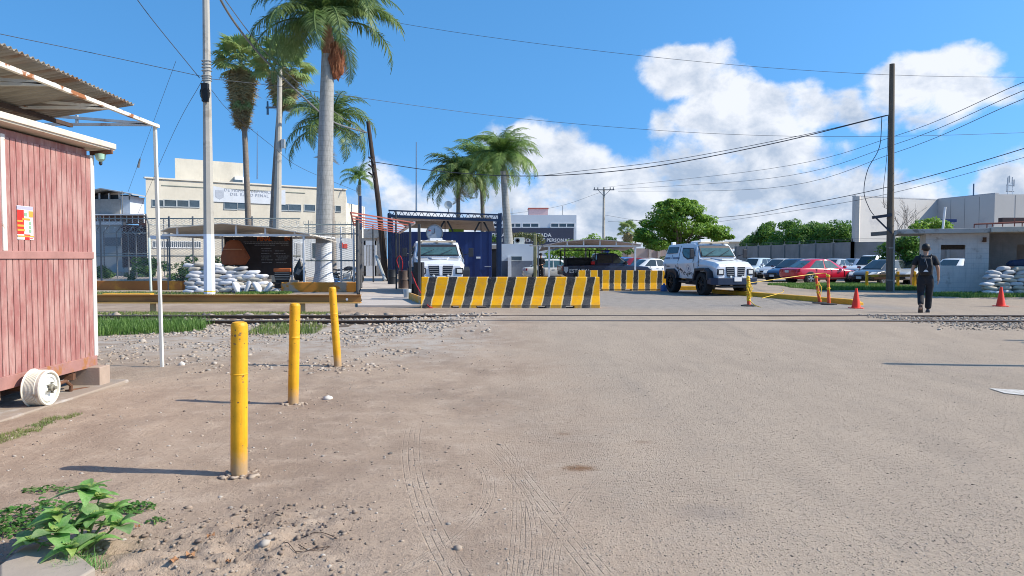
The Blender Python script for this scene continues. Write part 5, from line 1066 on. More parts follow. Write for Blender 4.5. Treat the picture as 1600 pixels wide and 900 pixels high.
# guard in black beside the canopy, standing
def guard(loc, rz, label, cloth, hs=1.0, rifle=False, lean=0):
    o = empty('person', loc, rz, label, 'person'); o.scale = (hs,) * 3
    J = dict(pel=((0, 0, .98), (.12, .09)), ch=((0, lean * .3, 1.30), (.15, .10)), nk=((0, lean * .42, 1.50), (.055, .055)), hd=((0, lean * .5 + .02, 1.64), (.075, .09)), hd3=((0, lean * .5 + .02, 1.75), (.06, .075)),
             ls=((-.18, lean * .4, 1.44), .058), le=((-.26, lean * .4 + .02, 1.18), .042), lw=((-.14, lean * .4 + .24, 1.10), .028), lp=((-.10, lean * .4 + .30, 1.10), (.034, .022)), rs=((.18, lean * .4, 1.44), .058), re=((.26, lean * .4 + .02, 1.18), .042), rw=((.14, lean * .4 + .22, 1.06), .028), rp=((.10, lean * .4 + .28, 1.06), (.034, .022)),
             lh=((-.09, 0, .93), .085), lk=((-.11, .02, .50), .058), la=((-.12, 0, .09), .042), lf=((-.13, .12, .04), .035), rh=((.09, 0, .93), .085), rk=((.11, .02, .50), .058), ra=((.12, 0, .09), .042), rf=((.13, .12, .04), .035))
    Ed = [('pel', 'ch'), ('ch', 'nk'), ('nk', 'hd'), ('hd', 'hd3'), ('ch', 'ls'), ('ls', 'le'), ('le', 'lw'), ('lw', 'lp'), ('ch', 'rs'), ('rs', 're'), ('re', 'rw'), ('rw', 'rp'), ('pel', 'lh'), ('lh', 'lk'), ('lk', 'la'), ('la', 'lf'), ('pel', 'rh'), ('rh', 'rk'), ('rk', 'ra'), ('ra', 'rf')]
    for s in 'lr':
        sg = -1 if s == 'l' else 1; p = Vector(J[s + 'p'][0])
        for i in range(4):
            q = p + Vector((-sg * .03, .02, (i - 1.5) * .018)); J['%s%da' % (s, i)] = (tuple(q), .010); q2 = q + Vector((-sg * (.035 + .008 * (i % 2)), -.01, -.004)); J['%s%db' % (s, i)] = (tuple(q2), .008); Ed += [(s + 'p', '%s%da' % (s, i)), ('%s%da' % (s, i), '%s%db' % (s, i))]
        q = p + Vector((0, -.01, .035)); J[s + 't'] = (tuple(q), .011); Ed += [(s + 'p', s + 't')]
    skin('body', J, Ed, M_SKIN, o, 'pel')
    k = lean; T = dict(hem=((0, 0, .90), (.15, .115)), ch=((0, k * .3, 1.30), (.185, .135)), up=((0, k * .4, 1.44), (.15, .10)), nk=((0, k * .42, 1.52), (.07, .07)), ls=((-.18, k * .4, 1.44), .078), le=((-.26, k * .4 + .02, 1.18), .062), lw=((-.15, k * .4 + .22, 1.105), .045), rs=((.18, k * .4, 1.44), .078), re=((.26, k * .4 + .02, 1.18), .062), rw=((.15, k * .4 + .20, 1.065), .045))
    T['h0'] = ((0, 0, .76), (.11, .09)); skin('jacket', T, [('h0', 'hem'), ('hem', 'ch'), ('ch', 'up'), ('up', 'nk'), ('up', 'ls'), ('ls', 'le'), ('le', 'lw'), ('up', 'rs'), ('rs', 're'), ('re', 'rw')], cloth, o, 'ch')
    T = dict(w=((0, 0, .96), (.14, .105)), lh=((-.1, 0, .80), .105), lk=((-.115, .02, .50), .082), la=((-.12, 0, .10), .07), rh=((.1, 0, .80), .105), rk=((.115, .02, .50), .082), ra=((.12, 0, .10), .07))
    skin('trousers', T, [('w', 'lh'), ('lh', 'lk'), ('lk', 'la'), ('w', 'rh'), ('rh', 'rk'), ('rk', 'ra')], cloth, o, 'w')
    for sg in (-1, 1): MB().box((sg * .125, .05, .045), (.10, .27, .09)).build('boot', M_BLACK, o, bevel=.03, seg=3)
    MB().lathe([(.11, 1.70), (.118, 1.73), (.10, 1.81), (.05, 1.845), (.005, 1.85)], 16, c=(0, k * .5 + .02, 0)).build('cap', cloth, o, smooth=True)
    if rifle:
        mb = MB(); mb.bar((-.25, k * .4 + .33, .98), (.38, k * .4 + .36, 1.22), .035, .07); mb.bar((-.02, k * .4 + .34, 1.05), (.0, k * .4 + .34, .88), .03, .05); mb.tube([(.38, k * .4 + .36, 1.22), (.62, k * .4 + .37, 1.31)], .012, 6)
        r_ = mb.build('rifle', M_BLACK, None); r_.parent = None; r_.matrix_world = Matrix.Translation(loc) @ Matrix.Rotation(rz, 4, 'Z') @ Matrix.Scale(hs, 4); tag(r_, 'black rifle held by the camouflaged guard behind the booth sandbags', 'rifle')
    return o
M_CAMO = mat('camouflage_cloth', (.035, .04, .03), .3, 6, .9, col2=(.09, .085, .055), c2lo=.48, c2hi=.54, c2scale=9)
guard((X(845, 45.5), 45.5, 0), radians(170), 'guard in black clothes standing under the left end of the middle canopy', M_SHIRT, .98)
guard((X(1603, 31.0), 31.0, .05), radians(205), 'camouflaged guard with a cap standing behind the booth sandbags at the right edge', M_CAMO, .94, True, .1)
mb = MB(); mb.loft([[(-.33, -.12, 0), (.36, -.12, 0), (.36, .12, 0), (-.33, .12, 0)], [(-.36, -.14, .12), (.36, -.14, .14), (.36, .14, .14), (-.36, .14, .12)], [(-.20, -.10, .24), (.30, -.10, .30), (.30, .10, .30), (-.20, .10, .24)]])
tag(mb.build('duffel_bag', mat('navy_canvas', (.015, .03, .075), .3, 12, .8, bump=.01, bscale=16), bevel=.05, seg=3, loc=(X(1588, 30.2), 30.2, Z(416, 30.2))), 'dark blue bag lying on a board on top of the booth sandbags', 'bag')
tag(MB().b2((X(1568, 30), 29.9, Z(419, 30)), (X(1640, 30), 30.4, Z(416.6, 30))).build('wooden_board', mat('reddish_board', (.40, .20, .13), .2, 5, .7), bevel=.005), 'reddish wooden board laid on top of the booth sandbags', 'board')
# ============================================================ BUILDINGS
def wallq(mb, a, b, z0, z1, th=.25, m=0):
    """vertical wall slab from a to b (xy), thickness away from the camera"""
    a = Vector((a[0], a[1], 0)); b = Vector((b[0], b[1], 0)); d_ = (b - a).normalized(); n_ = Vector((-d_.y, d_.x, 0)) * th
    mb.prism([a + Vector((0, 0, z0)), b + Vector((0, 0, z0)), b + n_ + Vector((0, 0, z0)), a + n_ + Vector((0, 0, z0))], (0, 0, z1 - z0), m); return mb
class Facade:
    """a flat front running from a to b; places panes, frames and letters on it"""
    def __init__(s, root, a, b): s.root = root; s.a = Vector((a[0], a[1], 0)); s.b = Vector((b[0], b[1], 0)); s.d = (s.b - s.a).normalized(); s.n = Vector((s.d.y, -s.d.x, 0)); s.L = (s.b - s.a).length
    def u(s, px):  # distance along the front where the sight line through column px meets it
        k = (px - 800) / F; return (k * s.a.y - s.a.x) / (s.d.x - k * s.d.y)
    def pt(s, u, z, off=0): return s.a + s.d * u + s.n * off + Vector((0, 0, z))
    def z(s, px, py): q = s.pt(s.u(px), 0); return Z(py, q.y)
    def quad(s, mb, u0, u1, z0, z1, off, th): mb.prism([s.pt(u0, z0, off), s.pt(u1, z0, off), s.pt(u1, z1, off), s.pt(u0, z1, off)], s.n * th); return mb
    def window(s, px0, px1, py0, py1, n, glass, frame, pxm=None, bars=0, fr=.05):
        u0, u1 = s.u(px0), s.u(px1); zt, zb = s.z(px0, py0), s.z(px0, py1)
        mb = MB(); s.quad(mb, u0, u1, zb, zt, -.05, .055); w_ = mb.build('window', glass, s.root)
        mb = MB(); s.quad(mb, u0 - fr, u1 + fr, zt, zt + fr, 0, .04); s.quad(mb, u0 - fr, u1 + fr, zb - fr * 1.5, zb, 0, .07); s.quad(mb, u0 - fr, u0, zb, zt, 0, .04); s.quad(mb, u1, u1 + fr, zb, zt, 0, .04)
        for k in range(1, n): uu = lerp(u0, u1, k / n); s.quad(mb, uu - fr * .6, uu + fr * .6, zb, zt, 0, .03)
        for k in range(1, bars): uu = lerp(u0, u1, k / bars); s.quad(mb, uu - .02, uu + .02, zb, zt, .01, .03)
        mb.build('frame', frame, w_); return w_
M_CREAM = mat('cream_render', (.56, .515, .43), .09, 1.2, .9, col2=(.46, .42, .35), c2lo=.55, c2hi=.75, c2scale=.4, streak=.18)
M_CREAM2 = mat('pale_cream', (.62, .58, .50), .07, 2, .9)
M_WGL = mat('office_glass', (.05, .065, .075), .3, 4, .12, spec=.8); M_ALU = mat('aluminium_frame', (.40, .42, .42), .1, 5, .4, metal=.3)
# --- cream courthouse on the left
A_ = (X(230, 60), 60.0); B_ = (X(541, 70.5), 70.5)
cb = empty('courthouse', (A_[0], A_[1], 0), label='large cream two-storey building with strip windows and a hanging court banner', cat='building')
fa = Facade(cb, A_, B_); Hc = Z(278.5, 60)
mb = MB(); k_ = 14 / 60; mb.prism([(A_[0], A_[1], -.1), (B_[0], B_[1], -.1), (B_[0] - 3, B_[1] + 14, -.1), (A_[0] * 1.24, A_[1] * 1.24 + 0, -.1)], (0, 0, Hc + .1))
w0 = mb.build('wall', M_CREAM, cb); par(w0, cb)
mb = MB(); fa.quad(mb, -.1, fa.L + .1, Hc, Hc + .12, -.3, .42); par(mb.build('parapet_cap', M_CREAM2), cb)
mb = MB(); q0 = fa.u(290); q1 = fa.u(399); zt_ = Z(260, 70); v0 = fa.pt(q0, Hc - .2, -3); v1 = fa.pt(q1, Hc - .2, -3); mb.prism([v0, v1, v1 + fa.n * -6, Vector((v0.x * 1.1, v0.y * 1.1, v0.z))], (0, 0, zt_ - Hc + .2)); par(mb.build('upper_storey', M_CREAM, cb), cb)
mb = MB(); q2 = fa.u(384); q3 = fa.u(407); mb.prism([fa.pt(q2, Hc + .05, -2.6), fa.pt(q3, Hc + .05, -2.6), fa.pt(q3, Hc + .9, -2.6), fa.pt(q2, Hc + .9, -2.6)], fa.n * -2); par(mb.build('roof_box', M_WHITE, cb), cb)
mb = MB(); mb.prism([fa.pt(fa.u(379), Hc + .25, -2.5), fa.pt(fa.u(395), Hc + .25, -2.5), fa.pt(fa.u(395), Hc + .6, -2.5), fa.pt(fa.u(379), Hc + .6, -2.5)], fa.n * .04); par(mb.build('vent_window', M_WGL, cb), cb)
mb = MB(); fa.quad(mb, 1.2, fa.L - 4, Hc - .52, Hc - .46, 0, .05); 
for px_ in (360, 418): uu = fa.u(px_); fa.quad(mb, uu - .03, uu + .03, Hc - 1.0, Hc - .5, 0, .05)
par(mb.build('conduit', mat('green_grey_pipe', (.22, .24, .20), rough=.6), cb), cb)
for (a, b, c, d_, n) in [(240, 257, 312.5, 322, 1), (259, 277, 312.5, 322, 1), (279, 296, 313, 322.5, 1), (298, 313, 313, 323, 1), (352, 372, 316, 326, 1), (373, 389, 316.5, 326, 1), (438, 451, 319, 328, 1), (452, 471, 319.5, 328.5, 1), (477, 493, 320, 329, 1), (517, 533, 321.5, 330, 2)]:
    par(fa.window(a, b, c, d_, n, M_WGL, M_ALU), cb)
par(fa.window(240, 314, 377, 386, 2, M_WGL, M_WHITE, bars=24), cb)
mb = MB(); u0, u1 = fa.u(333), fa.u(447); zt_ = fa.z(333, 290) ; zb_ = fa.z(333, 315)
for k in range(12):
    f0, f1 = k / 12, (k + 1) / 12; sg0, sg1 = .32 * 4 * f0 * (1 - f0), .32 * 4 * f1 * (1 - f1)
    mb.prism([fa.pt(lerp(u0, u1, f0), zb_, .06), fa.pt(lerp(u0, u1, f1), zb_, .06), fa.pt(lerp(u0, u1, f1), zt_ - sg1, .06), fa.pt(lerp(u0, u1, f0), zt_ - sg0, .06)], fa.n * .03)
bn_ = mb.build('banner', mat('banner_cloth', (.52, .55, .60), .08, 2, .8, stretch=(1, 1, .5))); tag(bn_, 'pale sagging cloth banner with grey court lettering on the cream building', 'banner')
fang = math.atan2(fa.d.y, fa.d.x); M_BLET = mat('faded_letter_blue', (.30, .33, .40), rough=.8)
def wall_text(F_, s, px, py, size, m_, parent, off=.1, sp=1.0, bold=.0):
    q = F_.pt(F_.u(px), F_.z(px, py), off); return link('lettering', text_mesh(s, size, m_, .008, 'LEFT', sp, bold), parent, q, (pi / 2, 0, math.atan2(F_.d.y, F_.d.x)))
wall_text(fa, 'DE PRIMERA INSTANCIA', 352, 298.8, .36, M_BLET, bn_, .1, 1.12); wall_text(fa, 'DEL RAMO PENAL', 361, 305.5, .36, M_BLET, bn_, .1, 1.18)
mb = MB(); uu = fa.u(338); zz = fa.z(338, 306); mb.prism([fa.pt(uu, zz + .5, .09), fa.pt(uu + .7, zz + .5, .09), fa.pt(uu + .7, zz - .1, .09), fa.pt(uu + .35, zz - .3, .09), fa.pt(uu, zz - .1, .09)], fa.n * .01); mb.build('crest', mat('faded_crest', (.36, .39, .45), rough=.8), bn_)
# side wall returning, its sunlit brightness put into a paler cream, then portico wall with doors behind the fence
mb = MB(); wallq(mb, B_, (B_[0] + .7, 76), -.1, Hc - 1.2, .3); par(mb.build('side_wall', M_CREAM2, cb), cb)
# low white entrance block
eb = empty('entrance_block', (X(470, 57), 57, 0), label='low white entrance block with barred windows and a dark doorway behind the big palm', cat='building')
e0 = (X(458, 55), 55.0); e1 = (X(552, 57), 57.0); fe = Facade(eb, e0, e1)
mb = MB(); wallq(mb, e0, e1, 0, Z(372, 56), 3); par(mb.build('wall', mat('white_grey_render', (.52, .54, .56), .08, 2, .85), eb), eb)
for (a, b, c, d_, n, br) in [(463, 473, 380, 404, 1, 7), (488, 494, 380, 404, 1, 0)]: par(fe.window(a, b, c, d_, n, M_WGL, M_WHITE, bars=br), eb)
mb = MB(); fe.quad(mb, fe.u(519), fe.u(526), 0, fe.z(519, 380), -.05, .07); par(mb.build('door', M_STEELG, eb), eb)
mb = MB(); fe.quad(mb, fe.u(532), fe.u(536), fe.z(532, 387), fe.z(532, 379), 0, .05); fe.quad(mb, fe.u(537), fe.u(543), fe.z(537, 388), fe.z(537, 381), 0, .05); par(mb.build('notice', mat('red_notice', (.55, .06, .04), rough=.6), eb), eb)
# --- guard tower block, far left
tb = empty('guard_tower', (X(175, 78), 78, 0), label='grey prison watchtower with a flat-gabled roof and dark upper windows', cat='watchtower')
def Bx(px0, px1, py0, py1, Y, d): return ((X(px0, Y), Y, Z(py1, Y)), (X(px1, Y), Y + d, Z(py0, Y)))
mb = MB(); mb.b2(*Bx(143, 189, 311, 336, 78, 3)); par(mb.build('wall', mat('watchtower_block', (.30, .29, .27), .15, 3, .9), tb), tb)
mb = MB(); mb.b2(*Bx(189.5, 205, 306, 336, 78.2, 3)); par(mb.build('side_wall', mat('pale_blue_wall', (.50, .55, .60), .1, 3, .8), tb), tb)
mb = MB(); mb.b2(*Bx(144, 203, 304, 311.5, 78.6, 2.2)); par(mb.build('window_band', M_BLACK, tb), tb)
mb = MB()
for px_ in (143.5, 157, 172, 188, 204): mb.b2(*Bx(px_ - .8, px_ + .8, 302, 312, 78.2, .2))
par(mb.build('mullions', M_WHITE, tb), tb)
mb = MB(); z1 = Z(302, 78); zr_ = Z(295, 78); mb.prism([(X(134, 78), 77, z1), (X(168, 78), 77, zr_), (X(216, 78), 77, Z(304, 78)), (X(216, 78), 77, Z(305.5, 78)), (X(168, 78), 77, zr_ - .12), (X(134, 78), 77, z1 - .12)], (0, 5, 0)); par(mb.build('roof', mat('tin_roof_grey', (.35, .35, .34), rough=.6), tb), tb)
mb = MB(); mb.b2(*Bx(140, 230, 336, 348, 78, 3)); par(mb.build('walkway_band', mat('rust_band', (.26, .15, .11), .3, 3, .9), tb), tb)
mb = MB(); mb.b2(*Bx(140, 226, 334.5, 336, 76.5, 1.5)); mb.b2(*Bx(143, 193, 346, 351, 77.2, .6))
for px_ in range(145, 230, 9): mb.b2(*Bx(px_ - .4, px_ + .4, 336, 348, 77, .1))
par(mb.build('railing', M_WHITE, tb), tb)
mb = MB(); mb.b2(*Bx(218, 231, 334, 352, 79.6, 2)); par(mb.build('roof_dome', mat('terracotta', (.50, .16, .08), rough=.8), tb), tb)
mb = MB(); mb.b2(*Bx(136, 194, 350, 425, 77.5, 4)); par(mb.build('base_wall', mat('base_grey_render', (.38, .39, .38), .1, 1, .9), tb), tb)
mb = MB(); mb.b2(*Bx(164, 190, 371, 384, 77.4, .1)); par(mb.build('base_window', M_STEELG, tb), tb)
for px_, y0_, y1_ in ((140, 288, 336), (193, 298, 420)): mb = MB(); mb.tube([(X(px_, 76.8), 76.8, Z(y1_, 76.8)), (X(px_, 76.8), 76.8, Z(y0_, 76.8))], .05, 6); par(mb.build('mast', M_STEELG, tb), tb)
mb = MB(); mb.b2(*Bx(191, 229, 353, 418, 66, .3)); mb.b2(*Bx(190, 230, 352, 356, 65.9, .4))
for k in range(12): mb.b2(*Bx(192 + k * 3.1, 192.7 + k * 3.1, 357, 418, 65.85, .2))
tag(mb.build('metal_gate', mat('rust_red_gate', (.11, .05, .04), .25, 2, .8)), 'dark rust-red sheet metal gate left of the cream building', 'gate')

# --- blue-banded public office behind the palms
fb = empty('public_office', (X(770, 92), 92, 0), label='white office building with a dark slate name band, behind the centre palms', cat='building')
f0 = (X(756, 92), 92.0); f1 = (X(900.5, 92), 92.0); ff_ = Facade(fb, f0, f1); Zt = Z(336, 92)
M_OW = mat('office_white', (.62, .66, .70), .04, 1, .85)
mb = MB(); wallq(mb, f0, f1, 0, Zt, 10); par(mb.build('wall', M_OW, fb), fb)
mb = MB(); ff_.quad(mb, .2, ff_.u(896), Z(386, 92), Z(356, 92), 0, .12); par(mb.build('name_band', mat('slate_band', (.05, .058, .09), .05, 1, .6), fb), fb)
for (a, b, n) in [(796, 813, 2), (817, 841, 2), (861, 897, 3)]: par(ff_.window(a, b, 349.5, 354.5, n, M_WGL, M_WHITE, fr=.10), fb)
mb = MB(); mb.b2(*Bx(826, 856, 325.5, 337, 96, 3)); par(mb.build('roof_house', mat('pink_render', (.62, .40, .38), rough=.8), fb), fb)
mb = MB(); mb.b2(*Bx(825, 857, 324.6, 326.4, 95.9, 3.2)); par(mb.build('roof_house_cap', mat('brick_red', (.40, .10, .07), rough=.8), fb), fb)
M_SIGNW = mat('sign_white', (.75, .75, .75), var=.0, rough=.5)
q_ = wall_text(ff_, 'FISCALIA ESPECIALIZADA', 768.3, 370.0, .62, M_SIGNW, fb, .14, 1.0, .012); q_.matrix_parent_inverse = Matrix.Translation(-Vector(fb.location)); q_.scale = (1.0, 1, 1)
tw = max(v.co.x for v in q_.data.vertices); q_.scale[0] = (X(861.5, 92) - X(768.3, 92)) / tw
q_ = wall_text(ff_, 'EN DESAPARICION DE PERSONAS', 776, 377.6, .56, M_SIGNW, fb, .14, 1.0, .01); q_.matrix_parent_inverse = Matrix.Translation(-Vector(fb.location)); tw = max(v.co.x for v in q_.data.vertices); q_.scale[0] = (X(890, 92) - X(776, 92)) / tw
for px_, h_ in ((879, 1.2), (800, .9)): mb = MB(); mb.tube([(X(px_, 93), 93, Zt), (X(px_, 93), 93, Zt + h_)], .04, 5); par(mb.build('antenna', M_STEELG, fb), fb)
# low white annex with AC unit
an = empty('annex_building', (X(800, 58), 58, 0), label='low white and grey annex with an air conditioner on its roof, behind the long barrier', cat='building')
f0 = (X(768, 58), 58.0); f1 = (X(832, 58), 58.0); fn = Facade(an, f0, f1)
mb = MB(); wallq(mb, f0, f1, Z(407.5, 58), Z(381, 58), 6); par(mb.build('wall', M_OW, an), an)
mb = MB(); wallq(mb, f0, f1, 0, Z(407.5, 58), 6); par(mb.build('grey_dado', mat('dado_grey', (.13, .15, .19), rough=.7), an), an)
par(fn.window(799, 815, 401, 406.5, 1, M_WGL, M_ALU, fr=.03), an)
mb = MB(); mb.b2(*Bx(768, 777, 383, 389, 57.6, .5)); par(mb.build('door_canopy', mat('canopy_concrete', (.38, .33, .27), rough=.9), an), an)
mb = MB(); mb.b2(*Bx(768.5, 776, 389, 440, 57.9, .15)); par(mb.build('door', M_BLACK, an), an)
mb = MB(); mb.b2(*Bx(793.5, 799, 402, 440, 57.2, 1)); par(mb.build('side_pier', M_WHITE, an), an)
ac = empty('air_conditioner', (X(811, 59), 59, Z(381, 58)), label='off-white air conditioner unit standing on the annex roof', cat='air conditioner'); wv = X(819, 59) - X(802.5, 59)
MB().box((0, 0, .26), (wv, .35, .52)).build('case', mat('ac_beige', (.55, .54, .48), rough=.5), ac, bevel=.02)
mb = MB(); mb.lathe([(.005, -.2), (.2, -.2), (.2, -.175), (.17, -.175), (.17, -.19), (.005, -.19)], 20, c=(-.12, 0, .28), axis='Y')
for k in range(5): mb.lathe([(.03 * k + .03, -.195), (.03 * k + .038, -.195), (.03 * k + .038, -.205), (.03 * k + .03, -.205)], 20, c=(-.12, 0, .28), axis='Y')
mb.build('fan_grille', M_STEELG, ac)
# right part of office behind canopy, with a window and wall
wb = empty('rear_wall_building', (X(870, 75), 75, 0), label='plain white building with one dark window seen beneath the middle canopy', cat='building')
mb = MB(); mb.b2(*Bx(832, 915, 384, 432, 75, 4)); par(mb.build('wall', M_OW, wb), wb); mb = MB(); mb.b2(*Bx(862, 876, 386, 393, 74.9, .12)); par(mb.build('window', M_WGL, wb), wb)
# pinkish perimeter wall far centre
pk = empty('perimeter_wall', (X(1000, 108), 108, 0), label='pinkish plastered perimeter wall with piers behind the central cars', cat='wall')
mb = MB(); mb.b2(*Bx(925, 1060, 388, 411, 108, .4)); par(mb.build('wall', mat('pink_plaster', (.42, .33, .29), .12, .6, .9), pk), pk)
for px_ in (944, 984, 1016, 1030): mb = MB(); mb.b2(*Bx(px_ - 2, px_ + 2, 387, 411, 107.6, .5)); par(mb.build('pier', mat('pier_cream', (.50, .42, .36), rough=.9), pk), pk)
mb = MB(); mb.b2(*Bx(948, 959, 390, 411, 106, 1)); tag(mb.build('white_shed', M_OW, bevel=.02), 'small white box shed against the pinkish perimeter wall', 'shed')
mb = MB(); mb.b2(*Bx(1118, 1162, 378, 388, 140, 6)); mb.b2(*Bx(1116, 1163, 377.3, 378.6, 139.6, 6.5)); tag(mb.build('warehouse', mat('beige_far', (.48, .45, .38), rough=.9)), 'low beige warehouse peeping over the concrete wall, right of the broad tree', 'building')

# --- concrete panel wall on the right
cw = empty('concrete_wall', (X(1149, 100), 100, 0), label='long grey concrete panel wall behind the right-hand car park', cat='wall')
c0 = (X(1149, 100), 100.0); c1 = (X(1331, 72), 72.0); c2 = (X(1560, 66), 66.0); Hw = 3.05
M_CW = mat('grey_panels', (.25, .24, .235), .18, .8, .9, col2=(.23, .22, .20), c2lo=.5, c2hi=.7, c2scale=.5, streak=.2)
for a, b in ((c0, c1), (c1, c2)):
    mb = MB(); wallq(mb, a, b, 0, Hw, .2); par(mb.build('wall', M_CW, cw), cw)
    Lw = math.dist(a, b); n = int(Lw / 3.3)
    for k in range(n + 1):
        f_ = k / n; x = lerp(a[0], b[0], f_); y = lerp(a[1], b[1], f_); mb = MB(); mb.box((x, y - .1, (Hw + .05) / 2), (.26, .26, Hw + .05)); mb.bar((x, y - .1, Hw), (x, y - .1, Hw + .35), .05); par(mb.build('pier', mat('pier_grey', (.24, .235, .225), .1, 2, .9), cw), cw)
    mb = MB()
    for zz in (Hw + .18, Hw + .32): mb.bar((a[0], a[1] - .1, zz), (b[0], b[1] - .1, zz), .018)
    par(mb.build('barbed_wire', M_STEELG, cw), cw)
# --- grey hall on the right
gh = empty('warehouse_hall', (X(1335, 78), 78, 0), label='tall plain pale grey hall with a beige right-hand face behind the booth', cat='building')
h = 8.0; p0, p1, p2, p3 = (X(1335, 78), 78.0), (X(1463, 83), 83.0), (X(1552, 75.5), 75.5), (X(1680, 76), 76.0)
M_HG = mat('hall_grey', (.55, .53, .505), .05, .5, .9, col2=(.46, .45, .45), c2scale=.3); M_HB = mat('hall_beige', (.60, .55, .49), .05, .5, .9)
for a, b, m_, h_ in ((p0, p1, M_HG, 8.0), (p1, p2, M_HG, 8.05)):
    mb = MB(); wallq(mb, a, b, 0, h_, .4); par(mb.build('wall', m_, gh), gh); mb = MB(); wallq(mb, (a[0], a[1] - .03), (b[0], b[1] - .03), h_, h_ + .10, .5); par(mb.build('coping', mat('coping_grey', (.46, .46, .47), rough=.8), gh), gh)
mb = MB(); wallq(mb, p2, p3, 0, 8.0, .4); par(mb.build('beige_wall', M_HB, gh), gh)
mb = MB(); wallq(mb, p0, (p0[0] + 9, 92), 0, 8.0, -.4); par(mb.build('side_wall', M_HB, gh), gh)
mb = MB(); mb.b2((p1[0] - 1, 83.5, 7.6), (p3[0], 92, 7.7)); par(mb.build('roof', M_HG, gh), gh)
fh = Facade(gh, p1, p2); fh2 = Facade(gh, p2, p3)
mb = MB()
for k in range(1, 4): uu = fh.L * k / 4; fh.quad(mb, uu - .02, uu + .02, .5, 7.9, 0, .012)
fh.quad(mb, 0, fh.L, 3.9, 3.94, 0, .012); 
for k in range(1, 4): uu = fh2.L * k / 4; fh2.quad(mb, uu - .02, uu + .02, .5, 7.9, 0, .012)
par(mb.build('panel_joints', mat('joint_grey', (.22, .22, .22), rough=.9), gh), gh)
# dark lintel awnings
mb = MB(); mb.b2((X(1463, 70), 70, Z(347, 70)), (X(1514, 68), 70.5, Z(342.5, 70))); tag(mb.build('awning_beam', M_NAVY), 'dark navy beam awning on the grey hall above the booth roof', 'awning')
mb = MB(); mb.b2((X(1565, 66), 66, Z(348.5, 66)), (X(1660, 66), 66.6, Z(340, 66))); tag(mb.build('awning_beam', mat('dark_brown_sheet', (.05, .03, .03), rough=.7)), 'dark brown awning at the right edge above the booth roof', 'awning')
mb = MB(); mb.tube([(X(1518.5, 74), 74, Z(306, 74)), (X(1518.5, 74), 74, Z(287, 74))], .07, 6); tag(mb.build('roof_mast', mat('blue_mast', (.06, .12, .2), rough=.5)), 'short blue mast on the roof edge of the grey hall', 'mast')
ct = empty('cell_antenna', (X(1575, 79), 79, 8), label='white mobile phone antenna cluster on the hall roof at the right', cat='antenna')
for dx_, h0, h1 in ((-.22, .0, 2.2), (.28, .0, 2.0)): MB().tube([(dx_, 0, h0 - .3), (dx_, 0, h1)], .045, 8).build('mast', M_WHITE, ct, smooth=True)
for dx_, z_ in ((-.32, 1.7), (-.12, 1.9), (.38, 1.5), (.18, 1.75), (-.36, 1.0)): MB().box((dx_, -.08, z_), (.10, .08, .75)).build('panel_antenna', mat('panel_grey', (.42, .44, .46), rough=.5), ct, bevel=.02)
mb = MB(); mb.bar((-.4, 0, 1.2), (.45, 0, 1.2), .05); mb.bar((-.4, 0, .6), (.45, 0, .6), .05); mb.build('crossbar', M_STEELG, ct)

# --- concrete booth
bt = empty('guard_booth', (X(1490, 32), 32, 0), label='whitewashed concrete block guard booth with open windows and a flat slab roof', cat='booth')
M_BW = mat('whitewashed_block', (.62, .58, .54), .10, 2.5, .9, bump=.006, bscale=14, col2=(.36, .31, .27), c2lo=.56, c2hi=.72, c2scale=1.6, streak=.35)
M_BI = mat('shaded_grey_block', (.24, .225, .21), .15, 3, .95, bump=.006, bscale=14, streak=.3)  # inner walls darker than the whitewash: recess shade put into the colour
xl, xr = X(1446, 32), X(1543, 32); zr = Z(365, 32); yb0, yb1 = 32.0, 35.2
wx0, wx1 = X(1470, 32), X(1507.5, 32); wz0, wz1 = Z(415, 32), Z(382.5, 32); th = .18
def wall_with_hole(mb, x0, x1, y, z0, z1, hx0, hx1, hz0, hz1, th):
    mb.b2((x0, y, z0), (hx0, y + th, z1)); mb.b2((hx1, y, z0), (x1, y + th, z1)); mb.b2((hx0, y, z0), (hx1, y + th, hz0)); mb.b2((hx0, y, hz1), (hx1, y + th, z1))
mb = MB(); wall_with_hole(mb, xl, xr, yb0, 0, zr, wx0, wx1, wz0, wz1, th); par(mb.build('front_wall', M_BW, bt), bt)
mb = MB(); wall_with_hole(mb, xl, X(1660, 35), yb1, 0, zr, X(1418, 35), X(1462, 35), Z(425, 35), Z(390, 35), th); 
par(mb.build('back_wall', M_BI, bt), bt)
mb = MB(); mb.b2((xl, yb0 + th, 0), (xl + th, yb1, zr)); par(mb.build('left_wall', M_BW, bt), bt)
mb = MB(); mb.b2((xr - .26, yb0 + th, 0), (xr, 33.2, zr)); par(mb.build('pier_wall', M_BW, bt), bt)
# recessed grey wall with the big opening towards the car park
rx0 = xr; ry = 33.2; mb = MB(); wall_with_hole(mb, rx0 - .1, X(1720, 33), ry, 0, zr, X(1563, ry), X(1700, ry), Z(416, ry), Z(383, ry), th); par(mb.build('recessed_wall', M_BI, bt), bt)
mb = MB(); mb.b2((X(1412, 31.4), 31.4, zr), (xr - .05, 35.6, zr + .20)); par(mb.build('roof_slab', mat('stained_slab', (.42, .40, .37), .15, 2, .9, col2=(.20, .18, .16), c2lo=.52, c2hi=.65, c2scale=2.2, bump=.006, bscale=12), bt, bevel=.02), bt)
mb = MB(); mb.b2((xr - .05, 31.2, zr + .02), (X(1740, 32), 35.6, zr + .24)); par(mb.build('roof_slab', mat('cream_slab', (.55, .50, .42), .12, 2, .9, col2=(.28, .24, .20), c2lo=.55, c2hi=.68, c2scale=2.5), bt, bevel=.02), bt)
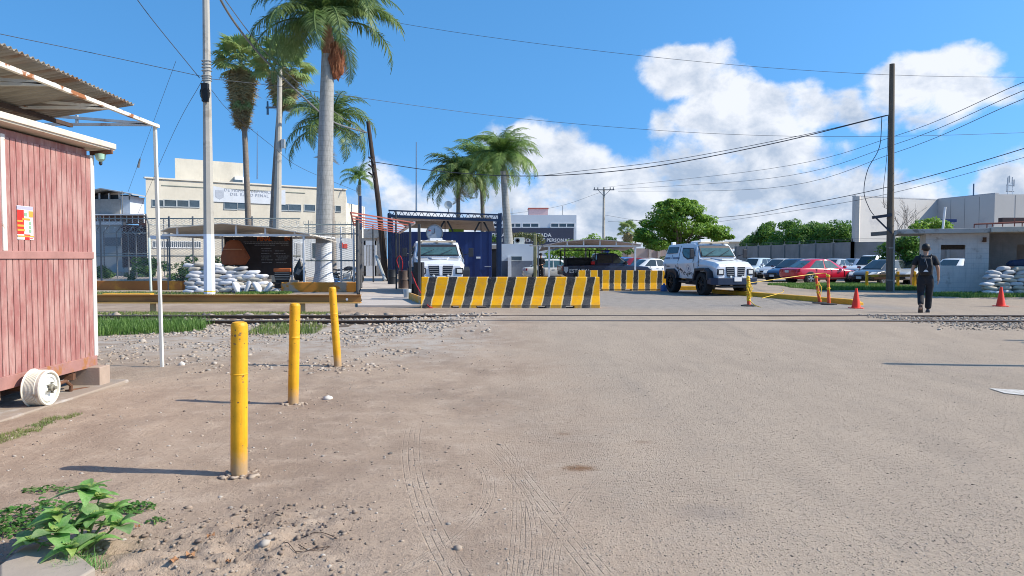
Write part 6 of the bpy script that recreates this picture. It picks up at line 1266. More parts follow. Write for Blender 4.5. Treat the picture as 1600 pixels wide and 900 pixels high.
mb = MB(); mb.box((X(1538, 31.9), 31.93, Z(375, 32)), (.14, .14, .2)); mb.tube([(X(1538, 31.9), 31.9, Z(375, 32)), (X(1534, 31.9), 31.85, Z(377.5, 32))], .03, 6); par(mb.build('wall_lamp', M_RUST, bt), bt)
# block joints as scored grooves standing 2 mm proud of the render
mb = MB()
for k in range(1, 12):
    z_ = k * .21
    if z_ > zr - .1: break
    for a, b in ((xl, wx0), (wx1, xr)) if wz0 < z_ < wz1 else ((xl, xr),): mb.b2((a, yb0 - .002, z_), (b, yb0 + .01, z_ + .008))
par(mb.build('mortar_joints', mat('mortar', (.40, .395, .41), rough=.95), bt), bt)
BPV = Vector((X(1490, 32), 32, 0)); bt.rotation_euler = (0, 0, radians(-25)); bt.scale = (.88, 1, 1)
def onbooth(px, Y, z): return BPV + Matrix.Rotation(radians(-25), 3, 'Z') @ (Vector(((X(px, Y) - BPV.x) * .88, Y - 32, z)))
# railing on the booth roof, pole, dead beam
rl = empty('roof_railing', (X(1560, 33), 33, zr + .24), label='thin reddish-brown railing on posts along the booth roof', cat='railing')
mb = MB(); z_ = Z(349, 31.5)
mb.bar(onbooth(1503, 33, z_), onbooth(1680, 33, z_ + .1), .04); mb.bar(onbooth(1503, 33, z_ + .02), onbooth(1562, 35, z_ + .2), .035)
par(mb.build('top_rail', mat('red_brown_rail', (.16, .05, .04), rough=.7)), rl)
for px_ in (1503, 1522, 1530, 1545, 1562, 1573, 1592, 1606): mb = MB(); mb.bar(onbooth(px_, 33, zr + .2), onbooth(px_, 33, z_ + (.25 if px_ == 1562 else .02)), .03); par(mb.build('railing_post', MATS['red_brown_rail']), rl)
q = onbooth(1462, 32.6, zr + .15); mb = MB(); mb.tube([q, q + Vector((.09, 0, 1.05))], .05, 10); tag(mb.build('roof_pipe', M_WHITE, smooth=True), 'short white leaning pipe standing on the booth roof', 'pipe')
mb = MB(); mb.bar((X(1361, 38), 38, Z(366, 38)), (X(1414, 36), 36, Z(362, 36)), .10, .2); tag(mb.build('timber_beam', mat('grey_timber', (.18, .16, .15), rough=.9)), 'grey timber beam jutting left of the booth roof behind the power pole', 'beam')

# ============================================================ BLUE METAL SHED WITH LATTICE ROOF
bs = empty('metal_shelter', (X(690, 46), 46, 0), label='blue sheet metal shelter with a lattice roof, behind the head-on armoured truck', cat='shelter')
def ribbed(a, b, z0, z1, pitch=.25, depth=.05):
    a = Vector((a[0], a[1], 0)); b = Vector((b[0], b[1], 0)); d_ = (b - a).normalized(); n_ = Vector((d_.y, -d_.x, 0)); L = (b - a).length; pts = []; u = 0
    while u < L:
        for du, o_ in ((0, 0), (.35, 0), (.5, 1), (.85, 1)): pts.append(a + d_ * min(L, u + du * pitch) + n_ * depth * o_)
        u += pitch
    pts.append(b); vs = [(p.x, p.y, z) for p in pts for z in (z0, z1)]; mb = MB(); mb.add(vs, [(2 * i, 2 * i + 2, 2 * i + 3, 2 * i + 1) for i in range(len(pts) - 1)]); return mb
zt = Z(362, 46); o_ = ribbed((X(612, 48), 48), (X(641, 46.2), 46.2), .45, zt).build('side_panel', M_NAVY, bs); par(o_, bs); m_ = o_.modifiers.new('s', 'SOLIDIFY'); m_.thickness = .02
o_ = ribbed((X(641, 46.2), 46.2), (X(768, 46.2), 46.2), .1, zt, .9, .02).build('front_panel', M_NAVY, bs); par(o_, bs); m_ = o_.modifiers.new('s', 'SOLIDIFY'); m_.thickness = .02
mb = MB(); mb.b2((X(744, 46), 46.1, Z(404, 46)), (X(750.5, 46), 46.16, Z(401, 46))); mb.b2((X(757, 46), 46.12, Z(417, 46)), (X(767, 46), 46.15, Z(416.4, 46))); par(mb.build('white_label', M_WHITE, bs), bs)
for px_, Yp in ((609, 46), (781, 45.6), (612, 52), (778, 52)): mb = MB(); mb.bar((X(px_, Yp), Yp, 0), (X(px_, Yp), Yp, Z(334, 46)), .22); par(mb.build('post', mat('dark_navy_steel', (.012, .03, .075), rough=.45), bs, bevel=.01), bs)
xs0, xs1 = X(608, 45.6), X(783, 45.6); zA, zB = Z(329, 45.6), Z(336, 45.6)
mb = MB()
for (y_, s_) in ((45.5, 1), (52.3, 1)):
    mb.bar((xs0, y_, zA), (xs1, y_, zB), .09); mb.bar((xs0, y_, zA - .34), (xs1, y_, zB - .34), .10, .16)
    n = 34
    for k in range(n): f0_, f1_ = k / n, (k + 1) / n; a_ = (lerp(xs0, xs1, f0_), y_, lerp(zA, zB, f0_) - (.34 if k % 2 else 0)); b_ = (lerp(xs0, xs1, f1_), y_, lerp(zA, zB, f1_) - (0 if k % 2 else .34)); mb.bar(a_, b_, .035)
for xx in (xs0, xs1): mb.bar((xx, 45.5, zA - .2), (xx, 52.3, zA - .2), .1)
par(mb.build('lattice_beam', MATS['dark_navy_steel'], bs), bs)
v, f = corr(xs0 + .2, xs1 - .5, 45.7, 52, lambda x, y: lerp(zA, zB, (x - xs0) / (xs1 - xs0)) - .42 - (y - 45.7) * .055, amp=.03, pitch=.3)
o_ = link('roof_sheet', mesh_np('roof_sheet', v, f, [mat('galvanised_underside', (.35, .31, .28), .15, 2, .6, col2=(.22, .15, .12))])); par(o_, bs); o_.modifiers.new('s', 'SOLIDIFY').thickness = .01
mb = MB(); mb.b2((xs0 + .2, 45.7, zA - .62), (xs1 - .6, 45.78, zA - .42)); par(mb.build('fascia', mat('fascia_tan', (.33, .27, .24), rough=.7), bs), bs)
for px_ in (697, 753):
    mb = MB(); x_ = X(px_, 46); mb.bar((x_, 45.9, zA - .45), (x_ - .45, 45.9, zt), .10); mb.bar((x_, 45.9, zA - .45), (x_ + .45, 45.9, zt), .10); mb.bar((x_ - .05, 45.9, zA - .45), (x_ - .05, 45.9, zt), .05); par(mb.build('truss_brace', M_BLACK, bs), bs)
mb = MB(); mb.b2((X(700, 51), 51.5, Z(363, 51)), (X(724, 51), 51.6, Z(356, 51))); par(mb.build('lime_panel', mat('lime_green', (.22, .45, .05), .3, 2, .6), bs), bs)
# round mirror behind the truck roof
rm = empty('round_sign', (X(679, 35.6), 35.6, Z(364, 35.6)), label='round grey dial-like disc with a thin black hand above the head-on armoured truck', cat='round sign')
rr = .40; MB().lathe([(.005, 0), (rr, 0), (rr, .04), (.005, .04)], 40, axis='Y').build('disc', mat('dial_grey', (.40, .42, .45), .05, 3, .35), rm, smooth=True)
MB().lathe([(rr - .03, -.03), (rr + .01, -.03), (rr + .015, .05), (rr - .03, .05)], 40, axis='Y', cap=False).build('rim', M_STEELG, rm, smooth=True)
mb = MB(); mb.bar((0, -.01, -.02), (.01, -.01, .22), .015); mb.bar((0, -.012, -.02), (-.12, -.012, .0), .015); mb.build('hand', M_BLACK, rm); mb = MB(); mb.bar((-.28, -.012, .14), (-.17, -.012, .10), .03); mb.build('red_mark', M_RED_L, rm)
MB().tube([(0, .06, -Z(364, 35.6)), (0, .06, 0)], .035, 8).build('pole', M_STEELG, rm)
sd_ = empty('round_disc', (X(701, 49), 49, Z(320, 49)), label='small grey dish standing on the lattice roof of the blue shelter', cat='dish')
MB().lathe([(.005, .0), (.26, -.05), (.27, -.03), (.005, .05)], 24, axis='Y').build('dish', mat('dish_grey', (.42, .46, .46), rough=.5), sd_, smooth=True); MB().tube([(0, .05, -.5), (0, .05, 0)], .03, 6).build('stand', M_STEELG, sd_)

# ---- tall dark poles and red frame over the walkway
pf = empty('pergola_frame', (-5, 33, 0), label='red tubular pergola frame on thin dark posts over the concrete walkway', cat='pergola')
A0 = P(548, 332, 24.8); B0 = P(647, 347.5, 31.4); C0 = P(625, 364, 43); D0 = P(556, 356, 37); zf = 3.0
M_RF = mat('red_oxide_pipe', (.30, .08, .055), .15, 5, .5)
A0.z = B0.z = 3.05; C0.z = D0.z = 3.0
A0 = P(548, 332, 25.1); B0 = P(647, 348, 32.2); C0 = P(624, 364, 45); D0 = P(553, 352, 35)
for k in range(6):
    f_ = k / 5; mb = MB(); mb.bar(A0.lerp(D0, f_), B0.lerp(C0, f_), .045); par(mb.build('red_bar', M_RF, pf), pf)
mb = MB(); mb.bar(B0, C0, .11); par(mb.build('end_beam', mat('pale_beam', (.55, .48, .44), rough=.5), pf), pf)
mb = MB(); mb.bar(A0, D0, .05); par(mb.build('end_beam', M_RF, pf), pf)
for (px_, Yp, top) in ((641, 27.5, 350), (655, 25.5, 350), (619, 34, 330), (624, 45, 364), (562, 33, 352), (583, 44, 352)):
    mb = MB(); mb.bar((X(px_, Yp), Yp, 0), (X(px_, Yp), Yp, Z(top, Yp)), .07 if px_ != 655 else .09); par(mb.build('post', mat('dark_post', (.06, .06, .062), rough=.6), pf), pf)
# dark steel leaf seen edge-on at the left of the walkway
gp_ = empty('steel_gate', (-6.3, 30, 0), label='tall dark grey slatted steel gate standing open along the left of the walkway', cat='gate')
a = Vector((-6.28, 29.9, 0)); b = Vector((-7.3, 35.6, 0)); mb = MB()
for k in range(26): q = a.lerp(b, k / 25); mb.box((q.x, q.y, 1.6), (.03, .14, 2.9))
par(mb.build('slats', mat('gate_grey', (.085, .085, .088), rough=.6), gp_), gp_)
mb = MB()
for z_ in (.15, 1.6, 3.05): mb.bar(a + Vector((0, 0, z_)), b + Vector((0, 0, z_)), .06)
mb.bar(a, a + Vector((0, 0, 3.15)), .1); mb.bar(b, b + Vector((0, 0, 3.15)), .1); par(mb.build('gate_frame', MATS['gate_grey'], gp_), gp_)
mb = MB(); mb.bar((X(564, 34), 34, 2.8), (X(564, 34), 34, Z(306, 34)), .10); tag(mb.build('blue_pole', mat('pole_blue', (.03, .07, .16), rough=.5)), 'short dark blue pole rising above the grey steel gate', 'pole')
# white wrought gate at the end of the walkway
wg = empty('wrought_gate', (X(580, 57), 57, 0), label='white gate with vertical bars closing the far end of the walkway', cat='gate')
xg0, xg1 = X(569, 57), X(588, 57); zg = Z(376, 57); mb = MB(); mb.b2((xg0, 57, .1), (xg1, 57.06, .9)); mb.b2((xg0, 57, zg - .35), (xg1, 57.06, zg)); mb.b2((xg0, 57, .1), (xg0 + .12, 57.08, zg)); mb.b2((xg1 - .12, 57, .1), (xg1, 57.08, zg)); par(mb.build('gate_leaf', M_WHITE, wg), wg)
mb = MB()
for k in range(1, 8): xx = lerp(xg0, xg1, k / 8); mb.bar((xx, 57.03, .9), (xx, 57.03, zg - .3), .05)
par(mb.build('bars', M_WHITE, wg), wg)
mb = MB(); mb.b2((X(556, 60), 60, 0), (X(604, 60), 60.3, Z(372, 60))); mb.b2((X(569, 59.9), 59.8, Z(372, 60)), (X(604, 60), 60.2, Z(358, 60))); tag(mb.build('courtyard_wall', mat('courtyard_beige', (.42, .38, .34), .15, 2, .9, col2=(.22, .14, .10))), 'beige courtyard wall behind the white wrought gate', 'wall')
# ============================================================ CANOPIES AND FENCES
def tent(px0, px1, pyb, Y, depth, ridge, label, posts, base_py=None, ribs=5, col=None, name='shade_canopy'):
    """white pipe canopy: front beam at pixel row pyb, tin roof as a low gable"""
    o = empty(name, (X((px0 + px1) / 2, Y), Y, 0), label=label, cat='canopy'); x0, x1 = X(px0, Y), X(px1, Y); zb = Z(pyb, Y)
    M_ = M_WSTEEL
    for yy in (Y, Y + depth): mb = MB(); mb.bar((x0, yy, zb), (x1, yy, zb), .09); par(mb.build('beam', M_WHITE, o), o)
    for x_ in (x0, x1): mb = MB(); mb.bar((x_, Y, zb), (x_, Y + depth, zb), .07); par(mb.build('side_beam', M_WHITE, o), o)
    rp = [(X(p, Y), Z(q, Y)) for p, q in ridge]
    for k in range(ribs):
        f_ = (k + .5) / ribs; x_ = lerp(x0, x1, f_)
        zz = np.interp(x_, [p[0] for p in rp], [p[1] for p in rp])
        for yy in (Y, Y + depth): mb = MB(); mb.bar((x_, yy, zb), (x_, yy, zz), .07); par(mb.build('strut', M_WHITE, o), o)
    mb = MB()
    for i in range(len(rp) - 1):
        (xa, za), (xb, zb2) = rp[i], rp[i + 1]
        mb.prism([(xa, Y - .25, za), (xb, Y - .25, zb2), (xb, Y + depth + .3, zb2 - .25), (xa, Y + depth + .3, za - .25)], (0, 0, .035))
    par(mb.build('roof_sheet', col or mat('canopy_cream_sheet', (.60, .54, .46), .12, 2, .6, col2=(.30, .20, .15), c2lo=.6, c2hi=.75), o), o)
    for p, yy in posts: mb = MB(); mb.bar((X(p, Y), Y + yy, 0), (X(p, Y), Y + yy, zb), .085); par(mb.build('post', M_WHITE, o), o)
    return o
tent(255, 484, 367.5, 32.8, 4.6, [(256, 362), (268, 357), (345, 350.5), (352, 350), (420, 356), (486, 366.5)], 'white pipe canopy with a cream sheet roof over the sandbags', [(475, 0), (456, 4.6), (264, 4.6), (345, 4.6)], ribs=5)
tent(848, 1001, 384.5, 38.5, 5.5, [(848, 384), (880, 378), (925, 374.5), (960, 377), (1001, 383)], 'white pipe canopy with a grey-pink sheet roof behind the barriers', [(858, 0), (894, 5.5), (931.5, 5.5), (992.5, 0), (970, 5.5), (1033, 5.5)][:5], ribs=6, col=mat('canopy_grey_pink', (.42, .36, .35), .15, 2, .6))
mb = MB(); mb.prism([(X(762, 38), 38, Z(381, 38)), (X(852, 38), 38, Z(380, 38)), (X(930, 38), 41, Z(371, 41)), (X(850, 40), 41, Z(377, 41))], (0, 0, .03))
mb = MB(); mb.bar((X(841, 38), 38, 0), (X(841, 38), 38, Z(384, 38)), .07); mb.bar((X(828, 38), 38, Z(384, 38)), (X(850, 38), 38.5, Z(384, 38)), .06); tag(mb.build('steel_post', M_STEELG), 'grey steel post beside the black-clad guard', 'post')
mb = MB(); mb.bar((X(836, 45), 45, 0), (X(836, 45), 45, Z(366, 45)), .2); tag(mb.build('timber_post', mat('mossy_timber', (.26, .24, .12), .3, 5, .9), bevel=.03), 'mossy yellowish post entwined by the climbing plant at the annex corner', 'post')

# left canopy contents
bb = empty('notice_banner', (X(402, 36.8), 36.8, 0), label='large black notice banner with orange and grey lettering under the left canopy', cat='banner')
b0, b1 = X(349.5, 36.8), X(455, 36.8); bz0, bz1 = Z(430, 36.8), Z(370, 36.8)
mb = MB(); n_ = 16
for k in range(n_): f0_, f1_ = k / n_, (k + 1) / n_; y0_, y1_ = 36.9 + .06 * sin(f0_ * 14), 36.9 + .06 * sin(f1_ * 14); mb.prism([(lerp(b0, b1, f0_), y0_, bz0), (lerp(b0, b1, f1_), y1_, bz0), (lerp(b0, b1, f1_), y1_, bz1), (lerp(b0, b1, f0_), y0_, bz1)], (0, .02, 0))
par(mb.build('cloth', mat('black_banner', (.065, .050, .045), .3, 2, .8), bb), bb)
def btext(s, px, py, size, m_, sx=None):
    o_ = link('lettering', text_mesh(s, size, m_, .004, 'LEFT', 1.0, .008), bb, (X(px, 36.7), 36.78, Z(py, 36.7)), (pi / 2, 0, 0)); o_.matrix_parent_inverse = Matrix.Translation(-Vector(bb.location))
    if sx: o_.scale[0] = (X(sx, 36.7) - X(px, 36.7)) / max(v.co.x for v in o_.data.vertices)
M_OL = mat('orange_letter', (.60, .12, .02), rough=.7); M_GL = mat('grey_letter', (.33, .32, .31), rough=.7)
btext('PENAL', 401, 376, .26, M_OL, 424); btext('EN', 444, 375.5, .22, M_OL, 452)
rr_ = random.Random(5)
for row, (py_, segs) in enumerate([(378, [(381, 452)]), (380.5, [(383, 452)]), (383, [(398, 430), (440, 452)]), (388, [(408, 424)]), (392, [(409, 425), (430, 444)]), (396, [(408, 421), (428, 446)]), (400, [(408, 424), (432, 452)]), (403, [(409, 420), (434, 450)]), (406, [(408, 426), (430, 446)]), (410, [(409, 425), (432, 448)])]):
    for a_, b_ in segs:
        x_ = a_; mb = MB()
        while x_ < b_: w_ = rr_.uniform(1.5, 5); mb.b2((X(x_, 36.8), 36.79, Z(py_ + .6, 36.8)), (X(min(b_, x_ + w_), 36.8), 36.80, Z(py_ - .5, 36.8))); x_ += w_ + .8
        par(mb.build('text_line', M_GL), bb)
for p in (348, 456): mb = MB(); mb.bar((X(p, 37), 37, 0), (X(p, 37), 37, bz1 + .2), .07); par(mb.build('post', M_WHITE, bb), bb)
um = empty('parasol', (X(366, 35.5), 35.5, 0), label='half-folded orange parasol with a pale band, left of the black banner', cat='parasol')
mb = MB(); rings = []
for (zz, ra) in ((Z(375, 35.5), .16), (Z(378, 35.5), .30), (Z(390, 35.5), .46), (Z(404, 35.5), .62), (Z(414, 35.5), .50)):
    rings.append([(ra * (1 + .13 * (k % 2)) * cos(2 * pi * k / 16) + (.06 if ra > .5 else 0), ra * .8 * sin(2 * pi * k / 16), zz + (.05 if k % 2 else 0) * (ra > .4)) for k in range(16)])
mb.loft(rings); mb.build('canopy_cloth', mat('orange_cloth', (.36, .11, .045), .15, 4, .8), um, smooth=True)
MB().lathe([(.47, Z(389, 35.5)), (.50, Z(390.6, 35.5))], 16, cap=False).build('pale_band', mat('pale_orange', (.60, .30, .16), rough=.8), um)
MB().tube([(0, 0, 0), (.0, 0, Z(374, 35.5))], .03, 8).build('pole', M_WHITE, um)
# black office chair, stacked crates, bag, boxes
ch = empty('bench_seat', (X(440, 34), 34, 0), label='black wire-backed seat with an orange top strip under the left canopy', cat='seat')
mb = MB(); xa, xb = X(427, 34), X(454, 34); mb.loft([[(xa + .08, -.0 + 34, .35), (xb - .1, 34, .35), (xb - .1, 34.08, .35), (xa + .08, 34.08, .35)], [(xa, 34, Z(425, 34)), (xb, 34, Z(425, 34)), (xb, 34.08, Z(425, 34)), (xa, 34.08, Z(425, 34))]]); par(mb.build('backrest', M_BLACK, ch, bevel=.03), ch)
mb = MB(); mb.b2((xa, 33.98, Z(425, 34)), (xb, 34.1, Z(419, 34))); par(mb.build('top_strip', mat('orange_strip', (.50, .13, .04), rough=.6), ch, bevel=.03), ch)
mb = MB()
for k in range(5): mb.b2((xa + .06, 33.97, .48 + k * .08), (xb - .06, 33.985, .50 + k * .08))
par(mb.build('slats', M_ALU, ch), ch)
mb = MB(); mb.b2((xa, 33.5, .32), (xb, 34.1, .40)); par(mb.build('seat', M_BLACK, ch, bevel=.02), ch)
for x_ in (xa + .05, xb - .05):
    for y_ in (33.55, 34.05): mb = MB(); mb.bar((x_, y_, 0), (x_, y_, .35), .05); par(mb.build('leg', M_BLACK, ch), ch)
o = empty('rubbish_bag', (X(468, 33.5), 33.5, Z(440, 33.5)), label='black plastic bag hanging from the canopy post, left of the big palm', cat='bag')
MB().loft([[(.17 * cos(a) * s_, .12 * sin(a) * s_, z_) for a in np.linspace(0, 2 * pi, 13)[:-1]] for z_, s_ in ((0, .6), (.1, 1.4), (.35, 1.75), (.6, 1.5), (.85, .7), (.98, .25), (1.05, .15))]).build('bag', mat('black_bag', (.012, .014, .016), .3, 6, .35, bump=.02, bscale=10), o, smooth=True); MB().box((.0, -.22, .45), (.2, .02, .25), rot=(0, .5, 0)).build('white_print', M_STEELG, o)
for (a_, b_, c_, d_, Yv, lb, m_) in [(441, 452, 441, 451, 32.6, 'brown cardboard box on the verge right of the sandbags', mat('cardboard', (.42, .17, .05), .2, 6, .9)), (453, 463, 438, 448, 32.8, 'pale wooden box right of the brown cardboard box', mat('pale_box', (.42, .34, .26), .15, 6, .9)), (429, 438, 443, 451, 32.4, 'dark rubber block on the verge beside the sandbags', M_BLACK)]:
    mb = MB(); a3, b3 = Bx(a_, b_, c_, d_, Yv, .45); mb.b2(a3, b3); tag(mb.build('box', m_, bevel=.012), lb, 'box')
o = empty('crumpled_tarp', (X(526, 34), 34, .05), label='crumpled light blue tarp bag at the right of the big palm trunk', cat='tarp')
bm = bmesh.new(); bmesh.ops.create_icosphere(bm, subdivisions=3, radius=1)
for v in bm.verts: n_ = 1 + .35 * mnoise.noise(v.co * 2.3); v.co = Vector((v.co.x * .24 * n_, v.co.y * .2 * n_, .19 + v.co.z * .20 * n_))
me = bpy.data.meshes.new('tarp'); bm.to_mesh(me); bm.free(); me.materials.append(mat('light_blue_plastic', (.12, .30, .60), .1, 5, .4)); link('tarp', me, o)

# motorcycle behind the palm
mc = empty('motorcycle', (X(540, 40), 40, .05), R_(12), 'black and chrome motorcycle parked right of the big palm trunk, behind the fence', 'motorcycle')
for xx in (-.65, .65):
    w_ = empty('wheel', (xx, 0, .32)); w_.parent = mc; mb = MB(); mb.lathe([(.25, -.05), (.31, -.05), (.33, 0), (.31, .05), (.25, .05)], 24, axis='Y', cap=False); mb.build('tyre', M_TYRE, w_, smooth=True)
    mb = MB()
    for k in range(10): mb.tube([(0, 0, 0), (.26 * cos(k * .628), 0, .26 * sin(k * .628))], .008, 4)
    mb.lathe([(.01, -.05), (.05, -.05), (.05, .05), (.01, .05)], 10, axis='Y'); mb.build('rim', M_CHROME, w_)
MB().loft([[(x_, y_ * w_, z_ + h_) for y_, h_ in ((-1, 0), (1, 0), (.7, hh), (-.7, hh))] for x_, w_, z_, hh in ((-.1, .10, .75, .16), (.1, .15, .76, .24), (.38, .11, .80, .18))]).build('fuel_tank', mat('moto_black', (.02, .02, .02), rough=.2), mc, bevel=.03)
MB().loft([[(x_, y_ * .13, z_ + h_) for y_, h_ in ((-1, 0), (1, 0), (.8, .09), (-.8, .09))] for x_, z_ in ((-.75, .80), (-.4, .74), (-.08, .78))]).build('seat', M_BLACK, mc, bevel=.02)
MB().box((.05, 0, .45), (.38, .26, .34)).build('engine', M_ALU, mc, bevel=.05); MB().box((-.55, 0, .60), (.5, .16, .10)).build('rear_fender', M_BLACK, mc, bevel=.03)
mb = MB(); mb.tube([(.65, .09, .32), (.45, .09, .95)], .025, 8); mb.tube([(.65, -.09, .32), (.45, -.09, .95)], .025, 8); mb.tube([(.42, -.36, 1.06), (.45, -.12, 1.0), (.45, .12, 1.0), (.42, .36, 1.06)], .018, 6); mb.build('fork_and_handlebar', M_CHROME, mc, smooth=True)
MB().lathe([(.01, 0), (.09, .01), (.085, .09), (.04, .13)], 14, c=(.50, 0, .88), axis='X').build('headlight', M_CHROME, mc, smooth=True)
mb = MB(); mb.tube([(-.65, .1, .32), (-.1, .1, .5), (.35, .0, .85)], .03, 6); mb.tube([(.35, 0, .85), (.25, 0, .35), (-.2, 0, .30), (-.6, 0, .34)], .03, 6); mb.build('frame', M_BLACK, mc, smooth=True)
mb = MB(); mb.tube([(.1, -.15, .35), (-.2, -.17, .28), (-.75, -.18, .36)], .04, 8); mb.build('exhaust', M_CHROME, mc, smooth=True)

# ---- chain-link fences
def mesh_mat(name, col, cell=.11, wr=.055):
    m = bpy.data.materials.new(name); m.use_nodes = True; t = NT(m.node_tree); b = t.n['Principled BSDF']
    co = t.new('ShaderNodeTexCoord').outputs['Object']; x, y, z = t.xyz(co)[:3]; L_ = t.vm('LENGTH', t.comb(x, y, 0.)); 
    u = t.m('MULTIPLY', t.m('ADD', L_, z), 1 / cell); v_ = t.m('MULTIPLY', t.m('SUBTRACT', L_, z), 1 / cell)
    a = t.m('MAXIMUM', t.m('LESS_THAN', t.m('FRACT', u), wr), t.m('LESS_THAN', t.m('FRACT', v_), wr))
    b.inputs['Base Color'].default_value = (*col, 1); b.inputs['Roughness'].default_value = .5; t.l.new(a, b.inputs['Alpha']); return m
M_MESH = mesh_mat('chain_link', (.30, .31, .32), .09, .09)
def fence(label, pts, z0, ztop, rails, posts, pr=.045, arm=0, mesh=True, col=None, name='chain_link_fence', coil=False):
    o = empty(name, (pts[0][0], pts[0][1], 0), label=label, cat='fence'); m_ = col or M_STEELG
    for i in range(len(pts) - 1):
        a, b = Vector((*pts[i], 0)), Vector((*pts[i + 1], 0))
        for z_ in rails: mb = MB(); mb.tube([a + Vector((0, 0, z_)), b + Vector((0, 0, z_))], pr * .8, 6); par(mb.build('rail', mat('fence_rail', (.22, .25, .24), rough=.5), o, smooth=True), o)
        if mesh: mb = MB(); mb.poly([a + Vector((0, 0, z0)), b + Vector((0, 0, z0)), b + Vector((0, 0, ztop)), a + Vector((0, 0, ztop))]); par(mb.build('wire_mesh', M_MESH, o), o)
    for (x_, y_, h_) in posts:
        mb = MB(); q = [(x_, y_, 0), (x_, y_, h_)]
        if arm: q.append((x_ + arm, y_ - .1, h_ + abs(arm) * 1.1))
        mb.tube(q, pr, 8); par(mb.build('post', m_, o, smooth=True), o)
    if coil:
        for i in range(len(pts) - 1):
            a, b = Vector((*pts[i], ztop + .25)), Vector((*pts[i + 1], ztop + .25)); n_ = int((b - a).length / .55); d_ = (b - a).normalized(); mb = MB()
            mb.tube([a.lerp(b, k / (n_ * 6)) + Vector((0, .26 * cos(k / 6 * 2 * pi), .26 * sin(k / 6 * 2 * pi))) + d_ * .15 * cos(k / 6 * 2 * pi) for k in range(n_ * 6 + 1)], .014, 3, cap=False); par(mb.build('razor_coil', M_ALU, o), o)
    return o
Yf = 38
fence('chain-link fence with two long rails in front of the cream building', [(X(130, Yf), Yf), (X(470, Yf), Yf)], .1, Z(343, Yf), [Z(341.5, Yf), Z(400, Yf)], [(X(p, Yf), Yf, Z(338, Yf)) for p in (158, 265, 302, 395)], mesh=True)
fence('white-railed chain-link fence to the right of the left canopy', [(X(476, 34.6), 34.6), (X(557, 34.5), 34.5)], .1, Z(357, 36), [Z(353, 36), Z(367, 36), Z(407, 36)], [(X(533, 35.5), 35.5, Z(355, 36)), (X(553, 34.5), 34.5, Z(350, 36)), (X(499, 36.5), 36.5, Z(355, 36))], mesh=True, col=M_WHITE)
fence('far fence of dark posts with bent arms and razor coils below the watchtower', [(X(138, 52), 52), (X(232, 52), 52)], .1, Z(366, 52), [Z(364, 52), Z(396, 52)], [(X(p, 52), 52, Z(363, 52)) for p in (149, 163, 183, 201, 213)], arm=.45, coil=True)
fence('fence topped by razor coils running along the foot of the cream building', [(X(232, 54), 54), (X(550, 60), 60)], 1.0, Z(352, 55), [Z(352, 55)], [(X(p, 55), 55 + (p - 232) * .018, Z(340, 55)) for p in (253, 347, 459, 500)], coil=True, pr=.035)
o = empty('sign_post', (X(235, 31), 31, 0), label='thin pale green-white post with a dark bent top, left of the sandbags', cat='post')
MB().tube([(0, 0, 0), (-.04, 0, 2.35)], .05, 10).build('lower_tube', mat('pale_green_paint', (.55, .62, .58), rough=.5), o, smooth=True); MB().tube([(-.04, 0, 2.3), (-.05, 0, 2.9), (-.16, 0, 3.35)], .035, 8).build('upper_tube', M_STEELG, o, smooth=True)
o = empty('street_sign', (X(262, 33), 33, 0), label='short street sign board on a thin post left of the sandbags', cat='sign'); MB().tube([(0, 0, 0), (0, 0, 2.6)], .025, 8).build('post', M_STEELG, o); MB().box((-.35, -.03, 2.42), (.9, .03, .16)).build('board', mat('sign_blue_grey', (.35, .42, .52), rough=.5), o)
# low yellow fence by the power pole
yf = empty('low_fence', (X(1390, 37), 37, 0), label='low yellow post-and-rail fence on the grass around the wooden power pole', cat='fence')
for p, yy in ((1355, 37), (1403.5, 36.5), (1430, 36.2), (1428, 38)): mb = MB(); mb.bar((X(p, yy), yy, 0), (X(p, yy), yy, Z(424, 36.7)), .11); par(mb.build('post', MATS['yellow_paint'], yf, bevel=.01), yf)
mb = MB(); mb.bar((X(1355, 37), 37, Z(431, 37)), (X(1440, 36.1), 36.1, Z(430.5, 36.1)), .10, .12); par(mb.build('rail', mat('weathered_ochre_rail', (.30, .17, .06), .3, 4, .8, col2=(.55, .34, .04), c2lo=.48, c2hi=.55), yf), yf)
# scrap of red/brown pipe in the grass
mb = MB(); mb.b2((X(1366, 39), 39, .35), (X(1402, 39), 39.3, .62)); tag(mb.build('rusty_trough', M_RUST, bevel=.02), 'rusty brown trough behind the yellow fence, left of the power pole', 'trough')
# dark service box and hose by the head-on truck
mb = MB(); mb.b2((X(646, 25.6), 25.6, .0), (X(660, 25.6), 26.2, 1.35)); 
tag(mb.build('cabinet', M_BLACK, bevel=.02), 'narrow black cabinet at the left end of the long striped barrier', 'cabinet')
mb = MB(); mb.prism([(X(638, 26), 26, .03), (X(658, 22.9), 22.9, .03), (X(660, 22.9), 22.9, .03), (X(641, 26), 26, .03)], (0, 0, .25)); tag(mb.build('kerb_end', mat('orange_kerb', (.72, .33, .03), .2, 4, .6, col2=(.5, .42, .3), c2lo=.5, c2hi=.6)), 'short orange kerb end at the right edge of the walkway by the barrier', 'kerb')
wire('hose', [P(643, 425, 25.6), P(650, 444, 25.3), P(660, 462, 24.5), P(668, 477, 21.8), P(676, 481, 21.7)], .02, mat('red_hose', (.45, .02, .02), rough=.4), 'thin red hose hanging down from the posts past the left end of the striped barrier', 'hose')
wire('hose', [P(623, 418, 31), P(620, 406, 31), P(625, 400, 31), P(629, 410, 31), P(628, 424, 31)], .02, MATS['red_hose'], 'coil of thin red rope hanging on the posts left of the head-on truck', 'rope')
o = empty('bin', (X(636, 27), 27, 0), label='small grey plastic bin at the foot of the pergola posts', cat='bin'); MB().lathe([(.12, 0), (.16, .35), (.155, .36), (.12, .05)], 14).build('tub', M_ALU, o, smooth=True)
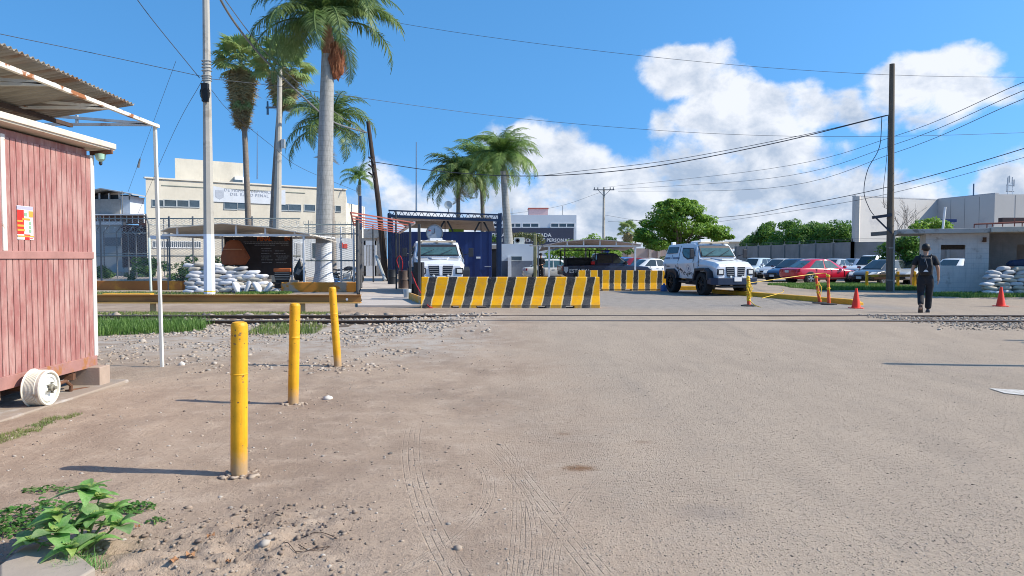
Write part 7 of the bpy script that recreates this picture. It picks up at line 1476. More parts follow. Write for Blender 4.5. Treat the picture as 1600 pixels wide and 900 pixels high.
# scaffolding-like clutter: barrels
for px_, Yv, h_, lb, m_ in ((613, 41, .85, 'dark drum at the foot of the blue side panel', M_BLACK), (631, 35, .9, 'dark oily drum beside the pergola post nearest the head-on truck', mat('drum_brown', (.10, .07, .06), .3, 4, .6))):
    o = empty('drum', (X(px_, Yv), Yv, 0), label=lb, cat='drum'); MB().lathe([(.05, 0), (.27, 0), (.28, .03), (.27, .06), (.27, h_ * .5), (.285, h_ * .52), (.27, h_ * .55), (.27, h_), (.05, h_)], 18).build('barrel', m_, o, smooth=True)
# ============================================================ VEGETATION
M_LEAF = {}
def leafmat(name, c1, c2, scale=1.5, trans=.3, rough=.5):
    m = bpy.data.materials.new(name); m.use_nodes = True; t = NT(m.node_tree); b = t.n['Principled BSDF']
    co = t.new('ShaderNodeTexCoord').outputs['Object']; n = t.noise(co, scale, 4, .6); n2 = t.noise(co, scale * 14, 2, .5)
    c = t.mix(t.ss(t.m('ADD', t.m('MULTIPLY', n, .65), t.m('MULTIPLY', n2, .35)), .35, .66), c1, c2)
    t.l.new(c, b.inputs['Base Color']); b.inputs['Roughness'].default_value = rough; b.inputs['Specular IOR Level'].default_value = .35
    tr = t.new('ShaderNodeBsdfTranslucent'); t.l.new(c, tr.inputs[0]); mx = t.new('ShaderNodeMixShader'); mx.inputs[0].default_value = trans
    t.l.new(b.outputs[0], mx.inputs[1]); t.l.new(tr.outputs[0], mx.inputs[2]); t.l.new(mx.outputs[0], t.n['Material Output'].inputs[0]); return m
L_ROYAL = leafmat('royal_palm_green', (.075, .15, .035), (.20, .27, .09), .8, .4); L_ROYAL2 = leafmat('palm_bright_green', (.10, .21, .04), (.26, .36, .10), .8, .4)
L_DRYP = leafmat('palm_dry', (.26, .19, .10), (.42, .36, .19), 1.2, .25, .8); L_FAN = leafmat('fan_palm_green', (.20, .31, .09), (.40, .46, .20), 1.2, .5)
L_TREE = leafmat('broad_tree_green', (.13, .26, .03), (.27, .42, .06), .9, .45); L_HEDGE = leafmat('hedge_green', (.07, .17, .028), (.16, .29, .05), .35, .4); L_BUSH = leafmat('bush_green', (.04, .10, .02), (.12, .22, .04), 1.0)
M_BARK = mat('bark', (.17, .13, .10), .3, 8, .95, bump=.01, bscale=20)
def frond_mesh(name, L, droop, rise, nl, ll, seed, m, twist=.0, plum=.5, dead=False):
    r = random.Random(seed); V = []; Fc = []
    # rachis curve in local xz
    pts = []; x = z = 0; a = rise; N = 22
    for i in range(N + 1):
        pts.append(Vector((x, twist * (i / N) ** 2 * L * .2, z))); s_ = L / N; x += cos(a) * s_; z += sin(a) * s_; a -= droop / N * (1 + .9 * i / N)
    mb = MB(); mb.tube(pts, [.035 * (L / 3) * (1 - .85 * i / N) + .004 for i in range(N + 1)], 5)
    V += mb.v; Fc += [tuple(f) for f in mb.f]; mi = [0] * len(mb.f)
    for i in range(nl):
        f_ = .10 + .90 * i / nl; k = f_ * N; i0 = min(int(k), N - 1); p = pts[i0].lerp(pts[i0 + 1], k - i0); t_ = (pts[i0 + 1] - pts[i0]).normalized()
        env = (sin(pi * min(1, f_ * .92 + .12))) ** .6 * (1 - .35 * f_)
        for sd in (-1, 1):
            l_ = ll * env * r.uniform(.8, 1.12); el_ = r.uniform(-.5, .55) * plum + (-.15 if not dead else -.9)
            up = t_.cross(Vector((0, 1, 0))) * -1; up = up if up.z > 0 else -up
            dr = (Vector((0, sd, 0)) * cos(el_) + up * sin(el_)) * .86 + t_ * (.45 + .25 * f_); dr.normalize()
            w_ = l_ * .022 + .007; wv_ = t_.cross(dr).cross(dr).normalized() * w_
            g_ = Vector((0, 0, -1)) * l_ * (.10 + .12 * r.random()) * (2.2 if dead else 1)
            q1 = p + dr * l_ * .5 + g_ * .35; q2 = p + dr * l_ * .95 + g_ * 1.9; b = len(V)
            V += [tuple(p - wv_ * .5), tuple(p + wv_ * .5), tuple(q1 + wv_), tuple(q1 - wv_), tuple(q2)]
            Fc += [(b, b + 1, b + 2, b + 3), (b + 3, b + 2, b + 4)]
    me = bpy.data.meshes.new(name); me.from_pydata(V, [], Fc); me.materials.append(m); me.update(); return me
FR = [frond_mesh('frond', 3.4, dr, ri, 84, .74, s_, L_ROYAL, tw, plum=.8) for s_, (dr, ri, tw) in enumerate([(1.7, .95, .3), (1.9, .8, -.3), (1.5, .7, .2), (2.1, .95, 0), (1.6, 1.1, -.2)])]
FR2 = [frond_mesh('frond', 2.9, dr, ri, 70, .66, s_ + 9, L_ROYAL2, tw, plum=.9) for s_, (dr, ri, tw) in enumerate([(1.5, .95, .3), (1.8, .8, -.3), (1.4, .9, .2)])]
FRD = [frond_mesh('frond', 2.5, 1.4, .2, 40, .5, 30, L_DRYP, .2, dead=True)]
def royal(px, base_py, Y, crown_px, crown_py, r0, r1, label, nf, sc, meshes, shaft, trunkm, group=None, basew=None, phase=0, spec=None, dead=2, white_to=None, base_z=0):
    b = Vector((X(px, Y), Y, base_z)); c = P(crown_px, crown_py, Y); o = empty('palm_tree', b, label=label, cat='palm tree', group=group)
    top = c - b; mb = MB(); N = 14; pr_ = []; pts = []
    for i in range(N + 1):
        f_ = i / N; q = Vector((top.x * f_ ** 1.3, 0, top.z * f_ * .93)); pts.append(q); rr_ = lerp(r0, r1, f_) * (1 + .10 * sin(f_ * pi)) ; rr_ *= 1 + (basew or .35) * max(0, 1 - f_ * 9) ** 2; pr_.append(rr_)
    mb.tube(pts, pr_, 22); tr = mb.build('trunk', trunkm, o, smooth=True)
    mb = MB(); sh0 = pts[-1]; mb.tube([sh0 * 1.0 - Vector((0, 0, .05)), sh0 + Vector((0, 0, shaft * .3)), sh0 + Vector((0, 0, shaft))], [r1 * 1.02, r1 * 1.15, r1 * .55], 14); mb.build('crownshaft', mat('crownshaft_green', (.12, .17, .06), .2, 4, .6) if not spec else mat('crownshaft_brown', (.26, .12, .06), .3, 8, .9, bump=.02), o, smooth=True)
    cz = Vector((top.x, 0, sh0.z + shaft * .9)); rnd_ = random.Random(int(px * 7))
    fr = spec_fronds(nf, rnd_, phase) if spec is None else spec
    for i, (yaw, pit) in enumerate(fr):
        link('frond', meshes[i % len(meshes)], o, cz + Vector((0, 0, rnd_.uniform(-.12, .12))), Euler((rnd_.uniform(-.25, .25), -pit, yaw), 'XYZ'), (sc * rnd_.uniform(.9, 1.08),) * 3)
    for i in range(dead): link('dead_frond', FRD[0], o, cz - Vector((0, 0, .35)), Euler((0, 1.0 + .3 * i, rnd_.uniform(0, 6.28)), 'XYZ'), (sc * .75,) * 3)
    return o, cz
def spec_fronds(nf, r, ph):
    out = []
    for i in range(nf):
        yaw = i * 2.39996 + ph; f_ = i / nf; out.append((yaw, lerp(.75, -.75, f_ ** 1.1) + r.uniform(-.12, .12)))
    return out
def trunkmat(name, white_to, col=(.36, .35, .33)):
    m = bpy.data.materials.new(name); m.use_nodes = True; t = NT(m.node_tree); b = t.n['Principled BSDF']; co = t.new('ShaderNodeTexCoord').outputs['Object']; z = t.xyz(co)[2]
    n = t.noise(co, 2.5, 5, .6); n2 = t.noise(t.scalev(co, (5, 5, 1)), 3, 5, .65); ring = t.m('SINE', t.m('ADD', t.m('MULTIPLY', z, 26.), t.m('MULTIPLY', n, 3.)))
    c = t.mix(t.ss(n2, .3, .75), col, tuple(v * .62 for v in col)); c = t.mix(t.m('MULTIPLY', t.ss(ring, .75, 1.), .35), c, tuple(v * .5 for v in col))
    wm = t.ss(z, white_to + .02, white_to - .02); c = t.mix(wm, c, t.mix(t.ss(n, .4, .8), (.70, .74, .80), (.56, .58, .62)))
    t.l.new(c, b.inputs['Base Color']); b.inputs['Roughness'].default_value = .85
    bn = t.new('ShaderNodeBump'); bn.inputs['Distance'].default_value = .012; t.l.new(n2, bn.inputs['Height']); t.l.new(bn.outputs[0], b.inputs['Normal']); return m
# big royal palm: fronds chosen to hang as in the photograph
Yp = 36.7
spec = [(2.9, .15), (3.4, .45), (2.5, -.1), (2.2, .35), (3.7, .10), (3.25, -.25), (-.15, .62), (.25, .2), (-.4, -.15), (.05, -.35), (.5, -.45), (-.6, .4), (1.2, .5), (1.7, .1), (-1.3, .55), (-1.7, .15), (-1.1, -.3), (-2.1, -.2), (-2.5, .3), (.8, .75), (2.0, .8), (-2.8, -.55), (2.8, -.6), (-.9, .9), (3.1, .7), (.1, .85), (3.55, -.5), (.6, .5), (-2.0, .45), (1.0, .2), (2.3, -.4), (-.7, .1), (-.25, .3), (2.65, .55), (.35, -.15), (-1.5, -.55), (1.4, -.5), (3.0, -.15)]
o, cz = royal(505, 450, Yp, 512, 56, .40, .30, 'tallest royal palm with a white-painted foot, in front of the cream building', 0, 1.42, FR, 1.5, trunkmat('royal_trunk', Z(380, Yp)), spec=spec, basew=.45, dead=2)
# brown fruiting tuft hanging on the crown shaft
bm = bmesh.new(); bmesh.ops.create_icosphere(bm, subdivisions=3, radius=1)
for v in bm.verts: n_ = 1 + .4 * mnoise.noise(v.co * 3.1); v.co = Vector((v.co.x * .42 * n_ + .28, v.co.y * .4 * n_, v.co.z * .85 * n_))
me = bpy.data.meshes.new('fruit_tuft'); bm.to_mesh(me); bm.free(); me.materials.append(mat('brown_tuft', (.24, .08, .035), .4, 9, .95, bump=.05, bscale=30))
tu = link('fruit_tuft', me, o, cz + Vector((.1, 0, -1.7)))
mb = MB(); rr_ = random.Random(8)
for k in range(230):
    a = rr_.uniform(0, 6.28); r_ = rr_.uniform(.2, .5); z0 = rr_.uniform(-.3, .9); mb.poly([(.28 + r_ * cos(a), r_ * sin(a), z0), (.28 + r_ * cos(a) + .02, r_ * sin(a) + .01, z0), (.28 + (r_ + .12) * cos(a), (r_ + .12) * sin(a), z0 - rr_.uniform(.3, .8))])
mb.build('fruit_strands', mat('tuft_strands', (.36, .15, .07), .3, 9, .9), tu)
royal(521, 440, 48, 514, 205, .20, .17, 'slender royal palm directly behind the big white-footed palm', 24, 1.28, FR, .9, trunkmat('slim_trunk', .1, (.34, .30, .26)), phase=.5, dead=3)
royal(562, 430, 72, 562, 278, .18, .14, 'small distant palm left of the leaning wooden pole', 16, .9, FR2, .6, trunkmat('small_trunk', .1), phase=1.0, dead=2)
CG = 'palms behind the blue metal shelter'
royal(797, 430, 60, 786, 254, .40, .22, 'front royal palm right of the blue shelter, with a flared pale foot', 44, 1.4, FR2, 1.0, trunkmat('centre_trunk', Z(402, 60)), group=CG, basew=.8, phase=.3, dead=1)
royal(757, 430, 68, 752, 262, .20, .16, 'middle palm of the group behind the blue shelter roof', 40, 1.55, FR2, .7, trunkmat('c2_trunk', .1, (.2, .18, .15)), group=CG, phase=1.7, dead=3)
royal(716, 430, 66, 716, 282, .20, .16, 'leftmost palm of the group behind the blue shelter roof', 36, 1.3, FR, .7, trunkmat('c3_trunk', .1, (.2, .18, .15)), group=CG, phase=.9, dead=4)

# fan palms (petticoat of dead leaves)
def fan_mesh(name, R, seed, m, droopy=.25, pet=1.25):
    r = random.Random(seed); V = []; Fc = []
    mb = MB(); mb.tube([(0, 0, 0), (pet * .5, 0, .06), (pet, 0, 0)], [.02, .016, .012], 4); V += mb.v; Fc += [tuple(f) for f in mb.f]; n = 26
    for i in range(n):
        a = -2.2 + 4.4 * i / (n - 1); l_ = R * (1 - .15 * abs(a) / 2.2) * r.uniform(.85, 1.1); d0 = Vector((cos(a), sin(a), 0)); p = Vector((pet, 0, 0)); w_ = Vector((-sin(a), cos(a), 0)) * (R * .085)
        q1 = p + d0 * l_ * .55 + Vector((0, 0, .04 * (1 if i % 2 else -1))); q2 = p + d0 * l_ * .95 + Vector((0, 0, -droopy * l_ * r.uniform(.7, 1.5))); b = len(V)
        V += [tuple(p), tuple(q1 + w_), tuple(q1 - w_), tuple(q2)]; Fc += [(b, b + 1, b + 2), (b + 2, b + 1, b + 3)]
    me = bpy.data.meshes.new(name); me.from_pydata(V, [], Fc); me.materials.append(m); me.update(); return me
FAN = [fan_mesh('fan_leaf', .95, s_, L_FAN) for s_ in range(3)]; FAND = [fan_mesh('dead_leaf', .85, 10 + s_, L_DRYP, .9, .4) for s_ in range(3)]
def fanpalm(px, Y, cpx, cpy, rt, label, R=1.0, skirt=2.3, ns=46, nf=30, group=None, lean=0):
    b = Vector((X(px, Y), Y, 0)); c = P(cpx, cpy, Y); o = empty('fan_palm', b, label=label, cat='palm tree', group=group); top = c - b; rr_ = random.Random(int(px))
    mb = MB(); mb.tube([Vector((top.x * f_ ** 1.5, 0, top.z * f_)) for f_ in np.linspace(0, 1, 12)], [lerp(rt * 1.5, rt, f_ ** .5) for f_ in np.linspace(0, 1, 12)], 12); mb.build('trunk', trunkmat('fan_trunk_%d' % px, .05, (.24, .20, .165)), o, smooth=True)
    ct = Vector((top.x, 0, top.z))
    for i in range(nf):
        yaw = i * 2.39996; f_ = i / nf; pit = lerp(1.25, -.45, f_); link('fan_leaf', FAN[i % 3], o, ct + Vector((0, 0, rr_.uniform(-.1, .25))), Euler((rr_.uniform(-.5, .5), -pit, yaw), 'XYZ'), (R * rr_.uniform(.85, 1.1),) * 3)
    V = []; Fc = []
    for i in range(ns):
        yaw = i * 2.39996; f_ = i / ns; me = FAND[i % 3]; M4 = Matrix.Translation(ct + Vector((0, 0, -f_ * skirt - .05))) @ Euler((rr_.uniform(-.4, .4), 1.05 + .45 * f_ + rr_.uniform(-.15, .15), yaw), 'XYZ').to_matrix().to_4x4() @ Matrix.Scale(R * lerp(1.4, .6, f_ ** .8), 4)
        bb_ = len(V); V += [tuple(M4 @ v.co) for v in me.vertices]; Fc += [tuple(bb_ + k for k in p.vertices) for p in me.polygons]
    me = bpy.data.meshes.new('dead_leaf_skirt'); me.from_pydata(V, [], Fc); me.materials.append(L_DRYP); link('dead_leaf_skirt', me, o)
    # a few green leaves hanging in the skirt
    for i in range(5): link('fan_leaf', FAN[i % 3], o, ct + Vector((0, 0, -skirt * .45)), Euler((0, 1.1, i * 1.3), 'XYZ'), (R * .8,) * 3)
    return o
fanpalm(390, 52, 377, 100, .17, 'thin fan palm with a brown skirt of dead leaves, nearest the concrete pole', R=1.05, skirt=3.9, ns=110, nf=32)
fanpalm(424, 50, 443, 105, .19, 'fan palm half hidden by the big palm fronds, with a yellowish dead skirt', R=1.1, skirt=2.2, ns=70, nf=28)
fanpalm(981, 120, 981, 362, .3, 'tiny distant fan palm between the utility pole and the broad tree', R=1.0, skirt=1.6, ns=24, nf=20)
royal(992, 400, 125, 993, 372, .2, .15, 'tiny distant feather palm just left of the broad tree', 12, .75, FR2, .5, MATS['bark'], phase=.4, dead=1)

# broadleaf crowns: leaf faces spread through many small clumps
def leaves_np(cl, n_per, size, seed, flat=.55, shell=.6):
    rg = np.random.default_rng(seed); C = np.repeat(np.array([c[:3] for c in cl], float), n_per, 0); Rr = np.repeat(np.array([c[3:6] for c in cl], float), n_per, 0); n = len(C)
    d_ = rg.normal(size=(n, 3)); d_ /= np.linalg.norm(d_, axis=1)[:, None]; rad = (shell + (1 - shell) * rg.random(n)) ** .8; p = C + d_ * Rr * rad[:, None]
    nr = d_ * .8 + rg.normal(size=(n, 3)) * .55 + np.array([0, 0, flat]); nr /= np.linalg.norm(nr, axis=1)[:, None]
    a = np.cross(nr, rg.normal(size=(n, 3))); a /= np.linalg.norm(a, axis=1)[:, None]; b = np.cross(nr, a); s_ = size * rg.uniform(.6, 1.25, n)[:, None]
    v = np.stack([p - a * s_, p + b * s_ * .42 - a * s_ * .1, p + a * s_ - nr * s_ * .25, p - b * s_ * .42 - a * s_ * .1], 1).reshape(-1, 3); f = np.arange(n * 4).reshape(-1, 4); return v, f
def broad_tree(name, base, clumps, n_per, size, seed, m, label, trunk_r=.15, forks=6, cat='tree', group=None, flat=.55, trunkz=None, barkm=None):
    o = empty(name, base, label=label, cat=cat, group=group); v, f = leaves_np(clumps, n_per, size, seed, flat); link('crown', mesh_np('crown', v, f, [m]), o); rr_ = random.Random(seed)
    mb = MB(); cz_ = trunkz or min(c[2] for c in clumps) * .7; mb.tube([(0, 0, -.1), (.05, 0, cz_ * .5), (0, .05, cz_)], [trunk_r * 1.3, trunk_r, trunk_r * .9], 10)
    for c in rr_.sample(clumps, min(forks, len(clumps))): mb.tube([(0, .05, cz_ * .95), (c[0] * .45, c[1] * .45, lerp(cz_, c[2], .6)), (c[0] * .95, c[1] * .95, c[2])], [trunk_r * .6, trunk_r * .35, trunk_r * .1], 6)
    mb.build('trunk', barkm or M_BARK, o, smooth=True); return o
def clumps_dome(w_, h0, h1, n, seed, r0=.5, r1=.9, flatc=.6, depth=None, hemi=True):
    r = random.Random(seed); out = []
    for k in range(n):
        a = r.uniform(0, 2 * pi); q = r.random() ** .5; x = q * w_ * cos(a); y = q * (depth or w_) * sin(a); e = math.sqrt(max(0, 1 - q * q)); z = h0 + (h1 - h0) * (r.uniform(.25, 1) * e if hemi else r.random()); s_ = r.uniform(r0, r1); out.append((x, y, z, s_, s_, s_ * flatc))
    return out
# the broad bright tree behind the armoured truck (tiered boughs)
Yt = 56; tx = X(1062, Yt)
cl = []; r = random.Random(4)
for (px_, py_, w_, h_) in [(1055, 324, 28, 9), (1035, 335, 26, 9), (1080, 330, 26, 9), (1020, 348, 24, 9), (1060, 345, 34, 10), (1098, 345, 22, 8), (1012, 364, 22, 9), (1045, 362, 32, 11), (1085, 362, 28, 10), (1112, 360, 22, 7), (1122, 366, 16, 5), (1024, 380, 24, 9), (1060, 380, 30, 9), (1002, 376, 14, 7), (1095, 376, 20, 7), (1130, 370, 12, 4), (1070, 315, 14, 6), (1040, 318, 12, 6)]:
    for k in range(5):
        x_ = X(px_ + r.uniform(-.6, .6) * w_, Yt) - tx; z_ = Z(py_ + r.uniform(-.5, .5) * h_, Yt); s_ = w_ * .034 * r.uniform(.7, 1.1); cl.append((x_, r.uniform(-1.0, 1.0) * 1.5, z_, s_, s_, s_ * .5))
broad_tree('broadleaf_tree', (tx, Yt, 0), cl, 260, .135, 41, L_TREE, 'bright green broad tree with tiered boughs behind the armoured truck on the road', .22, 14, trunkz=1.9, flat=.9)
HG = 'dense trees behind the grey concrete wall'
for i, (px_, Yh, w_, top, lb) in enumerate([(1190, 112, 3.0, 352, 'leftmost and lowest dark tree behind the grey concrete wall'), (1215, 108, 3.6, 343, 'dark rounded tree second from the left behind the grey concrete wall'), (1248, 104, 3.8, 339, 'dark tree in the middle of the row behind the grey concrete wall'), (1283, 100, 3.8, 336, 'dark tree second from the right behind the grey concrete wall'), (1316, 96, 3.4, 333, 'rightmost dark tree, touching the tall grey hall, behind the concrete wall')]):
    zt_ = Z(top, Yh); broad_tree('dense_tree', (X(px_, Yh), Yh, 0), clumps_dome(w_ * 1.12, 1.9, zt_ - .6, 50, 50 + i, .8, 1.4, .75, 2.5), 230, .20, 60 + i, L_HEDGE, lb, .25, 5, group=HG, trunkz=2.0)
broad_tree('leafy_tree', (X(922, 70), 70, 0), clumps_dome(2.6, Z(400, 70), Z(366, 70), 24, 71, .5, .9, .6, 2), 110, .17, 72, L_TREE, 'light green tree rising behind the middle canopy', .15, 4, trunkz=1.2)
broad_tree('leafy_tree', (X(905, 50), 50, 0), clumps_dome(2.2, Z(402, 50), Z(386, 50), 22, 73, .35, .6, .6, 1.5), 110, .13, 74, L_TREE, 'green foliage tree seen under the middle canopy behind the police pickup', .12, 4, trunkz=1.2)
broad_tree('leafy_tree', (X(959, 100), 100, 0), clumps_dome(2.2, Z(395, 100), Z(372, 100), 18, 75, .6, 1.0, .6, 2), 90, .22, 76, L_BUSH, 'small dark tree right of the distant utility pole', .15, 4, trunkz=1.2)
broad_tree('climbing_plant', (X(826, 60.5), 60.5, 0), [(X(p, 60.5) - X(826, 60.5), 0, Z(q, 60.5), .55, .4, .28) for p, q in ((802, 369), (812, 367), (822, 368), (832, 368), (840, 370), (843, 377), (838, 374), (806, 373))], 150, .10, 77, leafmat('climber', (.08, .13, .03), (.22, .20, .09), 1.2), 'tangled climbing plant on the annex roof above the air conditioner', .06, 4, cat='plant', trunkz=2.5)
broad_tree('climbing_plant', (X(771, 66), 66, 0), [(X(p, 66) - X(771, 66), 0, Z(q, 66), .45, .4, .35) for p, q in ((768, 374), (772, 372), (777, 375))], 120, .10, 78, L_BUSH, 'green bush between the blue shelter and the first palm', .06, 2, cat='plant', trunkz=1.2)
broad_tree('leafy_tree', (X(1415, 44), 44, 0), clumps_dome(1.9, .6, Z(364, 44), 30, 79, .4, .7, .7, 1.2), 150, .12, 80, L_HEDGE, 'dark green bushy tree left of the booth, behind the walking man', .12, 5, trunkz=.6)
broad_tree('leafy_tree', (X(1459, 40), 40, 0), [(X(p, 40) - X(1459, 40), r.uniform(-.4, .4), Z(q, 40), .42, .4, .25) for p, q in ((1436, 353), (1444, 349), (1454, 347), (1463, 346), (1472, 350), (1482, 352), (1450, 354), (1466, 354), (1430, 356), (1478, 356))], 110, .10, 81, L_TREE, 'bright green treetop showing above the booth roof', .08, 8, trunkz=2.2)
broad_tree('leafy_tree', (22.8, 28.0, 0), clumps_dome(2.3, 3.6, 6.4, 36, 88, .5, .9, .6, 1.3), 130, .14, 89, L_HEDGE, 'unseen tree added just outside the right edge to shade the road by the booth', .15, 6, trunkz=2.8)  # added tree out of view; its crown shades the road by the booth
# bare thin tree behind the wooden pole
o = empty('bare_tree', (X(1404, 46), 46, 0), label='grey leafless twiggy tree behind the wooden power pole', cat='tree'); rr_ = random.Random(12); mb = MB()
def twig(p, d_, L_, r_, n_):
    q = p + d_ * L_; mb.tube([p, (p + q) / 2 + Vector((rr_.uniform(-.05, .05), 0, 0)), q], [r_, r_ * .8, r_ * .6], 4, cap=False)
    if n_ > 0:
        for k in range(rr_.choice((2, 3, 3))): e = (d_ + Vector((rr_.uniform(-.75, .75), rr_.uniform(-.5, .5), rr_.uniform(-.15, .5)))).normalized(); twig(q, e, L_ * rr_.uniform(.62, .85), r_ * .62, n_ - 1)
twig(Vector((0, 0, 0)), Vector((0, 0, 1)), 1.5, .07, 5); mb.build('branches', mat('grey_bark', (.26, .22, .19), .2, 9, .95), o)
# garden shrubs left
for i, (px_, Y_, w_, h_, lb) in enumerate([(236, 47, 1.3, 1.7, 'leafy shrub at the foot of the cream building, behind the green-white post'), (160, 52, .7, .8, 'low shrub below the watchtower, left of the rusty gate'), (300, 44, .9, 1.5, 'green shrub behind the left end of the sandbag pile'), (344, 42, .6, 1.4, 'green shrub just left of the orange parasol'), (216, 56, .9, 1.0, 'dull green bush in front of the rusty red gate')]):
    zz = Z(403, Y_); broad_tree('shrub', (X(px_, Y_), Y_, 0), clumps_dome(w_, .1, h_, 16, 90 + i, .25, .45, .7, w_ * .7), 90, .11, 95 + i, L_BUSH, lb, .05, 4, cat='shrub', trunkz=.3, group='shrubs along the cream building')
for i, (px_, py_, Y_, lb) in enumerate([(1052, 398, 58, 'bush behind the rear of the armoured truck on the road'), (1030, 402, 62, 'low green hedge plant behind the white sedan near the far barrier'), (985, 405, 68, 'low green hedge plant behind the dark red car')]):
    broad_tree('shrub', (X(px_, Y_), Y_, 0), clumps_dome(1.3, .2, Z(py_, Y_), 14, 110 + i, .35, .55, .7, 1), 90, .13, 115 + i, L_BUSH, lb, .05, 3, cat='shrub', trunkz=.3)

# ---- grass
L_GRASS = leafmat('lush_grass', (.06, .15, .02), (.20, .32, .08), 5, .35); L_GRASSY = leafmat('yellow_grass', (.11, .19, .04), (.27, .29, .10), 2.5, .3)
def grass(name, xs, ys, h, wd, m, label, base_z=None, spread=.35):
    n = len(xs); a = RNG.uniform(0, 2 * pi, n); hh = h * RNG.uniform(.45, 1.1, n); z0 = hgt(xs, ys) if base_z is None else np.full(n, base_z)
    dx_, dy_ = np.cos(a), np.sin(a); ln = RNG.uniform(.1, 1, n) * spread * hh; px_, py_ = -dy_ * wd, dx_ * wd
    b = np.stack([xs, ys, z0 - .01], -1); m1 = b + np.stack([dx_ * ln * .35, dy_ * ln * .35, hh * .6], -1); tp = b + np.stack([dx_ * ln, dy_ * ln, hh], -1); w_ = np.stack([px_, py_, np.zeros(n)], -1)
    v = np.stack([b - w_, b + w_, m1 + w_ * .7, m1 - w_ * .7, tp + w_ * .1, tp - w_ * .1], 1).reshape(-1, 3); i0 = np.arange(n) * 6
    f = np.concatenate([np.stack([i0, i0 + 1, i0 + 2, i0 + 3], 1), np.stack([i0 + 3, i0 + 2, i0 + 4, i0 + 5], 1)]); return tag(link(name, mesh_np(name, v, f, [m])), label, 'grass', kind='stuff')
def patch(n, x0, x1, y0, y1, edge=.5, sc=.8, seed=1):
    xs = rnd(x0, x1, n); ys = rnd(y0, y1, n); u = (xs - x0) / (x1 - x0) * 2 - 1; v_ = (ys - y0) / (y1 - y0) * 2 - 1; k = (1 - (u ** 4 + v_ ** 4) ** .5) + (vnoise(xs, ys, sc, seed) - .5) * edge * 2 > .05; return xs[k], ys[k]
xs, ys = patch(19000, -10.4, -5.9, 12.9, 16.0, .55, .6, 3); k = (ys > 13.0 + (xs + 10) * .42); xs, ys = xs[k], ys[k]; grass('tall_grass', xs, ys, .22, .006, L_GRASS, 'lush green grass by the railway next to the red shed', spread=.6)
xs, ys = patch(1600, -5.3, -3.9, 14.3, 15.7, .6, .4, 5); grass('grass_tuft', xs, ys, .13, .006, L_GRASSY, 'thin grass among the ballast behind the middle bollard')
xs = rnd(-4.7, -3.6, 26000); ys = rnd(4.8, 7.0, 26000)
cx_ = -4.5; k = (np.abs(xs + 4.28 - (ys - 4.9) * .05) < (.24 - (ys - 4.8) * .07) * (.5 + vnoise(xs, ys, .25, 8))) & (vnoise(xs, ys, .09, 18) > .35); grass('verge_grass', xs[k], ys[k], .035, .0022, L_GRASSY, 'sparse yellow-green grass along the slab edge by the red shed', spread=.9)
xs, ys = patch(16000, 16.4, 23.5, 27.0, 31.2, .45, .8, 6); k = ys > 27.6 + (xs - 17) * .12; xs, ys = xs[k], ys[k]; grass('verge_grass', xs, ys, .14, .010, L_GRASS, 'strip of grass in front of the white booth and sandbags')
xs, ys = patch(26000, 13.8, 20.5, 33.6, 41.5, .3, 1.2, 7); grass('verge_grass', xs, ys, .17, .012, L_GRASS, 'green grass around the wooden power pole')
xs, ys = patch(9000, -20, -8.8, 28.3, 31.2, .7, 1.4, 9); grass('verge_grass', xs, ys, .08, .010, L_GRASSY, 'patchy grass on the verge around the concrete pole and sandbags', base_z=.05)
xs, ys = patch(5000, -11, -9, 29.2, 30.2, .5, .6, 10); grass('verge_grass', xs, ys, .12, .010, L_GRASS, 'green grass in front of the sandbag pile', base_z=.05)
xs, ys = patch(6000, -13, -4.6, 19.2, 20.2, .9, .8, 12); grass('verge_grass', xs, ys, .07, .008, L_GRASSY, 'thin grass under the ochre steel beam')

# ---- foreground weed
def leaf_mesh(name, L_, W_, fold, curl, m, seed=0):
    rows = 7; V = []; r = random.Random(seed)
    for i in range(rows + 1):
        f_ = i / rows; w_ = W_ * (sin(pi * f_ ** .75)) ** .85 * (1 - .12 * f_) if 0 < f_ < 1 else .002
        zc = -curl * f_ ** 2 * L_ + .05 * L_ * sin(pi * f_); V += [(f_ * L_, -w_, zc + fold * w_), (f_ * L_, -w_ * .5, zc + fold * w_ * .35 + .004 * (i % 2)), (f_ * L_, 0, zc), (f_ * L_, w_ * .5, zc + fold * w_ * .35 + .004 * (i % 2)), (f_ * L_, w_, zc + fold * w_)]
    Fc = [(i * 5 + k, i * 5 + k + 1, (i + 1) * 5 + k + 1, (i + 1) * 5 + k) for i in range(rows) for k in range(4)]
    me = bpy.data.meshes.new(name); me.from_pydata(V, [], Fc); me.polygons.foreach_set('use_smooth', [True] * len(Fc)); me.materials.append(m); me.update(); return me
L_WEED = leafmat('weed_leaf', (.16, .38, .08), (.34, .52, .20), 9, .42, .6); L_WEED2 = leafmat('weed_small_leaf', (.05, .15, .03), (.11, .24, .05), 8, .3)
WL = [leaf_mesh('leaf', .125, .040, .35, .35, L_WEED, 1), leaf_mesh('leaf', .08, .028, .3, .5, leafmat('weed_leaf_young', (.30, .44, .09), (.44, .55, .20), 9, .45, .6), 2), leaf_mesh('leaf', .15, .054, .2, .2, leafmat('weed_leaf_old', (.10, .24, .07), (.26, .36, .16), 12, .35, .7), 3), leaf_mesh('leaf', .11, .045, .4, .7, L_WEED, 4), leaf_mesh('leaf', .13, .036, .15, .1, L_WEED, 5)]
def rosette(o, c, n, sc, yaw0, pit0=.35, hgt_=0):
    sc *= 1.12
    for i in range(n):
        f_ = i / n; link('leaf', WL[(1 if i < 3 else (i * 7 + int(yaw0 * 10)) % 5)], o, c + Vector((0, 0, hgt_ - .02 * f_)), Euler((random.uniform(-.3, .3), -lerp(1.0, pit0 - .35, f_), yaw0 + i * 2.4), 'XYZ'), (sc * lerp(.45, 1.05, f_ ** .6),) * 3)
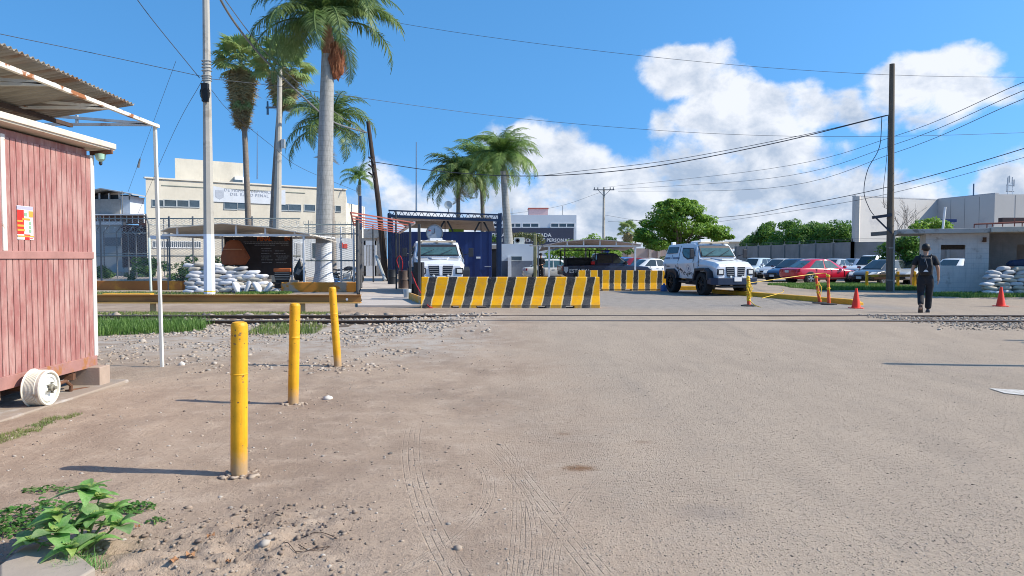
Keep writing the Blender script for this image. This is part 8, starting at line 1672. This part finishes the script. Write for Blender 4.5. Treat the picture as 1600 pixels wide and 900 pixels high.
gw = G(122, 860); weed = empty('leafy_weed', (gw.x, gw.y, hz(gw.x, gw.y)), label='leafy bright green weed with broad pointed leaves in the lower left corner', cat='plant')
stm = mat('weed_stem', (.14, .22, .06), .2, 10, .6); mb = MB()
for (sx, sy, sz, n, sc) in [(.02, .05, .30, 13, 1.0), (-.02, -.14, .15, 12, 1.05), (.11, -.02, .19, 10, .95), (-.13, .02, .15, 10, .85), (.17, -.12, .11, 8, .8), (.05, .12, .24, 10, .9), (-.07, -.05, .21, 9, .9), (.20, .02, .13, 10, .9), (-.16, -.12, .10, 9, .8), (.08, -.2, .10, 10, .9), (-.2, .1, .12, 9, .7), (.1, .16, .17, 9, .85), (.0, .0, .12, 10, 1.1)]:
    c_ = Vector((sx, sy, sz)); mb.tube([(sx * .2, sy * .2, 0), (sx * .7, sy * .7, sz * .6), c_], [.007, .006, .004], 6); rosette(weed, c_, n, sc, random.uniform(0, 6))
    for k in range(6): mb.tube([c_, c_ + Vector((random.uniform(-.02, .02), random.uniform(-.02, .02), .02))], .0025, 4)
mb.build('stem', stm, weed, smooth=True)
def creeper(px, py, w_, d_, n, label, L_=.028, h=.05):
    g = G(px, py); o = empty('creeping_weed', (g.x, g.y, hz(g.x, g.y)), label=label, cat='plant'); V = []; Fc = []; me0 = leaf_mesh('l', L_, L_ * .36, .3, .4, L_WEED2)
    mb = MB(); r = random.Random(int(px))
    for i in range(n):
        a = r.uniform(0, 6.28); q = r.random() ** .6; c_ = Vector((q * w_ * cos(a), q * d_ * sin(a), h * (1 - q) * r.random() + .008 + (hz(g.x + q * w_ * cos(a), g.y + q * d_ * sin(a)) - hz(g.x, g.y))))
        M4 = Matrix.Translation(c_) @ Euler((r.uniform(-.6, .6), r.uniform(-.7, .3), r.uniform(0, 6.28))).to_matrix().to_4x4() @ Matrix.Scale(r.uniform(.6, 1.3), 4); b = len(V); V += [tuple(M4 @ v.co) for v in me0.vertices]; Fc += [tuple(b + k for k in p.vertices) for p in me0.polygons]
    me = bpy.data.meshes.new('foliage'); me.from_pydata(V, [], Fc); me.polygons.foreach_set('use_smooth', [True] * len(Fc)); me.materials.append(L_WEED2); link('foliage', me, o)
    for k in range(9): a = r.uniform(0, 6.28); mb.tube([(0, 0, .01), (w_ * .5 * cos(a), d_ * .5 * sin(a), .02), (w_ * .95 * cos(a), d_ * .95 * sin(a), .012)], .0022, 4)
    mb.build('stem', stm, o); return o
creeper(60, 812, .36, .26, 330, 'dense small-leaved creeping weed left of and behind the leafy weed', .034, .12); creeper(212, 797, .12, .10, 150, 'small dark green creeping weed right of the leafy weed', .026, .04)
creeper(10, 830, .20, .14, 120, 'small-leaved creeping weed at the left edge of the picture', .03, .08); creeper(72, 767, .16, .08, 60, 'sparse creeping weed with thin stems behind the leafy weed', .022, .03)
creeper(243, 818, .05, .04, 30, 'tiny weed sprout right of the leafy weed, near the clods', .018, .02)
g = G(120, 893); n = 260; xs = g.x + RNG.normal(0, .07, n); ys = g.y + RNG.normal(0, .05, n); grass('grass_tuft', xs, ys, .085, .0022, L_WEED, 'tuft of long thin grass blades beside the broken kerb stone', spread=1.3)
g = G(243, 815)
mb = MB(); g = G(118, 880); mb.tube([(g.x - .05, g.y + .02, .03), (g.x - .12, g.y + .05, .10), (g.x - .18, g.y + .03, .09), (g.x - .20, g.y, .03)], .003, 4); tag(mb.build('grass_blade', L_WEED), 'single arching grass blade over the broken kerb stone', 'grass blade')

# ============================================================ POLES AND WIRES
M_WOODP = mat('creosote_pole', (.13, .105, .08), .3, 3, .9, stretch=(6, 6, .5)); M_CPOLE = mat('concrete_pole_grey', (.40, .375, .33), .1, 2, .85, col2=(.28, .25, .21), c2scale=1.2)
Yc = 29.2
cp = empty('concrete_pole', (X(326.5, Yc), Yc, 0), label='tall octagonal concrete utility pole with a white-painted foot beside the sandbags', cat='utility pole')
zwh = Z(366, Yc); tx_ = P(321, -60, Yc) - Vector(cp.location)
def seg(mb, f0, f1): mb.tube([Vector((tx_.x * f0, 0, tx_.z * f0)), Vector((tx_.x * f1, 0, tx_.z * f1))], [lerp(.232, .125, f0), lerp(.232, .125, f1)], 8)
mb = MB(); seg(mb, 0, zwh / tx_.z); mb.build('white_foot', mat('limewash_white', (.68, .72, .80), .05, 3, .7), cp)
mb = MB(); seg(mb, zwh / tx_.z, 1); mb.build('shaft', M_CPOLE, cp)
MB().lathe([(.235, .16), (.237, .20)], 8, cap=False).build('yellow_band', M_TAPE, cp)
zc_ = Z(145, Yc); f_ = zc_ / tx_.z
mb = MB()
for k in range(7): mb.lathe([(lerp(.232, .125, f_) + .01, 0), (lerp(.232, .125, f_) + .035, .02), (lerp(.232, .125, f_) + .01, .04)], 12, c=(tx_.x * f_, 0, zc_ + .45 + k * .09 * (1 if k < 3 else 1.4)), cap=False)
mb.build('strap_bands', M_ALU, cp)
mb = MB()
for k in range(5): mb.tube([Vector((tx_.x * f_ + .02 * k + (.13 + .035 * (k % 3)) * cos(t_), -.24 - .03 * k, zc_ - .04 * k + (.26 + .05 * (k % 2)) * sin(t_))) for t_ in np.linspace(0, 2 * pi, 18)], .012, 5)
mb.loft([[(tx_.x * f_ - .10 + .02, -.34, zc_ - .4), (tx_.x * f_ + .14, -.34, zc_ - .4), (tx_.x * f_ + .14, -.16, zc_ - .4), (tx_.x * f_ - .08, -.16, zc_ - .4)], [(tx_.x * f_ - .1, -.36, zc_ + .3), (tx_.x * f_ + .16, -.36, zc_ + .3), (tx_.x * f_ + .16, -.16, zc_ + .3), (tx_.x * f_ - .1, -.16, zc_ + .3)]])
mb.build('cable_coil', M_CABLE, cp, smooth=False)
# leaning wooden pole
lp = empty('wooden_pole', (X(603, 46.5), 46.5, 0), label='leaning dark wooden pole beside the concrete walkway', cat='utility pole'); tp = P(575, 190, 46.5) - Vector(lp.location)
MB().tube([(0, 0, -.1), tp * .5 + Vector((.08, 0, 0)), tp], [.20, .165, .12], 12).build('shaft', mat('tarred_pole', (.05, .035, .028), .4, 2, .9, stretch=(6, 6, .5), col2=(.16, .09, .05), c2lo=.5, c2hi=.65, c2scale=.8), lp, smooth=True)
mb = MB(); 
for py_ in (250, 262, 274): q = P(582, py_, 46.3) - Vector(lp.location); mb.tube([q + Vector((-.25, 0, .2)), q, q + Vector((.1, 0, -.3))], .06, 6)
mb.build('insulator', M_BLACK, lp)
mb = MB(); mb.tube([P(588, 400, 46) , P(602, 438, 45)], .10, 8); tag(mb.build('steel_pipe', M_ALU, smooth=True), 'short pale pipe leaning against the foot of the leaning wooden pole', 'pipe')
# right wooden pole
wp = empty('wooden_pole', (X(1391, 33), 33, 0), label='tall upright wooden power pole on the grass right of the red sedan', cat='utility pole'); tp = P(1394, 100, 33) - Vector(wp.location)
MB().tube([(0, 0, -.1), tp * .5, tp], [.16, .14, .11], 14).build('shaft', M_WOODP, wp, smooth=True)
MB().bar((.115, -.12, .0), (.10, -.10, Z(369, 33)), .07).build('steel_channel', mat('galvanised', (.36, .38, .37), .1, 4, .45, metal=.4), wp)
mb = MB()
for py_ in (388, 438): mb.lathe([(.165, 0), (.17, .03)], 14, c=(0, 0, Z(py_, 33)), cap=False)
mb.build('steel_strap', M_ALU, wp)
a_ = P(1363, 340, 33) - Vector(wp.location); b_ = P(1391, 336, 33) - Vector(wp.location); mb = MB(); mb.bar(a_, b_ + Vector((0, -.14, 0)), .10, .13); mb.bar(a_ + Vector((.15, 0, 0)), P(1391, 365, 33) - Vector(wp.location) + Vector((0, -.14, 0)), .06); mb.build('cross_arm', mat('blackened_steel', (.04, .045, .06), rough=.7), wp)
# concrete pole between the fan palms
mp = empty('concrete_pole', (X(431, 42), 42, 0), label='slim concrete pole standing between the two fan palms, with a short arm', cat='utility pole'); tp = P(437.5, 108, 42) - Vector(mp.location)
MB().tube([(0, 0, 0), tp], [.26, .12], 10).build('shaft', M_CPOLE, mp); q = P(432, 168, 42) - Vector(mp.location); mb = MB(); mb.bar(q, q + Vector((-.6, 0, 0)), .06, .1); mb.build('arm', M_STEELG, mp); mb = MB(); mb.tube([q + Vector((-.5, 0, .35)), q + Vector((-.5, 0, -.4))], [.05, .07], 8); mb.build('insulator', mat('insulator_blue', (.05, .12, .2), rough=.4), mp)
q = P(440, 225, 42) - Vector(mp.location); MB().box(q + Vector((.12, -.1, 0)), (.22, .2, .5)).build('junction_box', M_ALU, mp, bevel=.02)
# distant T pole
tpp = empty('utility_pole', (X(943, 108), 108, 0), label='distant concrete utility pole with a T crossarm right of the office building', cat='utility pole'); zt_ = Z(293, 108)
MB().tube([(0, 0, 0), (0, 0, zt_)], [.24, .15], 10).build('shaft', M_CPOLE, tpp, smooth=True); mb = MB(); mb.bar((-1.55, -.2, zt_ - .35), (1.5, -.2, zt_ - .35), .14); 
for x_ in (-1.4, -.9, .9, 1.35): mb.tube([(x_, -.2, zt_ - .3), (x_, -.2, zt_ + .02)], [.09, .06], 6)
mb.bar((-.9, -.2, zt_ - .35), (0, -.1, zt_ - 1.3), .06); mb.bar((.9, -.2, zt_ - .35), (0, -.1, zt_ - 1.3), .06); mb.build('crossarm', M_STEELG, tpp)
mb = MB(); mb.tube([P(650.5, 330, 75), P(650.5, 222, 75)], [.09, .05], 6); tag(mb.build('radio_mast', mat('thin_mast_blue', (.10, .17, .28), rough=.5)), 'thin bluish radio mast rising behind the blue shelter', 'mast')
mb = MB(); mb.tube([P(402, 280, 80), P(402, 205, 80)], [.07, .03], 6); tag(mb.build('radio_mast', MATS['thin_mast_blue']), 'thin faint mast on the roof of the cream building between the palms', 'mast')
WG = 'overhead wires'; Cb = mat('weathered_cable', (.055, .06, .07), rough=.6); Cg = mat('grey_bundle', (.16, .165, .17), rough=.5)
def W_(pts, r, label, n=5): wire('overhead_wire', pts, r * .78, Cg if 'thick' in label else Cb, label, 'wire', n, WG)
top_c = P(322, -40, Yc); wl = P(573, 207, 46.4)
W_([P(318, -90, 26), P(345, 0, 31), P(400, 78, 36), P(470, 148, 41), P(520, 190, 44), wl], .065, 'thick bundled cable coming down from the upper left to the leaning pole', 7)
W_([P(300, -80, 26), P(352, 0, 31.5), P(412, 78, 36), P(478, 140, 41), P(530, 180, 44), wl], .028, 'thin cable running just above the thick bundled cable')
W_([wl, P(577, 252, 46.4)], .02, 'short cable down the upper part of the leaning pole')
rp_ = P(1392, 179, 33)
W_([P(517, 195, 45), P(550, 209, 46), wl], .022, 'sagging loop of cable left of the leaning pole top')
W_([P(577, 252, 46.4), P(690, 268, 45), P(830, 275, 42), P(1000, 263, 39), P(1200, 226, 36), rp_], .030, 'heavy sagging cable from the leaning pole to the right wooden pole')
W_([P(835, 276, 42), P(900, 268, 41), P(1050, 250, 38), P(1250, 212, 35), P(1385, 180, 33)], .018, 'thin cable just above the heavy sagging cable')
W_([P(-200, 10, 40), P(200, -60, 42), P(600, 32, 45), P(1010, 88, 45), P(1390, 117, 45), P(1800, 121, 45)], .016, 'highest wire crossing the whole sky')
W_([P(318, 122, Yc), P(420, 133, 35), P(515, 146, 40), P(800, 184, 50), P(1100, 208, 50), P(1390, 213, 48), P(1800, 200, 48)], .016, 'long wire crossing the sky below the highest one')
for k, (ya, yb_) in enumerate([(128, 305), (141, 307), (154, 309)]):
    W_([P(1800, ya - 75, 22), P(1600, ya, 30), P(1400, ya + 84, 45), P(1200, ya + 136 + k * 2, 65), P(942 + k * 12, 293 + k * 3, 107.6)], .020, ['upper', 'middle', 'lower'][k] + ' one of three wires fanning from the distant T pole to the upper right')
W_([P(950, 346, 100), P(1120, 340, 60), P(1250, 320, 45), P(1392, 291, 38), P(1600, 232, 30), P(1750, 175, 26)], .024, 'dark wire rising to the right edge behind the wooden pole')
W_([P(1120, 347, 60), P(1250, 328, 45), P(1392, 302, 38), P(1600, 246, 30), P(1750, 196, 26)], .014, 'thin wire just below the dark wire rising to the right edge')
W_([P(1378, 183, 33), P(1374, 230, 33), P(1356, 265, 33), P(1350, 300, 33), P(1358, 325, 33), P(1366, 337, 33)], .022, 'slack cable looping down left of the right wooden pole')
W_([P(1388, 181, 33), P(1386, 240, 33), P(1380, 300, 33), P(1382, 325, 33)], .014, 'second slack cable hanging close to the right wooden pole')
W_([P(150, -110, 24), P(215, 0, 27), P(312, 122, Yc)], .02, 'wire from the top left corner down to the concrete pole')
W_([P(-150, 20, 22), P(0, 53, 24), P(150, 84, 27), P(318, 120, Yc)], .016, 'wire from the left edge to the concrete pole')
W_([P(318, 122, Yc), P(270, 210, 40), P(215, 335, 60)], .014, 'thin stay wire from the concrete pole down towards the watchtower')
W_([P(275, 95, 40), P(240, 190, 50), P(200, 300, 62)], .014, 'thin stay wire left of the other stay, with a small insulator')
mb = MB(); q = P(218, 255, 57); mb.tube([q + Vector((.05, 0, .35)), q - Vector((.12, 0, .35))], [.06, .10], 6); tag(mb.build('insulator', M_STEELG), 'small egg insulator on the thin stay wire above the watchtower', 'insulator')
W_([P(330, 140, Yc), P(360, 175, 35), P(425, 228, 40), P(470, 262, 44), P(560, 300, 50)], .014, 'thin wire from the concrete pole slanting down behind the palms')
W_([P(700, 345, 100), P(860, 325, 106), P(940, 300, 108)], .022, 'distant wire from the left up to the T pole')
W_([P(945, 336, 108), P(1000, 345, 106), P(1060, 350, 104)], .022, 'distant short wire right of the T pole towards the broad tree')
# posts beyond the right edge whose shadows fall across the road
for (x_, y_, h_, lb) in ((8.95, 9.93, 2.95, 'thin steel post on the right verge casting a long shadow across the road'), (10.35, 13.25, 1.05, 'short stub post at the right verge beside the railway'), (10.2, 12.85, .9, 'shorter stub post in front of the other stub at the right verge')):
    tag(MB().tube([(x_, y_, 0), (x_, y_, h_)], .075, 10).build('steel_post', M_STEELG, smooth=True), lb, 'post')
